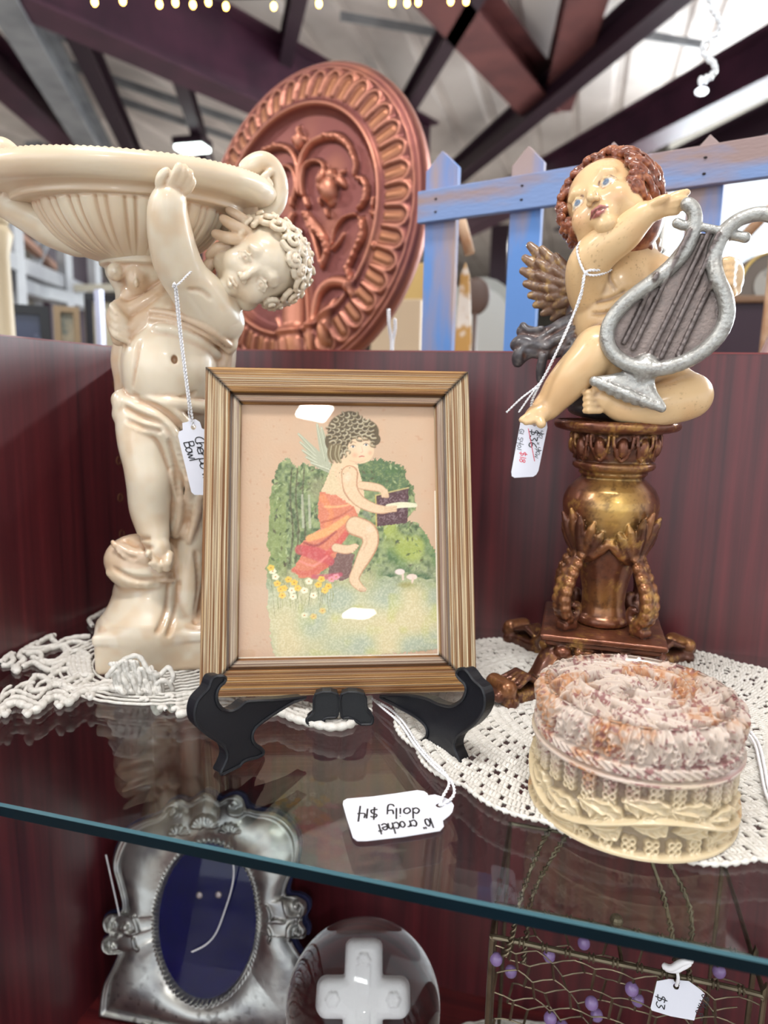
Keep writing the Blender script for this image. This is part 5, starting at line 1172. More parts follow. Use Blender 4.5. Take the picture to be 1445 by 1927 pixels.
# ------------------------------------------------------------------ crochet doilies, built stitch by stitch
m_cotton = mat('ecru_cotton', (226, 223, 217), .85, spec=.2, noise=(300, (206, 202, 194), .4, .7), bump=(900, .5, .0006))
m_thread = mat('white_thread', (240, 240, 244), .7, spec=.3)
class Cords:
    """fast collector for thousands of short thick stitches"""
    def __init__(s): s.V = []; s.F = []; s.n = 0
    def seg(s, P, R, k=5):
        """P (m,n,3) many polylines at once, R (m,n)"""
        P = np.asarray(P, float); m, n, _ = P.shape; R = np.broadcast_to(R, (m, n)); t = np.gradient(P, axis=1); t /= np.linalg.norm(t, axis=2)[..., None]+1e-12
        ref = np.where(np.abs(t[..., 2:3]) > .9, np.array([1., 0, 0]), np.array([0, 0, 1.])); x = np.cross(t, ref); x /= np.linalg.norm(x, axis=2)[..., None]+1e-12; y = np.cross(t, x)
        a = np.arange(k)*2*math.pi/k; V = P[:, :, None]+R[:, :, None, None]*(x[:, :, None]*np.cos(a)[None, None, :, None]+y[:, :, None]*np.sin(a)[None, None, :, None])
        i, j, q = np.meshgrid(np.arange(m), np.arange(n-1), np.arange(k), indexing='ij'); b = s.n+i*n*k; q2 = (q+1) % k
        s.F.append(np.stack([b+j*k+q, b+j*k+q2, b+(j+1)*k+q2, b+(j+1)*k+q], -1).reshape(-1, 4)); s.V.append(V.reshape(-1, 3)); s.n += m*n*k
    def line(s, P, r, k=6, lumpy=0, step=.0007):
        """a cord through 3-D points, plied: radius pulses along the length"""
        P = spline(np.array(P, float), 10); d = np.r_[0, np.cumsum(np.linalg.norm(np.diff(P, axis=0), axis=1))]; n = max(4, int(d[-1]/step)); t = np.linspace(0, d[-1], n); Q = np.stack([np.interp(t, d, P[:, i]) for i in range(3)], 1)
        R = r*(1+lumpy*np.abs(np.sin(t/r*.9))); R[0] *= .5; R[-1] *= .5; s.seg(Q[None], R[None], k)
    def build(s, name, m, parent=None): return link_mesh(name, np.concatenate(s.V), np.concatenate(s.F), m, parent, True)
def build_right_doily():
    cx, cy, R0 = .418, -.136, .140; c = Cords(); NR = 27; z0 = .0012
    def scal(a, f): return 1+.030*f**6*np.abs(np.sin(a*10))-.012*f**6
    def pt(a, r): 
        f = r/R0; rr = r*scal(a, f); x, y = cx+rr*np.cos(a), cy+rr*np.sin(a)*.97; z = z0+.0011*np.sin(a*7+f*9)*f**2*.5+.0004
        return np.stack([x, np.minimum(y, -.0035), z+0*x], -1)
    for k in range(2, NR):
        r1, r2 = R0*k/NR, R0*(k+1)/NR; n = int(2*math.pi*r2/.00225); a = (np.arange(n)+.5*(k % 2))*2*math.pi/n
        kind = k % 5; keep = np.ones(n, bool)
        if kind in (1, 3): keep = (np.arange(n) % 3) != 0
        if kind == 2: keep = ((np.arange(n)//2) % 4) != 0
        if k > NR-3: keep = (np.arange(n) % 6) != 0
        x = cx+r2*np.cos(a); y = cy+r2*np.sin(a); keep &= (y < -.0)
        a = a[keep]; tw = .4*(2*math.pi/n); ts = np.linspace(0, 1, 4); P = np.stack([pt(a+tw*(t-.5)*2, r1+(r2-r1)*t)+np.array([0, 0, .0007*math.sin(math.pi*t)]) for t in ts], 1)
        c.seg(P, np.array([[.0008, .00125, .00125, .0008]]), 5)
    for k in range(2, NR+1):
        r = R0*k/NR; n = int(2*math.pi*r/.0009); a = np.linspace(0, 2*math.pi, n); P = pt(a, r)+np.stack([0*a, 0*a, .0006+.0003*np.sin(a*n*.5)], -1); c.seg(P[None], (.00062*(1+.45*np.sin(np.arange(n)*1.6)))[None] if k < NR else (.0012*(1+.35*np.sin(np.arange(n)*1.3)))[None], 5)
    o = c.build('crochet_doily', m_cotton); tag(o, 'white crochet doily lying under the bronze pedestal and the stone box', 'doily'); return o
build_right_doily()
def build_left_doily():
    c = Cords(); G = lambda x, y, z=.0012: onz(x, y, z)
    def L_(pts, r=.0014, z=.0014, lump=.2): c.line([np.maximum(G(x, y, z+.0005*((i*7) % 3-1)), (.004, -9, 0)) for i, (x, y) in enumerate(pts)], r, 6, lump)
    q = lambda x, y: (x/7.225, 1080+y/7.225)    # study scale of the left corner
    for P in ([(0, 1220), (60, 1120), (100, 1070), (120, 1130), (40, 1200)], [(90, 1070), (160, 1110), (180, 1180), (110, 1240), (20, 1240)], [(190, 1010), (260, 1110), (330, 1170), (240, 1240), (230, 1310), (180, 1250)], [(270, 1020), (350, 910), (420, 980), (400, 1020), (330, 1060)],
              [(200, 1040), (330, 1060), (520, 1060), (700, 1010), (860, 970), (1000, 920), (1200, 960)], [(400, 1010), (560, 1010), (760, 970), (880, 900), (1050, 860), (1230, 850)], [(490, 980), (520, 900), (640, 830), (700, 880), (800, 970)], [(640, 820), (690, 830)], [(350, 1090), (540, 1080), (560, 1180), (620, 1230)],
              [(300, 1270), (450, 1200), (560, 1260), (680, 1310), (820, 1240), (900, 1170)], [(430, 1130), (560, 1180), (740, 1190), (880, 1110), (940, 1050)], [(600, 1220), (740, 1220), (880, 1160), (920, 1100), (860, 1000)], [(880, 960), (960, 1050), (1080, 1030), (1220, 960)], [(930, 1060), (1060, 1050), (1160, 1080), (1230, 1150)],
              [(1000, 1110), (1010, 1280), (1040, 1370)], [(1060, 1080), (1080, 1240), (1100, 1370)], [(1130, 1090), (1150, 1240), (1170, 1380)], [(1190, 1110), (1210, 1260), (1230, 1400)], [(960, 1130), (940, 1240), (1020, 1390)], [(980, 1130), (1240, 1160)], [(980, 1190), (1240, 1210)], [(990, 1250), (1240, 1260)], [(1000, 1310), (1240, 1310)], [(1010, 1370), (1240, 1390)],
              [(660, 1430), (760, 1340), (880, 1300), (1000, 1290)], [(700, 1470), (860, 1490), (1000, 1420), (1080, 1390)], [(720, 1500), (840, 1460), (900, 1540), (1060, 1550), (1200, 1440), (1260, 1370)], [(440, 1430), (520, 1390), (620, 1420), (690, 1500), (640, 1560), (440, 1590), (410, 1510), (440, 1440)], [(260, 1530), (400, 1480), (470, 1400)], [(460, 1380), (500, 1400)],
              [(180, 1290), (230, 1330), (260, 1280)], [(1240, 1500), (1350, 1560), (1500, 1560)], [(900, 1540), (1100, 1580), (1300, 1560), (1500, 1500)]):
        L_([q(*p) for p in P], .0018)
    # scalloped border nearer the viewer, two rows
    E1 = [(-10, 1352), (10, 1330), (30, 1322), (52, 1330), (70, 1335), (90, 1316), (112, 1312), (128, 1322), (150, 1304), (175, 1300), (200, 1292), (225, 1300)]
    L_(E1, .0020, .0016, .35); L_([(x+4, y-10) for x, y in E1], .0016, .0014, .3); L_([(x, y-22) for x, y in E1[:-2]], .0013, .0012, .3)
    for x, y in ((10, 1338), (52, 1338), (112, 1322), (170, 1306)): c.line([G(x-6, y), G(x, y+7, .002), G(x+6, y)], .0016, 6, .2)
    for x in (0, 22, 44, 66, 88, 110): L_([(x, 1318-(x*.25)), (x+8, 1300-x*.2), (x+22, 1290-x*.15)], .0011)
    # loops behind the plinth
    for P in ([(178, 1160), (170, 1140), (186, 1132), (196, 1146), (182, 1158)], [(186, 1132), (178, 1122), (200, 1112), (214, 1122), (204, 1138), (190, 1134)], [(204, 1110), (226, 1106), (240, 1112)], [(174, 1178), (168, 1166), (180, 1160)], [(214, 1118), (230, 1122), (250, 1112)]): L_(P, .0017, .003)
    # bulk of the cloth beneath the plinth, and the strip that comes out under the picture frame
    cc = onz(310, 1250); 
    for k in range(3, 16):
        r = .0052*k; n = 90; a = np.linspace(0, 2*math.pi, n); X = cc[0]+r*np.cos(a); Y = np.minimum(cc[1]+r*np.sin(a)*.9+.006, -.004); X = np.maximum(X, .004); c.seg(np.stack([X, Y, .0009+.0003*np.sin(a*40)], 1)[None], np.full((1, n), .0010), 5)
    E2 = [(330, 1345), (380, 1335), (430, 1335), (470, 1352), (520, 1340), (555, 1352), (590, 1362), (625, 1368), (655, 1364), (672, 1355), (700, 1345)]
    for d, r, k in ((0, .0019, .4), (-9, .0015, .3), (-18, .0013, .3), (-26, .0012, .3), (-34, .0012, .3)): L_([(x, y+d) for x, y in E2], r, .0015, k)
    for i in range(26):
        x = 385+i*12; y = np.interp(x, [p[0] for p in E2], [p[1] for p in E2]); L_([(x, y-2), (x+1, y-18), (x+2, y-36)], .0012)
    o = c.build('crochet_lace_mat', m_cotton); tag(o, 'cream open crochet lace mat with looped border under the bowl cherub', 'doily')
    # the bunched tassel of loops lying up against the plinth
    b = Cords(); base = onz(265, 1300); N_ = CAM-base; N_[2] = 0; N_ /= np.linalg.norm(N_); 
    def T_(pts, r=.0011, w=.004): b.line([onplane(x, y, base+N_*(w+.0012*((i*5) % 3)), N_) for i, (x, y) in enumerate(pts)], r, 6, .25)
    r2 = np.random.default_rng(3)
    for i in range(16):
        x = 206+i*5.2; T_([(x, 1262-abs(i-6)*2+(i > 9)*8), (x+4, 1250-(6-abs(i-6))*1.5+(i > 9)*10), (x+9, 1266), (x+10+i*.3, 1286), (x+14, 1300+r2.uniform(-4, 4)), (x+22, 1302), (x+20, 1280)], .0011, .006+.0008*(i % 3))
    for P in ([(200, 1276), (215, 1256), (240, 1238), (262, 1236), (280, 1262), (300, 1270), (316, 1256), (326, 1272), (322, 1284)], [(236, 1250), (250, 1280), (262, 1312), (274, 1322), (282, 1306), (270, 1276)], [(270, 1270), (282, 1300), (290, 1336), (300, 1340), (304, 1318), (296, 1290)], [(290, 1290), (306, 1280), (322, 1290), (324, 1312), (308, 1330), (292, 1322)], [(296, 1342), (298, 1326)], [(316, 1330), (326, 1338), (322, 1322)], [(226, 1262), (236, 1284), (248, 1300), (256, 1286), (246, 1262)],
              [(206, 1272), (220, 1262), (226, 1284)], [(252, 1244), (262, 1270), (264, 1290)], [(300, 1290), (290, 1306), (300, 1318)]):
        T_(P, .0014, .007)
    for (x, y) in ((250, 1300), (262, 1318), (276, 1300), (296, 1334), (310, 1312), (322, 1336)): p = onz(x, max(y, 1296), .0014); c2 = Cords(); b.line([p, p+np.array((.003, .002, .001)), p+np.array((.006, 0, 0))], .0014, 6, .2)
    o2 = b.build('lace_tassel', m_cotton); tag(o2, 'bunched tassel of crochet loops against the plinth of the bowl cherub', 'tassel')
build_left_doily()

# ------------------------------------------------------------------ price tags with handwriting
GL = {'C': [[(.9, .85), (.5, 1), (.1, .6), (.15, .15), (.6, 0), (.95, .2)]], 'h': [[(.1, 1.1), (.1, 0)], [(.1, .35), (.4, .6), (.65, .45), (.65, 0)]], 'e': [[(.1, .3), (.7, .38), (.5, .62), (.15, .5), (.1, .15), (.4, 0), (.75, .12)]], 'r': [[(.1, .6), (.12, 0)], [(.12, .35), (.35, .58), (.6, .55)]],
      'u': [[(.1, .6), (.1, .15), (.35, 0), (.65, .2)], [(.65, .6), (.68, 0)]], 'b': [[(.1, 1.1), (.1, .05), (.5, 0), (.7, .3), (.45, .55), (.12, .4)]], 'w': [[(.0, .6), (.2, 0), (.4, .5), (.6, 0), (.85, .6)]], 'i': [[(.2, .6), (.2, 0)], [(.2, .82), (.21, .85)]], 't': [[(.3, 1), (.32, 0)], [(.05, .65), (.6, .66)]],
      'B': [[(.1, 1), (.1, 0)], [(.1, 1), (.6, .95), (.6, .6), (.15, .52), (.7, .45), (.7, .08), (.1, 0)]], 'o': [[(.4, .6), (.1, .35), (.25, 0), (.6, .1), (.65, .45), (.4, .6)]], 'l': [[(.2, 1.1), (.2, 0)]], '1': [[(.25, 1), (.22, 0)]], '0': [[(.4, .8), (.12, .5), (.2, .1), (.55, .1), (.65, .5), (.4, .8)]], '"': [[(.1, 1), (.1, .82)], [(.35, 1), (.35, .82)]],
      'c': [[(.65, .5), (.35, .62), (.1, .3), (.3, 0), (.7, .1)]], 'k': [[(.1, 1.1), (.1, 0)], [(.6, .6), (.15, .3), (.65, 0)]], 'd': [[(.65, 1.1), (.65, 0)], [(.65, .4), (.3, .58), (.08, .25), (.35, 0), (.65, .15)]], 'y': [[(.1, .6), (.2, .2), (.6, .25)], [(.65, .6), (.6, -.3), (.2, -.4), (.05, -.2)]], '$': [[(.7, .8), (.3, .9), (.15, .65), (.6, .45), (.65, .15), (.1, .1)], [(.4, 1.15), (.4, -.15)]],
      '4': [[(.1, .95), (.1, .5), (.75, .5)], [(.6, 1.3), (.55, -.3)]], 'x': [[(.1, .5), (.6, 0)], [(.6, .5), (.1, 0)]], '3': [[(.1, .9), (.6, .85), (.3, .55), (.65, .3), (.4, 0), (.05, .1)]], '6': [[(.6, .95), (.2, .6), (.15, .15), (.5, 0), (.65, .3), (.2, .4)]], '/': [[(.6, 1), (.1, 0)]], 'H': [[(.1, .9), (.1, 0)], [(.6, .9), (.6, 0)], [(.1, .45), (.6, .45)]], 'L': [[(.1, .9), (.1, 0), (.6, 0)]], 'W': [[(.0, .8), (.2, 0), (.45, .6), (.7, 0), (.9, .8)]],
      'G': [[(.7, .8), (.3, .9), (.1, .4), (.4, 0), (.7, .2), (.7, .4), (.4, .4)]], 'I': [[(.2, .9), (.2, 0)]], '5': [[(.65, .9), (.15, .9), (.15, .55), (.6, .45), (.5, 0), (.1, .05)]], '8': [[(.4, .9), (.15, .7), (.6, .35), (.4, 0), (.1, .25), (.6, .7), (.4, .9)]], '-': [[(.1, .4), (.5, .4)]], '¾': [[(.05, 1), (.35, .9), (.15, .75), (.35, .6), (.05, .55)], [(.7, 1), (.1, 0)], [(.5, .4), (.5, .2), (.85, .2)], [(.75, .4), (.72, 0)]], ' ': []}
m_card = mat('tag_card', (226, 228, 240), .55); m_ink = mat('black_ink', (20, 18, 26), .5); m_red = mat('red_ink', (222, 60, 84), .5)
def write(mb, text, P0, ux, uy, un, size, adv=.62, wd=.06, slant=.1):
    x = 0
    for ch in text:
        for st_ in GL.get(ch, []):
            p = spline(st_, 4) if len(st_) > 2 else np.array(st_); P = [P0+ux*((x+a*.8+b*slant)*size)+uy*(b*size)+un*.00016 for a, b in p]; mb.tube(P, wd*size, 5, nrm=un, flat=.25)
        x += adv*(.45 if ch in 'i1lI"' else .8 if ch == ' ' else 1.15 if ch in 'wW¾' else 1)
def tagcard(lab, poly, P0, N, hole, grp=None, name='price_tag', seal=None):
    """poly and hole in photo pixels on the plane (P0,N)"""
    N = np.asarray(N, float); N /= np.linalg.norm(N); U = np.cross((0, 0, 1.) if abs(N[2]) < .9 else (0, 1., 0), N); U /= np.linalg.norm(U); Vv = np.cross(N, U); c0 = onplane(*np.mean(poly, axis=0), P0, N)
    t = empty(name, c0); tag(t, lab, 'price tag'); pts = [onplane(x, y, P0, N)-c0 for x, y in poly]; p2 = [(p@U, p@Vv) for p in pts]
    h = onplane(hole[0], hole[1], P0, N)-c0; hx, hy = h@U, h@Vv; hr = hole[2]
    # card with a real punched hole: bridge the outline to the hole ring
    ring = [(hx+hr*math.cos(a), hy+hr*math.sin(a)) for a in np.linspace(0, 2*math.pi, 14, endpoint=False)]
    bm = bmesh.new(); lay = []
    for z in (0, .00035):
        vo = [bm.verts.new(Vector(c0+U*x+Vv*y+N*z)) for x, y in p2]; vi = [bm.verts.new(Vector(c0+U*x+Vv*y+N*z)) for x, y in ring]; eo = [bm.edges.new((vo[i], vo[(i+1) % len(vo)])) for i in range(len(vo))]; ei = [bm.edges.new((vi[i], vi[(i+1) % len(vi)])) for i in range(len(vi))]
        bmesh.ops.triangle_fill(bm, use_beauty=True, edges=eo+ei); lay.append((vo, vi))
    for q in (0, 1):
        a, b = lay[0][q], lay[1][q]; 
        for i in range(len(a)): j = (i+1) % len(a); bm.faces.new((a[i], a[j], b[j], b[i]))
    bmesh.ops.recalc_face_normals(bm, faces=bm.faces); me = bpy.data.meshes.new('card'); bm.to_mesh(me); bm.free(); me.materials.append(m_card); o = bpy.data.objects.new('card', me); C.objects.link(o); o.parent = t; o.matrix_parent_inverse = Matrix.Translation(-t.location)
    return t, N, c0
def handwriting(t, P0, N, items):
    N = N/np.linalg.norm(N)
    for mk, lst in (('ink', [i for i in items if not i[5]]), ('red', [i for i in items if i[5]])):
        if not lst: continue
        mb = MB()
        for (text, a, b, size, adv, red) in lst:   # a start px, b end px of the baseline
            A, B = onplane(*a, P0, N), onplane(*b, P0, N); ux = (B-A)/np.linalg.norm(B-A); uy = np.cross(N, ux); w0 = sum(adv*(.45 if ch in 'i1lI"' else .8 if ch == ' ' else 1.15 if ch in 'wW¾' else 1) for ch in text)*size; write(mb, text, A+N*.00035, ux*min(1.25, np.linalg.norm(B-A)/w0), uy, N, size, adv)
        mb.build('handwriting', m_ink if mk == 'ink' else m_red, t)
def twine(name_parent, P, r=.0005, m=None, ply=2):
    P = spline(np.array(P, float), 10); d = np.r_[0, np.cumsum(np.linalg.norm(np.diff(P, axis=0), axis=1))]; n = max(6, int(d[-1]/.0006)); t = np.linspace(0, d[-1], n); Q = np.stack([np.interp(t, d, P[:, i]) for i in range(3)], 1); T = np.gradient(Q, axis=0); T /= np.linalg.norm(T, axis=1)[:, None]+1e-12
    x = np.cross(T, np.array([.3, .2, .93])); x /= np.linalg.norm(x, axis=1)[:, None]+1e-12; y = np.cross(T, x); c = Cords()
    for k in range(ply): a = t/.0042*2*math.pi+k*2*math.pi/ply; c.seg((Q+r*.55*(x*np.cos(a)[:, None]+y*np.sin(a)[:, None]))[None], np.full((1, n), r*.62), 5)
    return c.build('string', m or m_thread, name_parent)

# tag of the bowl cherub
s = S1; Nt = s.T*.97+s.R*-.12; P0 = s.w1((362, 860, 118))
t, N_, c0 = tagcard('white price tag with Cherub with Bowl written on it, hanging beside the picture frame', [(343, 796), (352, 794), (358, 790), (368, 789), (376, 794), (380, 806), (400, 816), (410, 926), (404, 932), (366, 931), (360, 926), (335, 820), (337, 812), (344, 809)], P0, Nt, (364, 804, .0016))
handwriting(t, P0, N_, [('Cherub with', (366, 822), (388, 925), .0057, .54, False), ('Bowl', (345, 832), (357, 868), .0060, .55, False)])
twine(t, [s.w1(p) for p in ((326, 540, 150), (336, 534, 165), (352, 518, 158), (368, 502, 140), (374, 494, 118))], .0006)
twine(t, [s.w1(p) for p in ((326, 540, 150), (329, 534, 166), (334, 560, 150), (342, 640, 138), (352, 720, 132), (360, 775, 124), (363, 802, 120))], .0008)
twine(t, [s.w1(p) for p in ((328, 538, 160), (334, 600, 150), (345, 690, 136), (354, 760, 128), (356, 785, 122), (365, 800, 119))], .0005)
# tag of the angel
s = S2; P0 = s.w1((995, 850, 62)); Nt = s.T*.98+s.R*.1
t, N_, c0 = tagcard('white price tag with black and red figures hanging below the angel foot', [(980, 790), (1028, 790), (1030, 804), (1013, 886), (1009, 893), (1003, 897), (968, 899), (963, 896), (962, 888)], P0, Nt, (1006, 798, .0014))
handwriting(t, P0, N_, [('x 4¾"L x 4¾"W', (1016, 800), (1001, 890), .0028, .48, False), ('$36', (999, 806), (994, 850), .0052, .62, False), ('GI 5401', (978, 806), (969, 870), .0030, .62, False), ('$18', (979, 848), (976, 885), .0040, .62, True)])
mb = MB(); a, b = onplane(994, 806, P0, N_)+N_*.0006, onplane(1006, 868, P0, N_)+N_*.0006; mb.tube([a, (a+b)/2, b], .00022, 5, nrm=N_, flat=.3); mb.build('red_stroke', m_red, t)
twine(t, [s.w1(p) for p in ((1150, 508, 70), (1132, 516, 92), (1112, 518, 104), (1100, 512, 108), (1090, 490, 106), (1086, 466, 100), (1096, 452, 84), (1110, 444, 70))], .0007)
twine(t, [s.w1(p) for p in ((1148, 502, 76), (1126, 508, 98), (1101, 514, 109), (1092, 560, 110), (1062, 630, 120), (1034, 690, 122), (1012, 730, 120), (1000, 760, 104), (1003, 796, 72))], .0008)
twine(t, [s.w1(p) for p in ((1100, 514, 110), (1096, 540, 112), (1070, 615, 122), (1040, 676, 126), (1016, 720, 122), (980, 750, 116), (953, 776, 112))], .0006)
twine(t, [s.w1(p) for p in ((1010, 728, 122), (994, 750, 118), (976, 776, 114))], .0006)
# doily tag lying face up on the glass, its writing upside down to us
P0 = np.array((0, 0, .0012)); Nz = np.array((0, 0, 1.))
t, N_, c0 = tagcard('white price tag for the crochet doily lying upside down on the glass shelf', [(645, 1514), (646, 1508), (653, 1504), (700, 1500), (745, 1494), (785, 1488), (798, 1490), (804, 1494), (806, 1498), (818, 1496), (834, 1501), (848, 1507), (854, 1517), (851, 1529), (845, 1536), (833, 1545), (835, 1556), (828, 1564), (760, 1575), (690, 1583), (672, 1583), (664, 1577), (652, 1540)], P0, Nz, (827, 1517, .0018), name='price_tag')
handwriting(t, P0, N_, [('10" crochet', (812, 1541), (706, 1554), .0072, .60, False), ('doily $14', (790, 1522), (672, 1524), .0074, .64, False)])
zz = lambda x, y, z=.004: onz(x, y, z)
twine(t, [zz(827, 1517, .0016), zz(834, 1498, .004), zz(845, 1476, .0055), zz(838, 1455, .0055), zz(812, 1430, .0055), zz(786, 1400, .005), zz(760, 1360, .0045), zz(735, 1335, .0045), zz(706, 1318, .004)], .0007)
twine(t, [zz(829, 1517, .0016), zz(850, 1502, .003), zz(855, 1486, .005), zz(846, 1466, .0056), zz(815, 1440, .0056), zz(780, 1400, .0052), zz(752, 1360, .005), zz(720, 1332, .0045), zz(700, 1314, .004)], .0007)
# loose white cords over the doily beside the stone box
b = Cords()
for dx in (0, 8): b.line([zz(1404+dx, 1376, .006), zz(1420+dx, 1400, .006), zz(1430+dx, 1440, .006), zz(1440+dx, 1490, .006), zz(1462+dx, 1540, .005)], .0007, 6, .2)
o = b.build('string', m_thread); tag(o, 'pair of white loose cords on the doily right of the stone box', 'string')
# ------------------------------------------------------------------ things on the shelf below the glass
m_pewter = mat('tarnished_pewter', (150, 150, 146), .30, .92, attr='col', bump=(60, .3, .002))
m_velvet = mat('navy_velvet', (4, 8, 66), .9, spec=.0, noise=(60, (6, 9, 76), .4, .7))
m_navyedge = mat('navy_felt', (28, 30, 66), .9)
def build_silver():
    # leaning plane: stands on the lower shelf, top against the back panel
    foot = onz(390, 1990, ZL) if False else np.array([.168, -.097, ZL]); yaw = .10; X = np.array([math.cos(yaw), math.sin(yaw), 0]); bk = np.array([-math.sin(yaw), math.cos(yaw), 0]); t = .29
    Y = np.array((0, 0, 1.))*math.cos(t)+bk*math.sin(t); N = np.cross(X, Y)
    def uv(x, y): p = onplane(x, y, foot, N)-foot; return p@X, p@Y
    o = empty('silver_photo_frame', foot); tag(o, 'ornate tarnished silver photo frame with an empty oval opening over dark blue velvet', 'photo frame')
    q = lambda x, y: (150+x/2.89, 1450+y/2.89)
    half = [(690, 105), (735, 128), (770, 158), (812, 135), (860, 128), (895, 150), (915, 195), (975, 215), (1060, 225), (1130, 262), (1180, 330), (1195, 420), (1175, 520), (1140, 600), (1128, 665), (1180, 672), (1235, 705), (1240, 760), (1215, 800), (1240, 850), (1225, 900), (1160, 880), (1165, 930), (1225, 1020), (1290, 1120), (1330, 1240), (1345, 1380), (1350, 1500), (1350, 1600)]
    half2 = [(690, 105), (640, 140), (600, 165), (550, 150), (500, 165), (470, 205), (430, 240), (350, 265), (270, 310), (215, 400), (190, 500), (215, 600), (240, 700), (235, 760), (185, 760), (145, 795), (148, 850), (180, 872), (140, 905), (142, 960), (190, 985), (220, 985), (190, 1060), (140, 1160), (118, 1280), (112, 1400), (118, 1500), (124, 1600)]
    R_ = spline([uv(*q(*p)) for p in half], 6); L_ = spline([uv(*q(*p)) for p in half2], 6); R_[:, 1] = np.maximum(R_[:, 1], .0005); L_[:, 1] = np.maximum(L_[:, 1], .0005); P = np.concatenate([R_, L_[::-1][:-1]])
    oc = np.array(uv(*q(712, 805))); th0 = [uv(*q(x, y)) for x, y in ((712, 395), (962, 805), (712, 1245), (432, 805))]; ru = (th0[1][0]-th0[3][0])/2; rv = (th0[0][1]-th0[2][1])/2; oc = np.array([(th0[1][0]+th0[3][0])/2, (th0[0][1]+th0[2][1])/2])
    # ring grid between the oval opening and the outline
    nt = 600; nr = 96; th = np.linspace(0, 2*math.pi, nt, endpoint=False); ang = np.arctan2((P[:, 1]-oc[1]), (P[:, 0]-oc[0])); out = np.zeros(nt)
    for i, a in enumerate(th):     # farthest hit of the ray with the outline
        d = np.array([math.cos(a), math.sin(a)]); A = P-oc; B = np.roll(P, -1, 0)-oc; e = B-A; den = d[0]*e[:, 1]-d[1]*e[:, 0]; den = np.where(np.abs(den) < 1e-12, 1e-12, den); tt = (A[:, 0]*e[:, 1]-A[:, 1]*e[:, 0])/den; ss = (A[:, 0]*d[1]-A[:, 1]*d[0])/den; ok = (ss >= 0) & (ss <= 1) & (tt > 0); out[i] = tt[ok].max() if ok.any() else np.hypot(*A[np.argmin(np.abs(ang-a))])
    inn = 1/np.sqrt((np.cos(th)/ru)**2+(np.sin(th)/rv)**2); f = np.linspace(0, 1, nr)[:, None]
    RR = inn[None]*(1-f)+out[None]*f; U = oc[0]+RR*np.cos(th); V = oc[1]+RR*np.sin(th); r = Rel(U, V); k = 1/2.89*np.linalg.norm(np.array(uv(501, 1600))-np.array(uv(500, 1600)))
    prof = .009*np.sin(np.clip(f*1.15, 0, 1)*math.pi*.92)**.7*np.ones_like(RR); r.Z = prof.ravel()
    J = lambda pts: [(*uv(*q(x, y)), w*k) for x, y, w in pts]
    r.Z += np.where(f.repeat(nt, 1).ravel() > .90, .0022*np.sin((f.repeat(nt, 1).ravel()-.90)/.10*math.pi), 0)
    # bead-and-rope border round the opening
    rope = np.exp(-((RR-inn[None]-14*k)/(9*k))**2)*(.0026+.0024*np.sin(th*90+(RR-inn[None])/k*.22)); r.Z = np.maximum(r.Z, 0)+rope.ravel()*1.2
    orn = Rel(U, V)
    for c, hh in ((J([(470, 215, 14), (500, 185, 14), (545, 190, 13), (555, 220, 12), (530, 240, 11), (505, 225, 10), (515, 208, 8)]), .005), (J([(915, 205, 14), (880, 225, 14), (835, 215, 13), (825, 180, 12), (850, 160, 11), (870, 175, 9)]), .005), (J([(1130, 690, 14), (1150, 760, 15), (1200, 775, 14), (1230, 735, 13), (1205, 700, 12), (1180, 715, 10), (1195, 735, 8)]), .006), (J([(1150, 900, 14), (1155, 830, 14), (1200, 815, 14), (1228, 850, 13), (1205, 878, 12), (1185, 865, 9)]), .006), (J([(235, 880, 14), (190, 880, 14), (155, 905, 14), (155, 950, 13), (190, 970, 12), (210, 945, 10), (195, 930, 8)]), .006), (J([(240, 760, 14), (190, 770, 14), (160, 800, 14), (170, 845, 13), (205, 850, 11), (210, 815, 9), (190, 805, 8)]), .006), (J([(600, 160, 12), (650, 150, 14), (690, 120, 22), (740, 145, 14), (780, 160, 12)]), .004), (J([(260, 835, 10), (300, 860, 12), (345, 850, 10)]), .005), (J([(320, 770, 9), (335, 810, 10), (345, 850, 9)]), .005), (J([(320, 890, 9), (330, 930, 9), (345, 945, 7)]), .005), (J([(1035, 800, 10), (1080, 790, 12), (1125, 800, 8)]), .005), (J([(1035, 715, 8), (1050, 760, 9), (1050, 790, 7)]), .005), (J([(1040, 830, 8), (1055, 870, 9), (1045, 905, 7)]), .005)):
        orn.stroke(c, 1, hh*.6, 'max', 4)
    for cx_, cy_, s_, n_ in ((700, 300, 1.0, 9), (560, 335, .75, 6), (835, 325, .75, 6)):
        for i in range(n_):
            a = math.pi*(.08+.84*i/(n_-1)); orn.stroke(J([(cx_+math.cos(a)*18*s_, cy_-math.sin(a)*14*s_, 5*s_), (cx_+math.cos(a)*45*s_, cy_-math.sin(a)*42*s_, 9*s_), (cx_+math.cos(a)*66*s_, cy_-math.sin(a)*66*s_, 13*s_)]), 1, .0030, 'max')
    for cx_, cy_, rr in ((700, 118, 24), (280, 825, 20), (190, 790, 16), (195, 935, 16), (1192, 720, 14), (1188, 860, 13), (850, 180, 12), (515, 212, 12)): u_, v_ = uv(*q(cx_, cy_)); orn.dome(u_, v_, rr*k, rr*k, .0042, 0, 'max')
    Z = blur(r.Z+orn.Z, nr, nt, 1, True); W_ = foot+np.outer(U.ravel(), X)+np.outer(V.ravel(), Y)+np.outer(Z, N)
    n1 = vnoise(W_, 60, 1)*.5+vnoise(W_, 160, 2)*.3; base = np.array(srgb(176, 176, 172)); w = np.clip(n1*1.2+.1, 0, .6)[:, None]; col = base*(1-w)+np.array(srgb(104, 102, 108))*w; sp_ = np.clip((vnoise(W_, 260, 5)-.45)*4, 0, .7)[:, None]*np.clip(1-V.ravel()/.06, 0, 1)[:, None]; col = col*(1-sp_)+np.array(srgb(50, 40, 34))*sp_
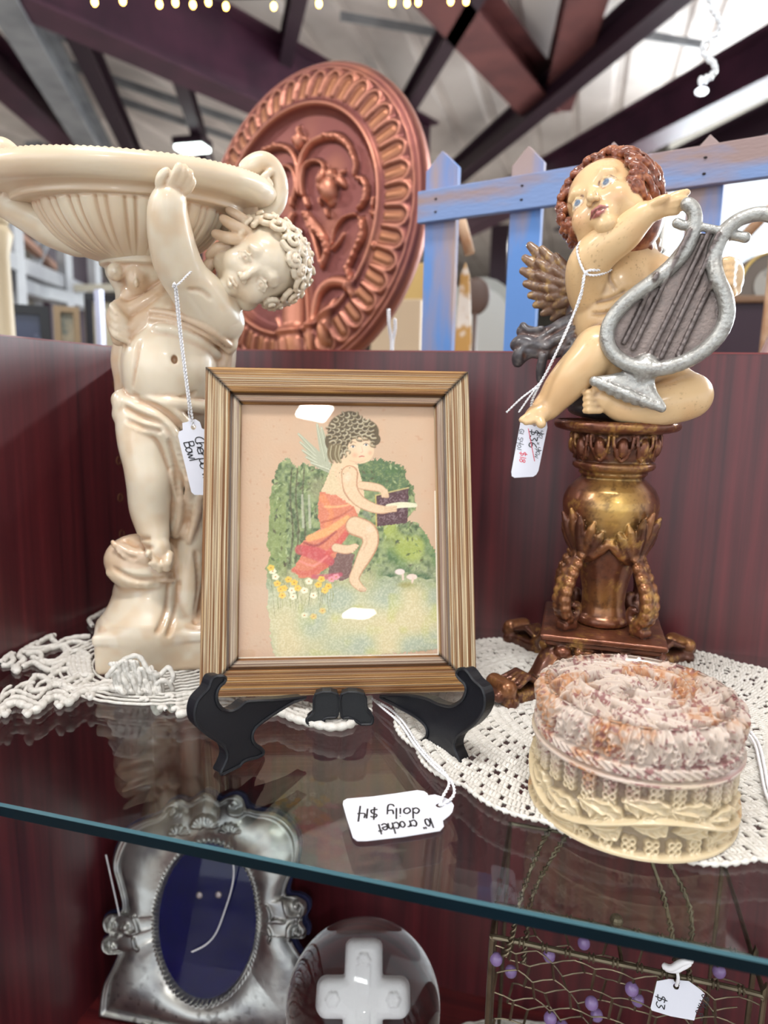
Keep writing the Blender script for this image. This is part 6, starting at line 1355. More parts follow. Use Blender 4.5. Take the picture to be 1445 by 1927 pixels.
    link_mesh('silver_border', W_, grid_faces(nr, nt, True), m_pewter, o, True, col)
    b = MB(); out2 = [(oc[0]+(R__+.0022)*math.cos(a), max(oc[1]+(R__+.0022)*math.sin(a), .0002)) for R__, a in zip(out[::3], th[::3])]; b.prism(out2, foot-N*.0052, X, Y, N, .005); b.build('felt_back', m_navyedge, o)
    b = MB(); b.prism([(oc[0]+ru*1.04*math.cos(a), oc[1]+rv*1.04*math.sin(a)) for a in th[::8]], foot-N*.0001, X, Y, N, .0006); b.build('velvet_panel', m_velvet, o)
    g = MB(); g.add([foot+X*(oc[0]+ru*1.02*math.cos(a))+Y*(oc[1]+rv*1.02*math.sin(a))+N*.0016 for a in th[::8]], [tuple(range(len(th[::8])))]); link_mesh('oval_pane', g.v[0], g.f, m_pglass, o)
    b = MB()
    for x, y in ((376, 1684), (412, 1683)):
        u_, v_ = uv(x, y); b.lathe([(.0026, 0), (.0030, .0006), (.0022, .0014), (.0012, .0016)], foot+X*u_+Y*v_+N*.0006, 14, (X, Y, N))
    b.build('turn_button', mat('brushed_tin', (170, 160, 160), .4, .8), o)
    PT = lambda x, y, h=.004: foot+X*uv(x, y)[0]+Y*uv(x, y)[1]+N*h
    tw = twine(None, [PT(447, 1600, .012), PT(446, 1634, .008), PT(441, 1664, .006), PT(430, 1700, .005), PT(412, 1748, .005), PT(392, 1772, .005), PT(366, 1785, .006)], .0007); tw.name = 'loose_string'; tag(tw, 'white string hanging across the dark blue oval of the silver frame', 'string')
    tw = twine(None, [PT(213, 1600, .012), PT(222, 1640, .012), PT(232, 1684, .012), PT(238, 1712, .012)], .0006); tw.name = 'loose_string'; tag(tw, 'white string over the left edge of the silver frame', 'string')
build_silver()
# glass paperweight with a white cross inside
m_crystal = mat('crystal', (250, 252, 252), 0, trans=1, ior=1.30, spec=.6)
m_cross = mat('white_bisque', (238, 238, 240), .6, bump=(260, .5, .001))
def build_ball():
    d = CF*F_PX+CR*(683-CX)-CU*(1890-CY); t = .52/np.dot(d/np.linalg.norm(d), CF); c = CAM+d/np.linalg.norm(d)*t; R_ = .0565
    o = empty('crystal_paperweight', (c[0], c[1], ZL)); tag(o, 'round clear glass paperweight with a white cross inside on the lower shelf', 'paperweight')
    b = MB(); b.lathe([(.030, 0), (.032, .004), (.026, .012), (.022, c[2]-R_-ZL-.004), (.027, c[2]-R_-ZL+.006), (.024, c[2]-R_-ZL+.007)], (c[0], c[1], ZL), 36); b.build('stand', m_mdark, o, True)
    b = MB(); b.ball(c, R_, 72, 48); b.build('glass_ball', m_crystal, o, True)
    N_ = CAM-c; N_[2] *= .75; N_ /= np.linalg.norm(N_); X = np.cross((0, 0, 1.), N_); X /= np.linalg.norm(X); Y = np.cross(N_, X)
    s = Sculpt((c[0], c[1], c[2]), (-120, -120, -50), (120, 120, 50), 1.8); A = np.array([[X@s.R, X@s.U, X@s.T], [Y@s.R, Y@s.U, Y@s.T], [N_@s.R, N_@s.U, N_@s.T]]); k = 1.19/s.s
    s.box((0, 0, 0), (.0092*k, .0290*k, .0075*k), A, .0048*k, 3, 0); s.box(A[1]*.0030*k, (.0222*k, .0084*k, .0075*k), A, .0048*k, 3, 0)
    for (x, y) in ((0, .020), (-.015, .003), (.015, .003)):
        q = (A[0]*x+A[1]*y+A[2]*.0073)*k
        for i in range(6): a = i*math.pi/3; s.ell(q+(A[0]*math.cos(a)+A[1]*math.sin(a))*.0022*k, .0016*k, None, .5, 0)
        s.ell(q, .0014*k, None, .5, 0); 
    s.box(A[2]*.0076*k+A[1]*.0*k, (.0035*k, .018*k, .0006*k), A, .0005*k, .6, 0)
    s.mesh('cross', m_cross, [(238, 238, 240)], o)
build_ball()
# white cloth mat on the lower shelf
def build_mat():
    c = Cords(); cx, cy = .40, -.115
    for k in range(1, 40):
        r = .0026*k; n = 220; a = np.linspace(0, 2*math.pi, n); c.seg(np.stack([cx+r*1.35*np.cos(a), np.minimum(cy+r*np.sin(a), -.005), ZL+.0014+.0005*np.sin(a*60+k)], 1)[None], (.0013*(1+.3*np.sin(np.arange(n)*1.5)))[None], 5)
    o = c.build('woven_mat', m_cotton); tag(o, 'white cotton mat under the wire basket on the lower shelf', 'mat')
build_mat()
# wire basket with hexagonal mesh and purple beads
m_wire = mat('antique_wire', (122, 112, 92), .35, .85, noise=(60, (84, 74, 60), .4, .7)); m_bead = mat('lilac_bead', (132, 108, 158), .15, spec=.6, coat=.3)
def build_basket():
    y0, y1 = -.172, -.148; A = ony(925, 1772, y0); B = ony(1440, 1862, y0); zt = (A[2]+B[2])/2; x0, x1 = A[0], B[0]; zb = ZL+.003; zt = zt-.0
    o = empty('wire_basket', ((x0+x1)/2, (y0+y1)/2, ZL)); tag(o, 'small antique wire basket of hexagonal mesh threaded with purple beads', 'basket')
    yb = -.052
    for nm, yy, zz_ in (('front_rim', y0, zt), ('inner_rim', y1, zt+.0035)):
        b = MB(); b.tube(spline([(x0, yy, zb), (x0, yy, zt*.5+zb*.5), (x0, yy, zz_-.008), (x0+.001, yy, zz_-.002), (x0+.006, yy, zz_), ((x0+x1)/2, yy, zz_), (x1-.008, yy, zz_), (x1-.001, yy, zz_-.003), (x1, yy, zz_-.010), (x1, yy, zb)], 5), .0017, 8)
        for i in range(10):
            x = x0+.018+(x1-x0-.03)*i/9
            for d in (-.0012, .0012): b.tube([(x+d+.0024*math.cos(a)*0, yy+.0024*math.cos(a), zz_+.0024*math.sin(a)) for a in np.linspace(0, 2*math.pi, 12, endpoint=False)], .0006, 5, True)
        b.build(nm, m_wire, o)
    b = MB(); b.tube([(x0, yb, zt), (x1, yb, zt)], .0015, 8); b.tube([(x0, y0, zt), (x0, yb, zt)], .0015, 8); b.tube([(x1, y0, zt), (x1, yb, zt)], .0015, 8)
    for x in (x0, x1): b.tube([(x, yb, zb), (x, yb, zt)], .0015, 8)
    b.tube([(x0, y0, zb), (x1, y0, zb), (x1, yb, zb), (x0, yb, zb)], .0014, 6, True); b.build('frame_wire', m_wire, o)
    b = MB(); xm = ony(1155, 1790, y1)[0]; b.ball((xm, y1, zt+.009), .0042, 12, 8); b.tube([(xm, y1, zt+.004), (xm+.003, y0, zt-.001)], .0012, 6); b.build('clasp', m_wire, o)
    # hexagonal mesh on the front and the slack inner face
    def mesh(name, yy, ox, wob, m):
        b = MB(); hx, hz = .0225, .0165; r2 = np.random.default_rng(int(ox*1e4)+3); bd = []
        def nd(i, j): 
            x = x0+ox+i*hx*.5; z = zt-.004-j*hz-(.004 if (i+j) % 2 else 0); h = ((i*37+j*61) % 11)/11-.5; return np.array([x+h*wob, yy+(h*.4)*wob*1.5, max(z+h*wob*.6, zb+.001)])
        ni = int((x1-x0-ox)/(hx*.5)); nj = int((zt-zb)/hz)+1
        for j in range(nj):
            for i in range(ni):
                p = nd(i, j); q_ = nd(i+1, j); m_ = (p+q_)/2+np.array([0, .0, .0006]); b.tube([p, m_, q_], .00050, 5, cap=False)
                if (i+j) % 2: b.tube([p, nd(i, j+1)], .00085, 5, cap=False); 
                if (i*5+j*3+int(ox*100)) % 7 == 0: bd.append((p+nd(i, j+1))/2)
        b.build(name, m_wire, o)
        for p in bd:
            b = MB(); b.ball(p, (.0040, .0036, .0044), 14, 9); b.build('bead', m_bead, o, True)
    mesh('front_mesh', y0, .004, .003, 0); mesh('back_mesh', y1+.006, .012, .006, 0)
    # twisted wire handles rising on either side
    def twist(P, nm='handle'):
        P = spline(np.array(P, float), 12); n = len(P); t = np.gradient(P, axis=0); t /= np.linalg.norm(t, axis=1)[:, None]; x = np.cross(t, (.1, 1, .05)); x /= np.linalg.norm(x, axis=1)[:, None]; y = np.cross(t, x); c = Cords(); L_ = np.r_[0, np.cumsum(np.linalg.norm(np.diff(P, axis=0), axis=1))]
        for k in (0, 1): a = L_/.0088*2*math.pi+k*math.pi; c.seg((P+.0013*(x*np.cos(a)[:, None]+y*np.sin(a)[:, None]))[None], np.full((1, n), .00095), 6)
        c.build(nm, m_wire, o)
    h0, h1 = ony(948, 1800, y0-.002), ony(1268, 1842, y0-.002); g0, g1 = ony(984, 1812, y1), ony(1285, 1856, y1)
    twist([h0, h0+(.004, 0, .014), h0+(.009, .003, .045), h0+(.022, .012, .082), (.5*(h0[0]+h1[0])-.004, y0+.018, -.036), h1+(-.030, .012, .090), h1+(-.010, .004, .050), h1+(0, 0, .012), h1+(.002, 0, -.006), h1+(.003, 0, -.020)])
    twist([g0, g0+(.001, 0, .018), g0+(.004, .006, .048), g0+(.022, .018, .084), (.5*(g0[0]+g1[0]), y1+.014, -.034), g1+(-.022, .015, .086), g1+(.0, .006, .05), g1+(.002, 0, .014), g1+(.001, 0, -.004)])
    # tag tied to the handle
    N_ = np.array((-.08, -.92, .35)); P0 = ony(1270, 1880, y0-.006)
    t, N2, c0 = tagcard('small white price tag tied to the handle of the wire basket', [(1236, 1846), (1258, 1842), (1296, 1846), (1318, 1862), (1326, 1870), (1310, 1906), (1306, 1920), (1262, 1912), (1226, 1901), (1224, 1896)], P0, N_, (1272, 1856, .0016))
    handwriting(t, P0, N2, [('8"Hx8"', (1322, 1868), (1306, 1910), .0045, .6, False), ('$3', (1236, 1868), (1234, 1900), .0050, .62, False)])
    b = Cords(); zc = y0-.006
    b.line([ony(1246, 1816, zc), ony(1262, 1822, zc-.002), ony(1282, 1812, zc-.002), ony(1304, 1806, zc)], .0018, 6, .1); b.line([ony(1250, 1822, zc), ony(1272, 1826, zc-.002), ony(1300, 1812, zc-.001)], .0014, 6, .1); b.line([ony(1272, 1822, zc), ony(1276, 1840, zc-.002), ony(1272, 1856, zc)], .0009, 6, .1); b.build('string', m_thread, t)
build_basket()
# ------------------------------------------------------------------ behind the cabinet: copper plaque, picket fence, wares
m_table = wood_mat('plain_board', (120, 100, 80), (150, 128, 100), 0, .6, 1)
def table(lo, hi, z, lab, th=.03):
    t = empty('display_table', ((lo[0]+hi[0])/2, (lo[1]+hi[1])/2, ZF)); tag(t, lab, 'table'); MB().abox((lo[0], lo[1], z-th), (hi[0], hi[1], z)).build('table_top', m_table, t)
    for x in (lo[0]+.05, hi[0]-.05):
        for y in (lo[1]+.05, hi[1]-.05): MB().abox((x-.02, y-.02, ZF), (x+.02, y+.02, z-th)).build('leg', m_table, t)
ZT = .15
table((-1.3, .03), (1.9, .50), ZT, 'long board table close behind the cabinet carrying the copper plaque and the picket fence')
table((-1.25, .53), (2.6, 1.55), .10, 'wide board table further back crowded with wares')
m_copper = mat('hammered_copper', (170, 104, 84), .42, .75, attr='col', bump=(70, .35, .002))
def proj(p): d = np.asarray(p)-CAM; z = d@CF; return CX+F_PX*(d@CR)/z, CY-F_PX*(d@CU)/z
def build_plaque():
    P0 = onplane(566, 424, (0, .31, 0), (0, 1, 0)); y = .66; bkt = .10   # yaw turned to the left, slight lean back
    X = np.array([math.cos(-y+.26), math.sin(-y+.26), 0]); bk = np.array([-X[1], X[0], 0]); Y = np.array((0, 0, 1.))*math.cos(bkt)+bk*math.sin(bkt); N = np.cross(X, Y)
    z = (P0-CAM)@CF; R0 = 283/F_PX*z
    def uv(a, b): p = onplane(a, b, P0+N*.011, N)-P0; return p@X, p@Y
    q = lambda a, b: (380+a/3.284, 100+b/3.284); k = 1/F_PX*z/3.284
    nr, nt = 196, 700; rr = np.linspace(.002, 1, nr)*R0; th = np.linspace(0, 2*math.pi, nt, endpoint=False); T, RR = np.meshgrid(th, rr); U = RR*np.cos(T); V = RR*np.sin(T); r = Rel(U, V); f = RR/R0; ks = R0/.142
    Z = .011*(1-np.clip((f-.74)/.26, 0, 1)**2*.9)-.005*np.clip((.72-f)/.05, 0, 1); Z += .0045*np.exp(-((f-.725)/.016)**2)+.0035*np.exp(-((f-.955)/.010)**2)+.003*np.exp(-((f-.985)/.012)**2)
    nf = 42; ph = (T*nf/(2*math.pi)) % 1-.5; w = .36+.02*f; body = np.clip((f-.765)/.012, 0, 1)
    dx = np.abs(ph)*2*math.pi/nf*RR; hw = .0082*R0/.147; cap = .875*R0; dd = np.where(RR > cap, np.hypot(dx, RR-cap), dx)
    Z += .0034*np.exp(-((dd-hw)/(.0017*ks))**2)*body-.0016*(dd < hw*.8)*body+.0024*np.exp(-(dd/(hw*.55))**2)*body
    r.Z = Z.ravel()
    J = lambda pts: [(*uv(*q(a, b)), w_*k) for a, b, w_ in pts]
    orn = Rel(U, V); st = lambda pts, h=.007, n=5: orn.stroke(J(pts), 1, h, 'max', n)
    r2 = np.random.default_rng(4)
    main = [[(605, 870, 15), (606, 780, 16), (612, 700, 17), (632, 630, 18), (680, 560, 20), (760, 520, 24), (840, 520, 25), (905, 570, 22), (940, 640, 18), (955, 700, 14), (945, 760, 9)], [(600, 860, 12), (598, 720, 15), (575, 640, 17), (530, 590, 19), (460, 580, 22), (400, 605, 20), (350, 655, 16)],
            [(630, 880, 14), (622, 800, 14), (632, 720, 14), (670, 675, 14), (725, 670, 13), (758, 700, 12), (755, 735, 12), (738, 735, 10)], [(575, 900, 13), (588, 820, 13), (575, 740, 13), (535, 700, 13), (490, 715, 12), (475, 750, 10)],
            [(975, 775, 18), (1010, 800, 18), (1022, 860, 18), (1005, 925, 14), (965, 965, 9)], [(800, 1185, 6), (825, 1090, 9), (880, 1020, 9), (950, 995, 9)], [(880, 1110, 5), (850, 1170, 9), (810, 1215, 10)], [(990, 1030, 22), (1000, 1100, 22), (985, 1160, 20), (955, 1210, 20), (930, 1270, 20), (905, 1330, 22), (920, 1390, 22), (940, 1440, 20)],
            [(650, 1000, 28), (690, 1060, 32), (740, 1120, 30), (775, 1200, 26), (760, 1280, 18), (742, 1330, 8)], [(640, 1010, 12), (690, 1120, 14), (720, 1220, 14), (738, 1300, 10)], [(565, 1000, 20), (540, 1060, 24), (520, 1110, 18)], [(690, 1850, 22), (690, 1700, 24), (700, 1580, 26), (730, 1480, 30), (790, 1420, 34), (870, 1415, 34), (930, 1455, 26), (950, 1500, 16)],
            [(750, 1830, 30), (770, 1700, 44), (800, 1600, 34), (830, 1530, 16)], [(1068, 900, 14), (1060, 950, 14)], [(1050, 985, 16), (1080, 1005, 16)], [(735, 905, 14), (738, 930, 12)], [(775, 975, 15), (780, 1005, 13)], [(645, 905, 20), (655, 940, 20)], [(562, 905, 18), (560, 940, 18)], [(455, 1010, 20), (470, 1030, 18)], [(1080, 1190, 8), (1082, 1210, 8)]]
    for p in main: st(p)
    st([(600, 1110, 30), (580, 1250, 60), (575, 1450, 84), (570, 1650, 92), (570, 1860, 96)], .012); st([(645, 1400, 12), (655, 1600, 12), (662, 1860, 12)], .005); st([(600, 1120, 16), (592, 1180, 12), (585, 1260, 8)], .006); st([(540, 1640, 10), (545, 1860, 14)], .003); st([(460, 1640, 12), (500, 1740, 14), (530, 1860, 14)], .004); st([(610, 1560, 10), (600, 1700, 10), (610, 1860, 10)], .004)
    for a, b, rx, ry, an, h in ((603, 545, 36, 56, 0, .009), (600, 480, 16, 34, 0, .007), (640, 530, 14, 26, .5, .005), (566, 530, 14, 26, -.5, .005), (790, 850, 62, 82, .3, .013), (745, 775, 34, 56, -.5, .009), (805, 760, 36, 44, .2, .010), (860, 790, 26, 60, .8, .008), (800, 900, 40, 50, 0, .006), (870, 740, 26, 16, .6, .006), (730, 820, 26, 40, .2, .007)):
        u_, v_ = uv(*q(a, b)); orn.dome(u_, v_, rx*k, ry*k, h, an, 'max')
    for p in (main[0][5:], main[1][3:], main[7], main[4], main[8]):      # knobbly leaf edges
        S_ = spline(J(p), 8)
        for i in range(0, len(S_), 4): orn.dome(S_[i][0]+r2.uniform(-1, 1)*S_[i][2]*.7, S_[i][1]+r2.uniform(-1, 1)*S_[i][2]*.7, S_[i][2]*.5, S_[i][2]*.55, .0028, 0, 'add')
    r.Z *= ks; orn.Z *= ks; Z = blur(r.Z+orn.Z, nr, nt, 2, True); oz = blur(orn.Z, nr, nt, 2, True); Wd = P0+np.outer(U.ravel(), X)+np.outer(V.ravel(), Y)+np.outer(Z, N)
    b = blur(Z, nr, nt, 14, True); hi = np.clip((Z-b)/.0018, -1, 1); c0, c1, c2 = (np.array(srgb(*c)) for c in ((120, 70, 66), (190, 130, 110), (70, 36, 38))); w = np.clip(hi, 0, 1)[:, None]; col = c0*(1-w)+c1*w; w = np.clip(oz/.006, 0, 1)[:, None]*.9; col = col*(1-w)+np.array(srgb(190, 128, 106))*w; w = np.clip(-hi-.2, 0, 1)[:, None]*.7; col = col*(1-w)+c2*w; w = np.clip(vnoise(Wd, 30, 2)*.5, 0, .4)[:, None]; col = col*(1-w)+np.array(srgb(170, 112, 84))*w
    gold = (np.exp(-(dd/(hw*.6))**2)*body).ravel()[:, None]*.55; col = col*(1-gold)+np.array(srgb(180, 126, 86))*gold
    # rolled rim and back
    n = len(Wd); rim = [P0+np.outer(np.cos(th)*R0*s_, X)+np.outer(np.sin(th)*R0*s_, Y)+np.outer(np.full(nt, h_), N) for s_, h_ in ((1.012, .000), (1.012, -.010), (.97, -.011))]; V2 = np.concatenate([Wd]+rim); j = np.arange(nt); j2 = (j+1) % nt; Qs = [grid_faces(nr, nt, True)]; prev = (nr-1)*nt
    for i in range(3): cur = n+i*nt; Qs.append(np.stack([prev+j, prev+j2, cur+j2, cur+j], 1)); prev = cur
    col2 = np.concatenate([col]+[np.tile(c0*.6+c1*.4, (nt, 1))]*3); Q = np.concatenate(Qs)
    low = P0[2]-R0*math.cos(bkt)*1.012
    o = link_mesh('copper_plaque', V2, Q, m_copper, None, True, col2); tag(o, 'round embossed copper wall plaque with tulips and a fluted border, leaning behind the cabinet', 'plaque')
    FEN = None; sb = empty('plaque_stand', (P0[0]+.03, P0[1]+.04, ZT)); tag(sb, 'wooden block stand holding the copper plaque upright', 'stand')
    MB().box((P0[0], P0[1], (ZT+low+.004)/2), X*.03, bk*.008, (0, 0, (low+.002-ZT)/2) if low > ZT+.004 else (0, 0, .001)).build('block', m_table, sb); MB().beam(P0-N*.024-Y*R0*.8, P0-N*.024+Y*.05, .03, .01).build('prop', m_table, sb)

build_plaque()
# picket fence rack
m_bluewash = mat('blue_washed_wood', (92, 136, 200), .65, noise=(9, (160, 140, 138), .46, .64), nstretch=(3, 3, .5), bump=(90, .4, .001))
m_bluerail = mat('blue_washed_rail', (118, 142, 188), .65, noise=(8, (150, 128, 126), .44, .62), nstretch=(.6, 3, 5), bump=(90, .4, .001)); m_rawwood = mat('raw_pine', (206, 178, 150), .7, noise=(30, (176, 134, 100), .4, .7)); m_knot = mat('knot', (40, 32, 34), .8)
def build_fence():
    a, b = onplane(797, 360, (0, .12, 0), (0, 1, 0)), onplane(1445, 335, (0, .12, 0), (0, 1, 0))
    # rail slopes up to the right in the photo: the fence comes towards us there
    Y0, Y1 = .16, .06; A = ony(798, 365, Y0); B = ony(1445, 341, Y1); zr = (A[2]+B[2])/2; d = B-A; d[2] = 0; L_ = np.linalg.norm(d); d /= L_; n = np.array([d[1], -d[0], 0]); n = n if n@(CAM-A) > 0 else -n
    A = np.array([A[0], A[1], zr]); o = empty('picket_fence_rack', (A[0]+.2, A[1], ZT)); tag(o, 'blue washed wooden picket fence rack with pointed pales behind the angel', 'fence')
    hr = np.linalg.norm(onplane(900, 330, A, n)-onplane(900, 392, A, n))/2; e = d*(L_+.12)
    r = MB(); r.box(A+e/2+n*.008+np.array((0, 0, .0)), e/2, n*.004, (0, 0, hr)); r.build('rail', m_bluerail, o, bevel=.0008); r = MB(); r.box(A+e/2+n*.008-np.array((0, 0, zr-ZT-.02)), e/2, n*.004, (0, 0, hr*.7)); r.build('rail', m_bluerail, o)
    for (x0, x1, yt) in ((803, 861, 286), (962, 1020, 277), (1118, 1178, 270), (1292, 1358, 257)):
        p0, p1 = onplane(x0, 400, A, n), onplane(x1, 400, A, n); top = onplane((x0+x1)/2, yt, A, n)[2]; w = (p1-p0)@d; c = p0+d*w/2; c[2] = 0
        sh = onplane((x0+x1)/2, yt+34, A, n)[2]; b_ = MB(); b_.prism([(-w/2, ZT), (w/2, ZT), (w/2, sh), (0, top), (-w/2, sh)], c-n*.004, d, (0, 0, 1.), n, .0075); b_.build('picket', m_bluewash, o, bevel=.0006)
        for dz in (.35, -.45):
            k = MB(); k.ball(c+n*.0122+np.array((0, 0, zr+hr*dz)), (.0016, .0008, .0010), 8, 5); k.build('nail_head', m_knot, o)
    return o
fence = build_fence()
# ------------------------------------------------------------------ wares on the tables and racks further back
def colr(name, c, rough=.5, **k): return mat(name, c, rough, **k)
TB = .10
def turned(name, px, py_top, D, prof, m, lab, cat, base_z=TB, scale=1):
    """a turned ware standing on the far table at pixel column px; prof in metres from its base"""
    p = at(px, 600, D); b = MB(); b.lathe(prof, (p[0], p[1], base_z), 28); o = b.build(name, m, None, True, origin=(p[0], p[1], base_z)); tag(o, lab, cat); return o
def zt(px, py, D): return at(px, py, D)[2]
def framed(name, px0, py0, px1, py1, D, mf, mi, lab, cat='picture', wd=.02, base=TB, lean=.06):
    p0, p1 = at(px0, py0, D), at(px1, py1, D); X = np.array([p1[0]-p0[0], p1[1]-p0[1], 0]); w = np.linalg.norm(X); X /= w; zt_ = p0[2]; c = (p0+p1)/2; N_ = np.array([X[1], -X[0], 0]); h = zt_-base
    o = empty(name, (c[0], c[1], base)); tag(o, lab, cat); b = MB(); O = np.array([c[0], c[1], base]); Y = np.array((0, 0, 1.))
    for s_ in (-1, 1): b.box(O+X*s_*(w/2-wd/2)+Y*h/2, X*wd/2, Y*h/2, N_*.008)
    for z in (wd/2, h-wd/2): b.box(O+Y*z, X*(w/2-wd), Y*wd/2, N_*.008)
    b.build('border', mf, o); b = MB(); b.box(O+Y*h/2-N_*.003, X*(w/2-wd), Y*(h/2-wd), N_*.002); b.build('panel', mi, o); return o, O, X, Y, N_, w, h
# left: art leaning on the far table, rack of grey angle steel
mk = colr('ebony', (16, 16, 20), .35, coat=.4); navy = colr('navy_print', (50, 58, 84), .25, coat=.6, noise=(14, (150, 160, 190), .56, .64)); crm = colr('cream_mount', (190, 184, 160), .6)  # navy print mottled with pale noise patches
framed('framed_art', -40, 568, 96, 660, 1.48, mk, navy, 'black framed navy picture with pale patches at the far left', wd=.016)
framed('framed_art', 158, 552, 232, 660, 1.6, mk, crm, 'black frame with cream mount left of the bowl cherub', wd=.014)
framed('framed_art', 100, 575, 152, 660, 1.7, colr('worn_gilt', (150, 130, 104), .5), colr('grey_green_art', (120, 128, 122), .5, noise=(20, (170, 160, 140), .5, .6)), 'worn gilt framed grey green picture between the two black frames', wd=.012)
b = MB(); p = at(188, 600, 1.5); b.box((p[0], p[1], (TB+zt(188, 545, 1.5))/2), (.006, 0, 0), (0, .006, 0), (0, 0, (zt(188, 545, 1.5)-TB)/2)); b.box((p[0], p[1], TB+.004), (.03, 0, 0), (0, .03, 0), (0, 0, .004)); tag(b.build('sign_post', colr('pale_alloy', (170, 172, 192), .35, metal=.4), origin=(p[0], p[1], TB)), 'slim pale metal post standing left of the bowl cherub', 'post')
# grey steel rack with slanting shelf edges
rk = empty('steel_rack', (at(60, 600, 3.2)[0], at(60, 600, 3.2)[1], ZF)); tag(rk, 'grey slotted steel storage rack with slanting shelf edges at the far left', 'rack')
def rb(x1, y1, D1, x2, y2, D2, w, nm='shelf_edge', m=None): MB().beam(at(x1, y1, D1), at(x2, y2, D2), w, w).build(nm, m or m_grey, rk)
rb(-60, 462, 2.6, 175, 556, 4.2, .055); rb(-60, 505, 2.6, 150, 575, 4.2, .05); rb(-60, 545, 3.6, 250, 541, 3.6, .03, m=colr('beige_steel', (168, 164, 150), .5)); rb(60, 545, 3.4, 240, 588, 3.9, .05); rb(10, 420, 3.0, 120, 520, 4.0, .03, m=colr('rusty_bar', (120, 84, 66), .6))
for (x, D, y0) in ((22, 3.0, 385), (118, 3.6, 425), (176, 4.0, 480), (-20, 2.6, 330)):
    a = at(x, y0, D); MB().box((a[0], a[1], (a[2]+ZF)/2), (.022, 0, 0), (0, .022, 0), (0, 0, (a[2]-ZF)/2)).build('upright', m_grey, rk)
rb(70, 500, 3.5, 100, 430, 3.5, .02, 'brace'); rb(55, 470, 3.5, 118, 430, 3.5, .02, 'brace')
rk2 = empty('timber_shelving', (at(60, 600, 5.4)[0], at(60, 600, 5.4)[1], ZF)); tag(rk2, 'dark timber shelving full of wares behind the steel rack', 'shelving')
for z in (TB-.2, .35, .75, 1.15): a, b_ = at(-80, 600, 5.2), at(420, 600, 5.8); MB().beam((a[0], a[1], z), (b_[0], b_[1], z), .4, .03).build('shelf_board', m_mdark, rk2)
for x in (-60, 130, 330, 420): a = at(x, 600, 5.3+.4*(x > 200)); MB().abox((a[0]-.03, a[1]-.2, ZF), (a[0]+.03, a[1]+.2, 1.3)).build('upright', m_mdark, rk2)
cl = [colr('ware_a', (150, 120, 96), .5), colr('ware_b', (196, 190, 176), .4), colr('ware_c', (96, 74, 70), .5), colr('ware_d', (120, 132, 138), .4), colr('ware_e', (70, 60, 64), .5)]
kinds = (('jar', 'jar', [(.0, 0), (.05, 0), (.07, .05), (.07, .12), (.04, .16), (.045, .18)]), ('bottle', 'bottle', [(0, 0), (.035, 0), (.035, .13), (.012, .18), (.012, .24)]), ('bowl', 'bowl', [(0, 0), (.04, 0), (.10, .06), (.11, .10)]), ('vase', 'vase', [(0, 0), (.04, 0), (.06, .08), (.03, .17), (.05, .22)]))
cn = ('tan', 'off-white', 'brown', 'blue grey', 'dark plum')
for i, (px, z) in enumerate(((20, .365), (60, .365), (95, .765), (150, .365), (185, .765), (215, .365), (330, .365), (370, .765), (40, .765), (240, .765))):
    q = at(px, 600, 5.2+.5*(px+80)/500); nm, ct, pr = kinds[i % 4]; b = MB(); b.lathe(pr, (q[0], q[1], z), 20); o = b.build(nm, cl[i % 5], None, True, origin=(q[0], q[1], z)); tag(o, '%s %s blurred on the dark timber shelving, %s' % (cn[i % 5], nm, ('beside the far left edge', 'left of the rusty bar', 'high behind the steel upright', 'left of the bowl cherub drapery', 'upper row by the bowl underside', 'just left of the cherub shoulder', 'behind the bowl cherub torso', 'upper row behind the cherub head', 'upper row at the far left', 'upper row behind the cherub column')[i]), ct, 'wares on the dark timber shelving')
cs = at(2, 505, 1.28); s_ = MB(); s_.ball((cs[0], cs[1], zt(4, 410, 1.28)), .016, 14, 9); s_.lathe([(0, TB), (.028, TB), (.028, TB+.02), (.016, TB+.03), (.013, zt(4, 480, 1.28)), (.02, zt(4, 440, 1.28)), (.012, zt(4, 420, 1.28))], (cs[0], cs[1], 0), 20)
tag(s_.build('statuette', colr('ivory_resin', (176, 162, 136), .4), None, True, origin=(cs[0], cs[1], TB)), 'cream statuette on a post at the left edge below the bowl handle', 'statuette')
# between plaque and fence
b = MB(); q = at(772, 530, 1.7); b.abox((q[0]-.06, q[1]-.04, TB), (q[0]+.06, q[1]+.04, zt(772, 500, 1.7))); tag(b.build('gilt_box', colr('gilt_paper', (176, 148, 92), .4, metal=.4), origin=(q[0], q[1], TB), bevel=.004), 'upright gilt box seen between the plaque and the fence', 'box')
b = MB(); q = at(770, 580, 1.45); b.abox((q[0]-.07, q[1]-.03, TB), (q[0]+.03, q[1]+.03, zt(770, 566, 1.45))); tag(b.build('tan_box', colr('tan_card', (186, 166, 140), .6), origin=(q[0], q[1], TB), bevel=.003), 'low tan box in front of the gilt box', 'box')
turned('dark_vase', 758, 0, 1.25, [(0, 0), (.02, 0), (.034, .04), (.036, .07), (.024, .10), (.016, .12), (.020, .128)], colr('plum_glaze', (40, 20, 26), .2, coat=.6), 'dark plum glazed vase at the right foot of the plaque', 'vase')
turned('white_vase', 786, 0, 1.30, [(0, 0), (.012, 0), (.018, .05), (.016, .09), (.008, .115), (.012, .125)], colr('white_china', (230, 232, 240), .2, coat=.5), 'small white china vase between the plaque and the first pale', 'vase')
tw = twine(None, [ony(737, 670, .045), ony(736, 640, .045), ony(732, 612, .043), ony(731, 582, .042)], .0016); tw.name = 'string_loop'; tag(tw, 'upright white string loop beside the plaque, left strand', 'string', 'white strings at the foot of the plaque')
tw = twine(None, [ony(737, 670, .047), ony(739, 640, .047), ony(743, 620, .046), ony(743, 600, .045)], .0016); tw.name = 'string_loop'; tag(tw, 'shorter white string loop beside the plaque, right strand', 'string', 'white strings at the foot of the plaque')
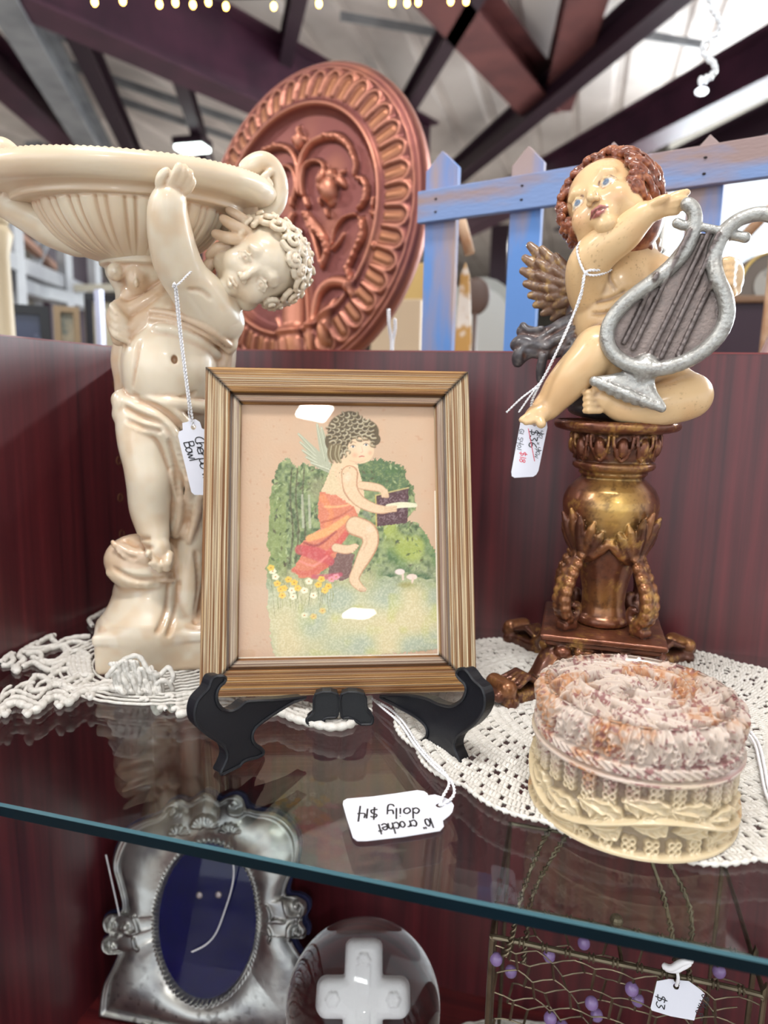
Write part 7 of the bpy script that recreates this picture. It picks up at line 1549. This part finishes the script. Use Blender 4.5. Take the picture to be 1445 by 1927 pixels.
# seen through the fence
b = MB(); a_, c_ = at(862, 395, 1.12), at(884, 478, 1.10); b.tube([a_, a_+(c_-a_)*.5, c_], .0075, 12); b.build('rod', m_rawwood, fence, True)['label'] = 'pale wooden peg'  # loose rod behind the fence, parented to it without touching
# gilt paddle with white edge
q = at(870, 600, 1.15); zt0 = zt(870, 492, 1.15); b = MB(); b.prism([(-.012, TB), (.014, TB), (.015, (TB+zt0)/2+.03), (.008, zt0-.02), (.001, zt0), (-.006, zt0-.02), (-.012, (TB+zt0)/2)], q*np.array((1, 1, 0)), CR*np.array((1, 1, 0)), (0, 0, 1.), -CF*np.array((1, 1, 0)), .008)
tag(b.build('gilt_paddle', colr('gilt_wood', (196, 152, 84), .5, noise=(26, (236, 230, 220), .48, .56)), bevel=.002), 'narrow gilt and white wooden paddle beside the first blue pale', 'paddle')
turned('pink_vase', 927, 0, 1.55, [(0, 0), (.022, 0), (.026, .02), (.018, .05), (.016, .08), (.03, .115), (.042, .135), (.040, .14)], colr('salmon_china', (238, 172, 156), .35), 'salmon pink flared vase seen between the first two pales', 'vase')
turned('turquoise_glass', 902, 0, 1.30, [(0, 0), (.008, 0), (.010, .06), (.012, .10), (.009, .112)], colr('turquoise', (170, 214, 226), .2, coat=.5), 'small turquoise glass beside the salmon pink vase', 'glass')
# arched grey mirror with a brown chair back in front
q = at(905, 560, 2.0); b = MB(); ar = [(-.085, TB), (-.085, .42)]+[(.085*math.cos(a), .42+.07*math.sin(a)) for a in np.linspace(math.pi, 0, 12)]+[(.085, TB)]; X_ = CR*np.array((1, 1, 0)); X_ /= np.linalg.norm(X_); Fd = -CF*np.array((1, 1, 0)); Fd /= np.linalg.norm(Fd)
mo = empty('arched_panel', (q[0], q[1], TB)); tag(mo, 'grey arched panel far behind the first two pales', 'panel'); b.prism(ar, q*np.array((1, 1, 0)), X_, (0, 0, 1.), Fd, .02); b.build('board', colr('sage_grey', (150, 154, 152), .5), mo); b = MB(); b.prism([(x*.82, TB+.01+(z-TB)*.9) for x, z in ar], q*np.array((1, 1, 0))+Fd*.0203, X_, (0, 0, 1.), Fd, .003); b.build('inset', colr('pale_grey', (176, 180, 180), .4), mo)
q = at(895, 560, 1.72); b = MB(); z0 = zt(895, 585, 1.72); z1 = zt(895, 530, 1.72); b.ball((q[0], q[1], (z0+z1)/2), (.034, .012, .042), 20, 12); b.tube([(q[0], q[1], TB+.004), (q[0], q[1], z0+.01)], .006, 8); b.lathe([(0, 0), (.03, 0), (.03, .006), (.008, .012)], (q[0], q[1], TB), 16); tag(b.build('oval_stand', colr('umber', (84, 66, 60), .5), None, True, origin=(q[0], q[1], TB)), 'brown oval on a small stand before the arched panel', 'ornament')
# right side: clock on a wooden box, post, cloth bag, glass bottle
q = at(1402, 590, 1.45); zs = zt(1402, 562, 1.45); b = MB(); b.abox((q[0]-.06, q[1]-.04, TB), (q[0]+.10, q[1]+.05, zs-.012)); kb = empty('display_box', (q[0], q[1], TB)); tag(kb, 'dark wooden display box with brown ledge carrying the clock', 'box'); b.build('body', m_mdark, kb); b = MB(); b.abox((q[0]-.075, q[1]-.05, zs-.012), (q[0]+.11, q[1]+.06, zs)); b.build('ledge', colr('oak_ledge', (120, 92, 70), .5), kb, bevel=.003)
ck = empty('mantel_clock', (q[0]+.02, q[1], zs)); tag(ck, 'round topped brass rimmed mantel clock seen right of the lyre', 'clock'); X_ = CR*np.array((1, 1, 0)); Fd = -CF*np.array((1, 1, 0)); Fd /= np.linalg.norm(Fd); X_ /= np.linalg.norm(X_)
cc = np.array([q[0]+.022, q[1], zs]); hc = zt(1402, 478, 1.45)-zs; ar = [(-.056, 0)]+[(.056*math.cos(a), hc-.056+.056*math.sin(a)) for a in np.linspace(math.pi, 0, 18)]+[(.056, 0)]; b = MB(); b.prism(ar, cc, X_, (0, 0, 1.), Fd, .03); b.build('case', colr('taupe_case', (96, 84, 74), .4, coat=.4), ck)
b = MB(); b.tube([cc+X_*x*.93+np.array((0, 0, z*.95+.002))+Fd*.031 for x, z in ar[1:-1]], .0022, 6); b.build('rim', colr('brass', (214, 184, 110), .3, metal=.8), ck); b = MB(); b.lathe([(0, 0), (.030, 0), (.030, .002)], cc+Fd*.0305+np.array((0, 0, hc-.056)), 24, (X_, (0, 0, 1.), Fd)); b.build('dial', colr('smoky_dial', (150, 146, 138), .2, coat=.5, noise=(20, (60, 60, 60), .5, .6)), ck)
turned('turned_post', 1377, 0, 1.1, [(0, 0), (.012, 0), (.012, .01), (.006, .02), (.007, .06), (.005, .09), (.009, .10), (.010, .112), (.006, .124), (0, .128)], colr('white_enamel', (226, 222, 214), .4), 'small white turned post right of the lyre foot', 'post')
q = ony(1412, 660, .06); s = Sculpt((q[0]+.005, .07, ZT), (-110, -4, -60), (130, 200, 60), 3); s.ell((0, 30, 0), (80, 36, 34), None, 6, 0); s.cone((0, 50, 0), (22, 110, 0), 40, 15, 16, 0); s.cone((24, 118, 0), (30, 150, 0), 12, 24, 6, 0); s.lpath([(10, 112, 14, 4), (24, 114, 19, 4), (38, 112, 14, 4)], 2, 1)
def pbag(V, col, s, kk):
    for x, y in ((-48, 30), (-10, 20), (30, 34), (5, 60), (-30, 55), (52, 16)): col = blot(V, col, np.array((x, y, 30.)), 13, (232, 96, 140), .6, 1)
    return col
o = s.mesh('cloth_bag', colr('sheer_cloth', (226, 214, 220), .7, attr='col'), [(222, 210, 214), (240, 236, 240)], None, 1, pbag); tag(o, 'sheer white gift bag with pink dots at the right edge above the panel', 'bag')
p = ony(1476, 600, .11); b = MB(); b.lathe([(0, 0), (.022, 0), (.026, .02), (.022, .06), (.008, .10), (.007, .16), (.010, .165)], (p[0], p[1], ZT), 26); tag(b.build('rose_bottle', colr('rose_glass', (226, 184, 172), .1, coat=.6), None, True, origin=(p[0], p[1], ZT)), 'rose tinted glass bottle at the far right edge', 'bottle')
b = MB(); a_, c_ = at(1400, 445, 1.0), at(1470, 372, 1.0); b.tube([a_, c_], .006, 10); b.tube([c_, c_*np.array((1, 1, 0))+np.array((0, 0, ZT))], .006, 10); tag(b.build('bent_cane', m_rawwood, None, True), 'pale bent cane behind the upper horn of the lyre', 'cane')
# ------------------------------------------------------------------ strings of lights
m_led = mat('warm_led', (255, 220, 120), .3, emit=(255, 206, 96), estr=14); m_clear = mat('clear_drop', (235, 240, 245), .08, spec=.8, coat=.5); m_cable = mat('dark_cable', (40, 40, 44), .5)
fc = MB(); pts = [at(130, -34, 1.25), at(300, -12, 1.25), at(425, -2, 1.25), at(600, -6, 1.25), at(760, -8, 1.25), at(980, -14, 1.25)]; fc.tube(spline(pts, 6), .0012, 5); tag(fc.build('light_cable', m_cable), 'dark cable of the fairy lights running along the top', 'cable')
for i_, (x, y) in enumerate(((178, 4), (231, 2), (300, 8), (330, 5), (363, 9), (392, 4), (425, 12), (515, 12), (600, 7), (738, 5), (766, 6), (787, 4), (848, 2), (877, 2))):
    c = at(x, y, 1.25); o = empty('fairy_light', c); tag(o, 'tiny warm glowing fairy light, %s from the left in the row along the top edge' % ('first second third fourth fifth sixth seventh eighth ninth tenth eleventh twelfth thirteenth fourteenth'.split()[i_]), 'fairy light', 'fairy lights along the top edge'); b = MB(); b.ball(c, (.0042, .0042, .0052), 10, 7); b.build('bulb', m_led, o, True); b = MB(); b.tube([c+np.array((0, 0, .004)), c+np.array((0, 0, .03))], .0012, 6); b.build('socket', m_cable, o)
ch = spline([at(x, y, 1.1) for x, y in ((1330, -30), (1338, 15), (1354, 40), (1350, 62), (1328, 78), (1322, 98), (1340, 116), (1346, 132), (1334, 146), (1318, 152))], 6)
o = empty('crystal_strand', ch[0]); tag(o, 'strand of clear glass droplets dangling at the upper right', 'garland'); b = MB(); b.tube(ch, .0007, 5); b.build('wire', m_cable, o)
for i in range(0, len(ch), 2):
    b = MB(); b.ball(ch[i]+np.array((0, 0, .0)), (.0034, .0034, .0058 if i % 4 else .0042), 8, 6); b.build('droplet', m_clear, o)
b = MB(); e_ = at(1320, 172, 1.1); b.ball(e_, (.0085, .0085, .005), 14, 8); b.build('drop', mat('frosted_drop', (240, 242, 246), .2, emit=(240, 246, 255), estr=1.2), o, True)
for i, (px, py) in enumerate(((362, 276), (700, 2))):
    if i: break
    c = at(px, py, 9); o = empty('high_bay_lamp', c); tag(o, 'bright high bay lamp glowing behind the bowl rim', 'lamp'); b = MB(); b.abox(c-np.array((.16, .1, .04)), c+np.array((.16, .1, 0))); b.build('diffuser', mat('lamp_glow', (255, 255, 250), .5, emit=(240, 255, 250), estr=6), o); b = MB(); b.abox(c+np.array((-.18, -.12, 0)), c+np.array((.18, .12, .08))); b.tube([c+np.array((0, 0, .08)), (c[0], c[1], ZR)], .01, 6); b.build('housing', m_mdark, o)
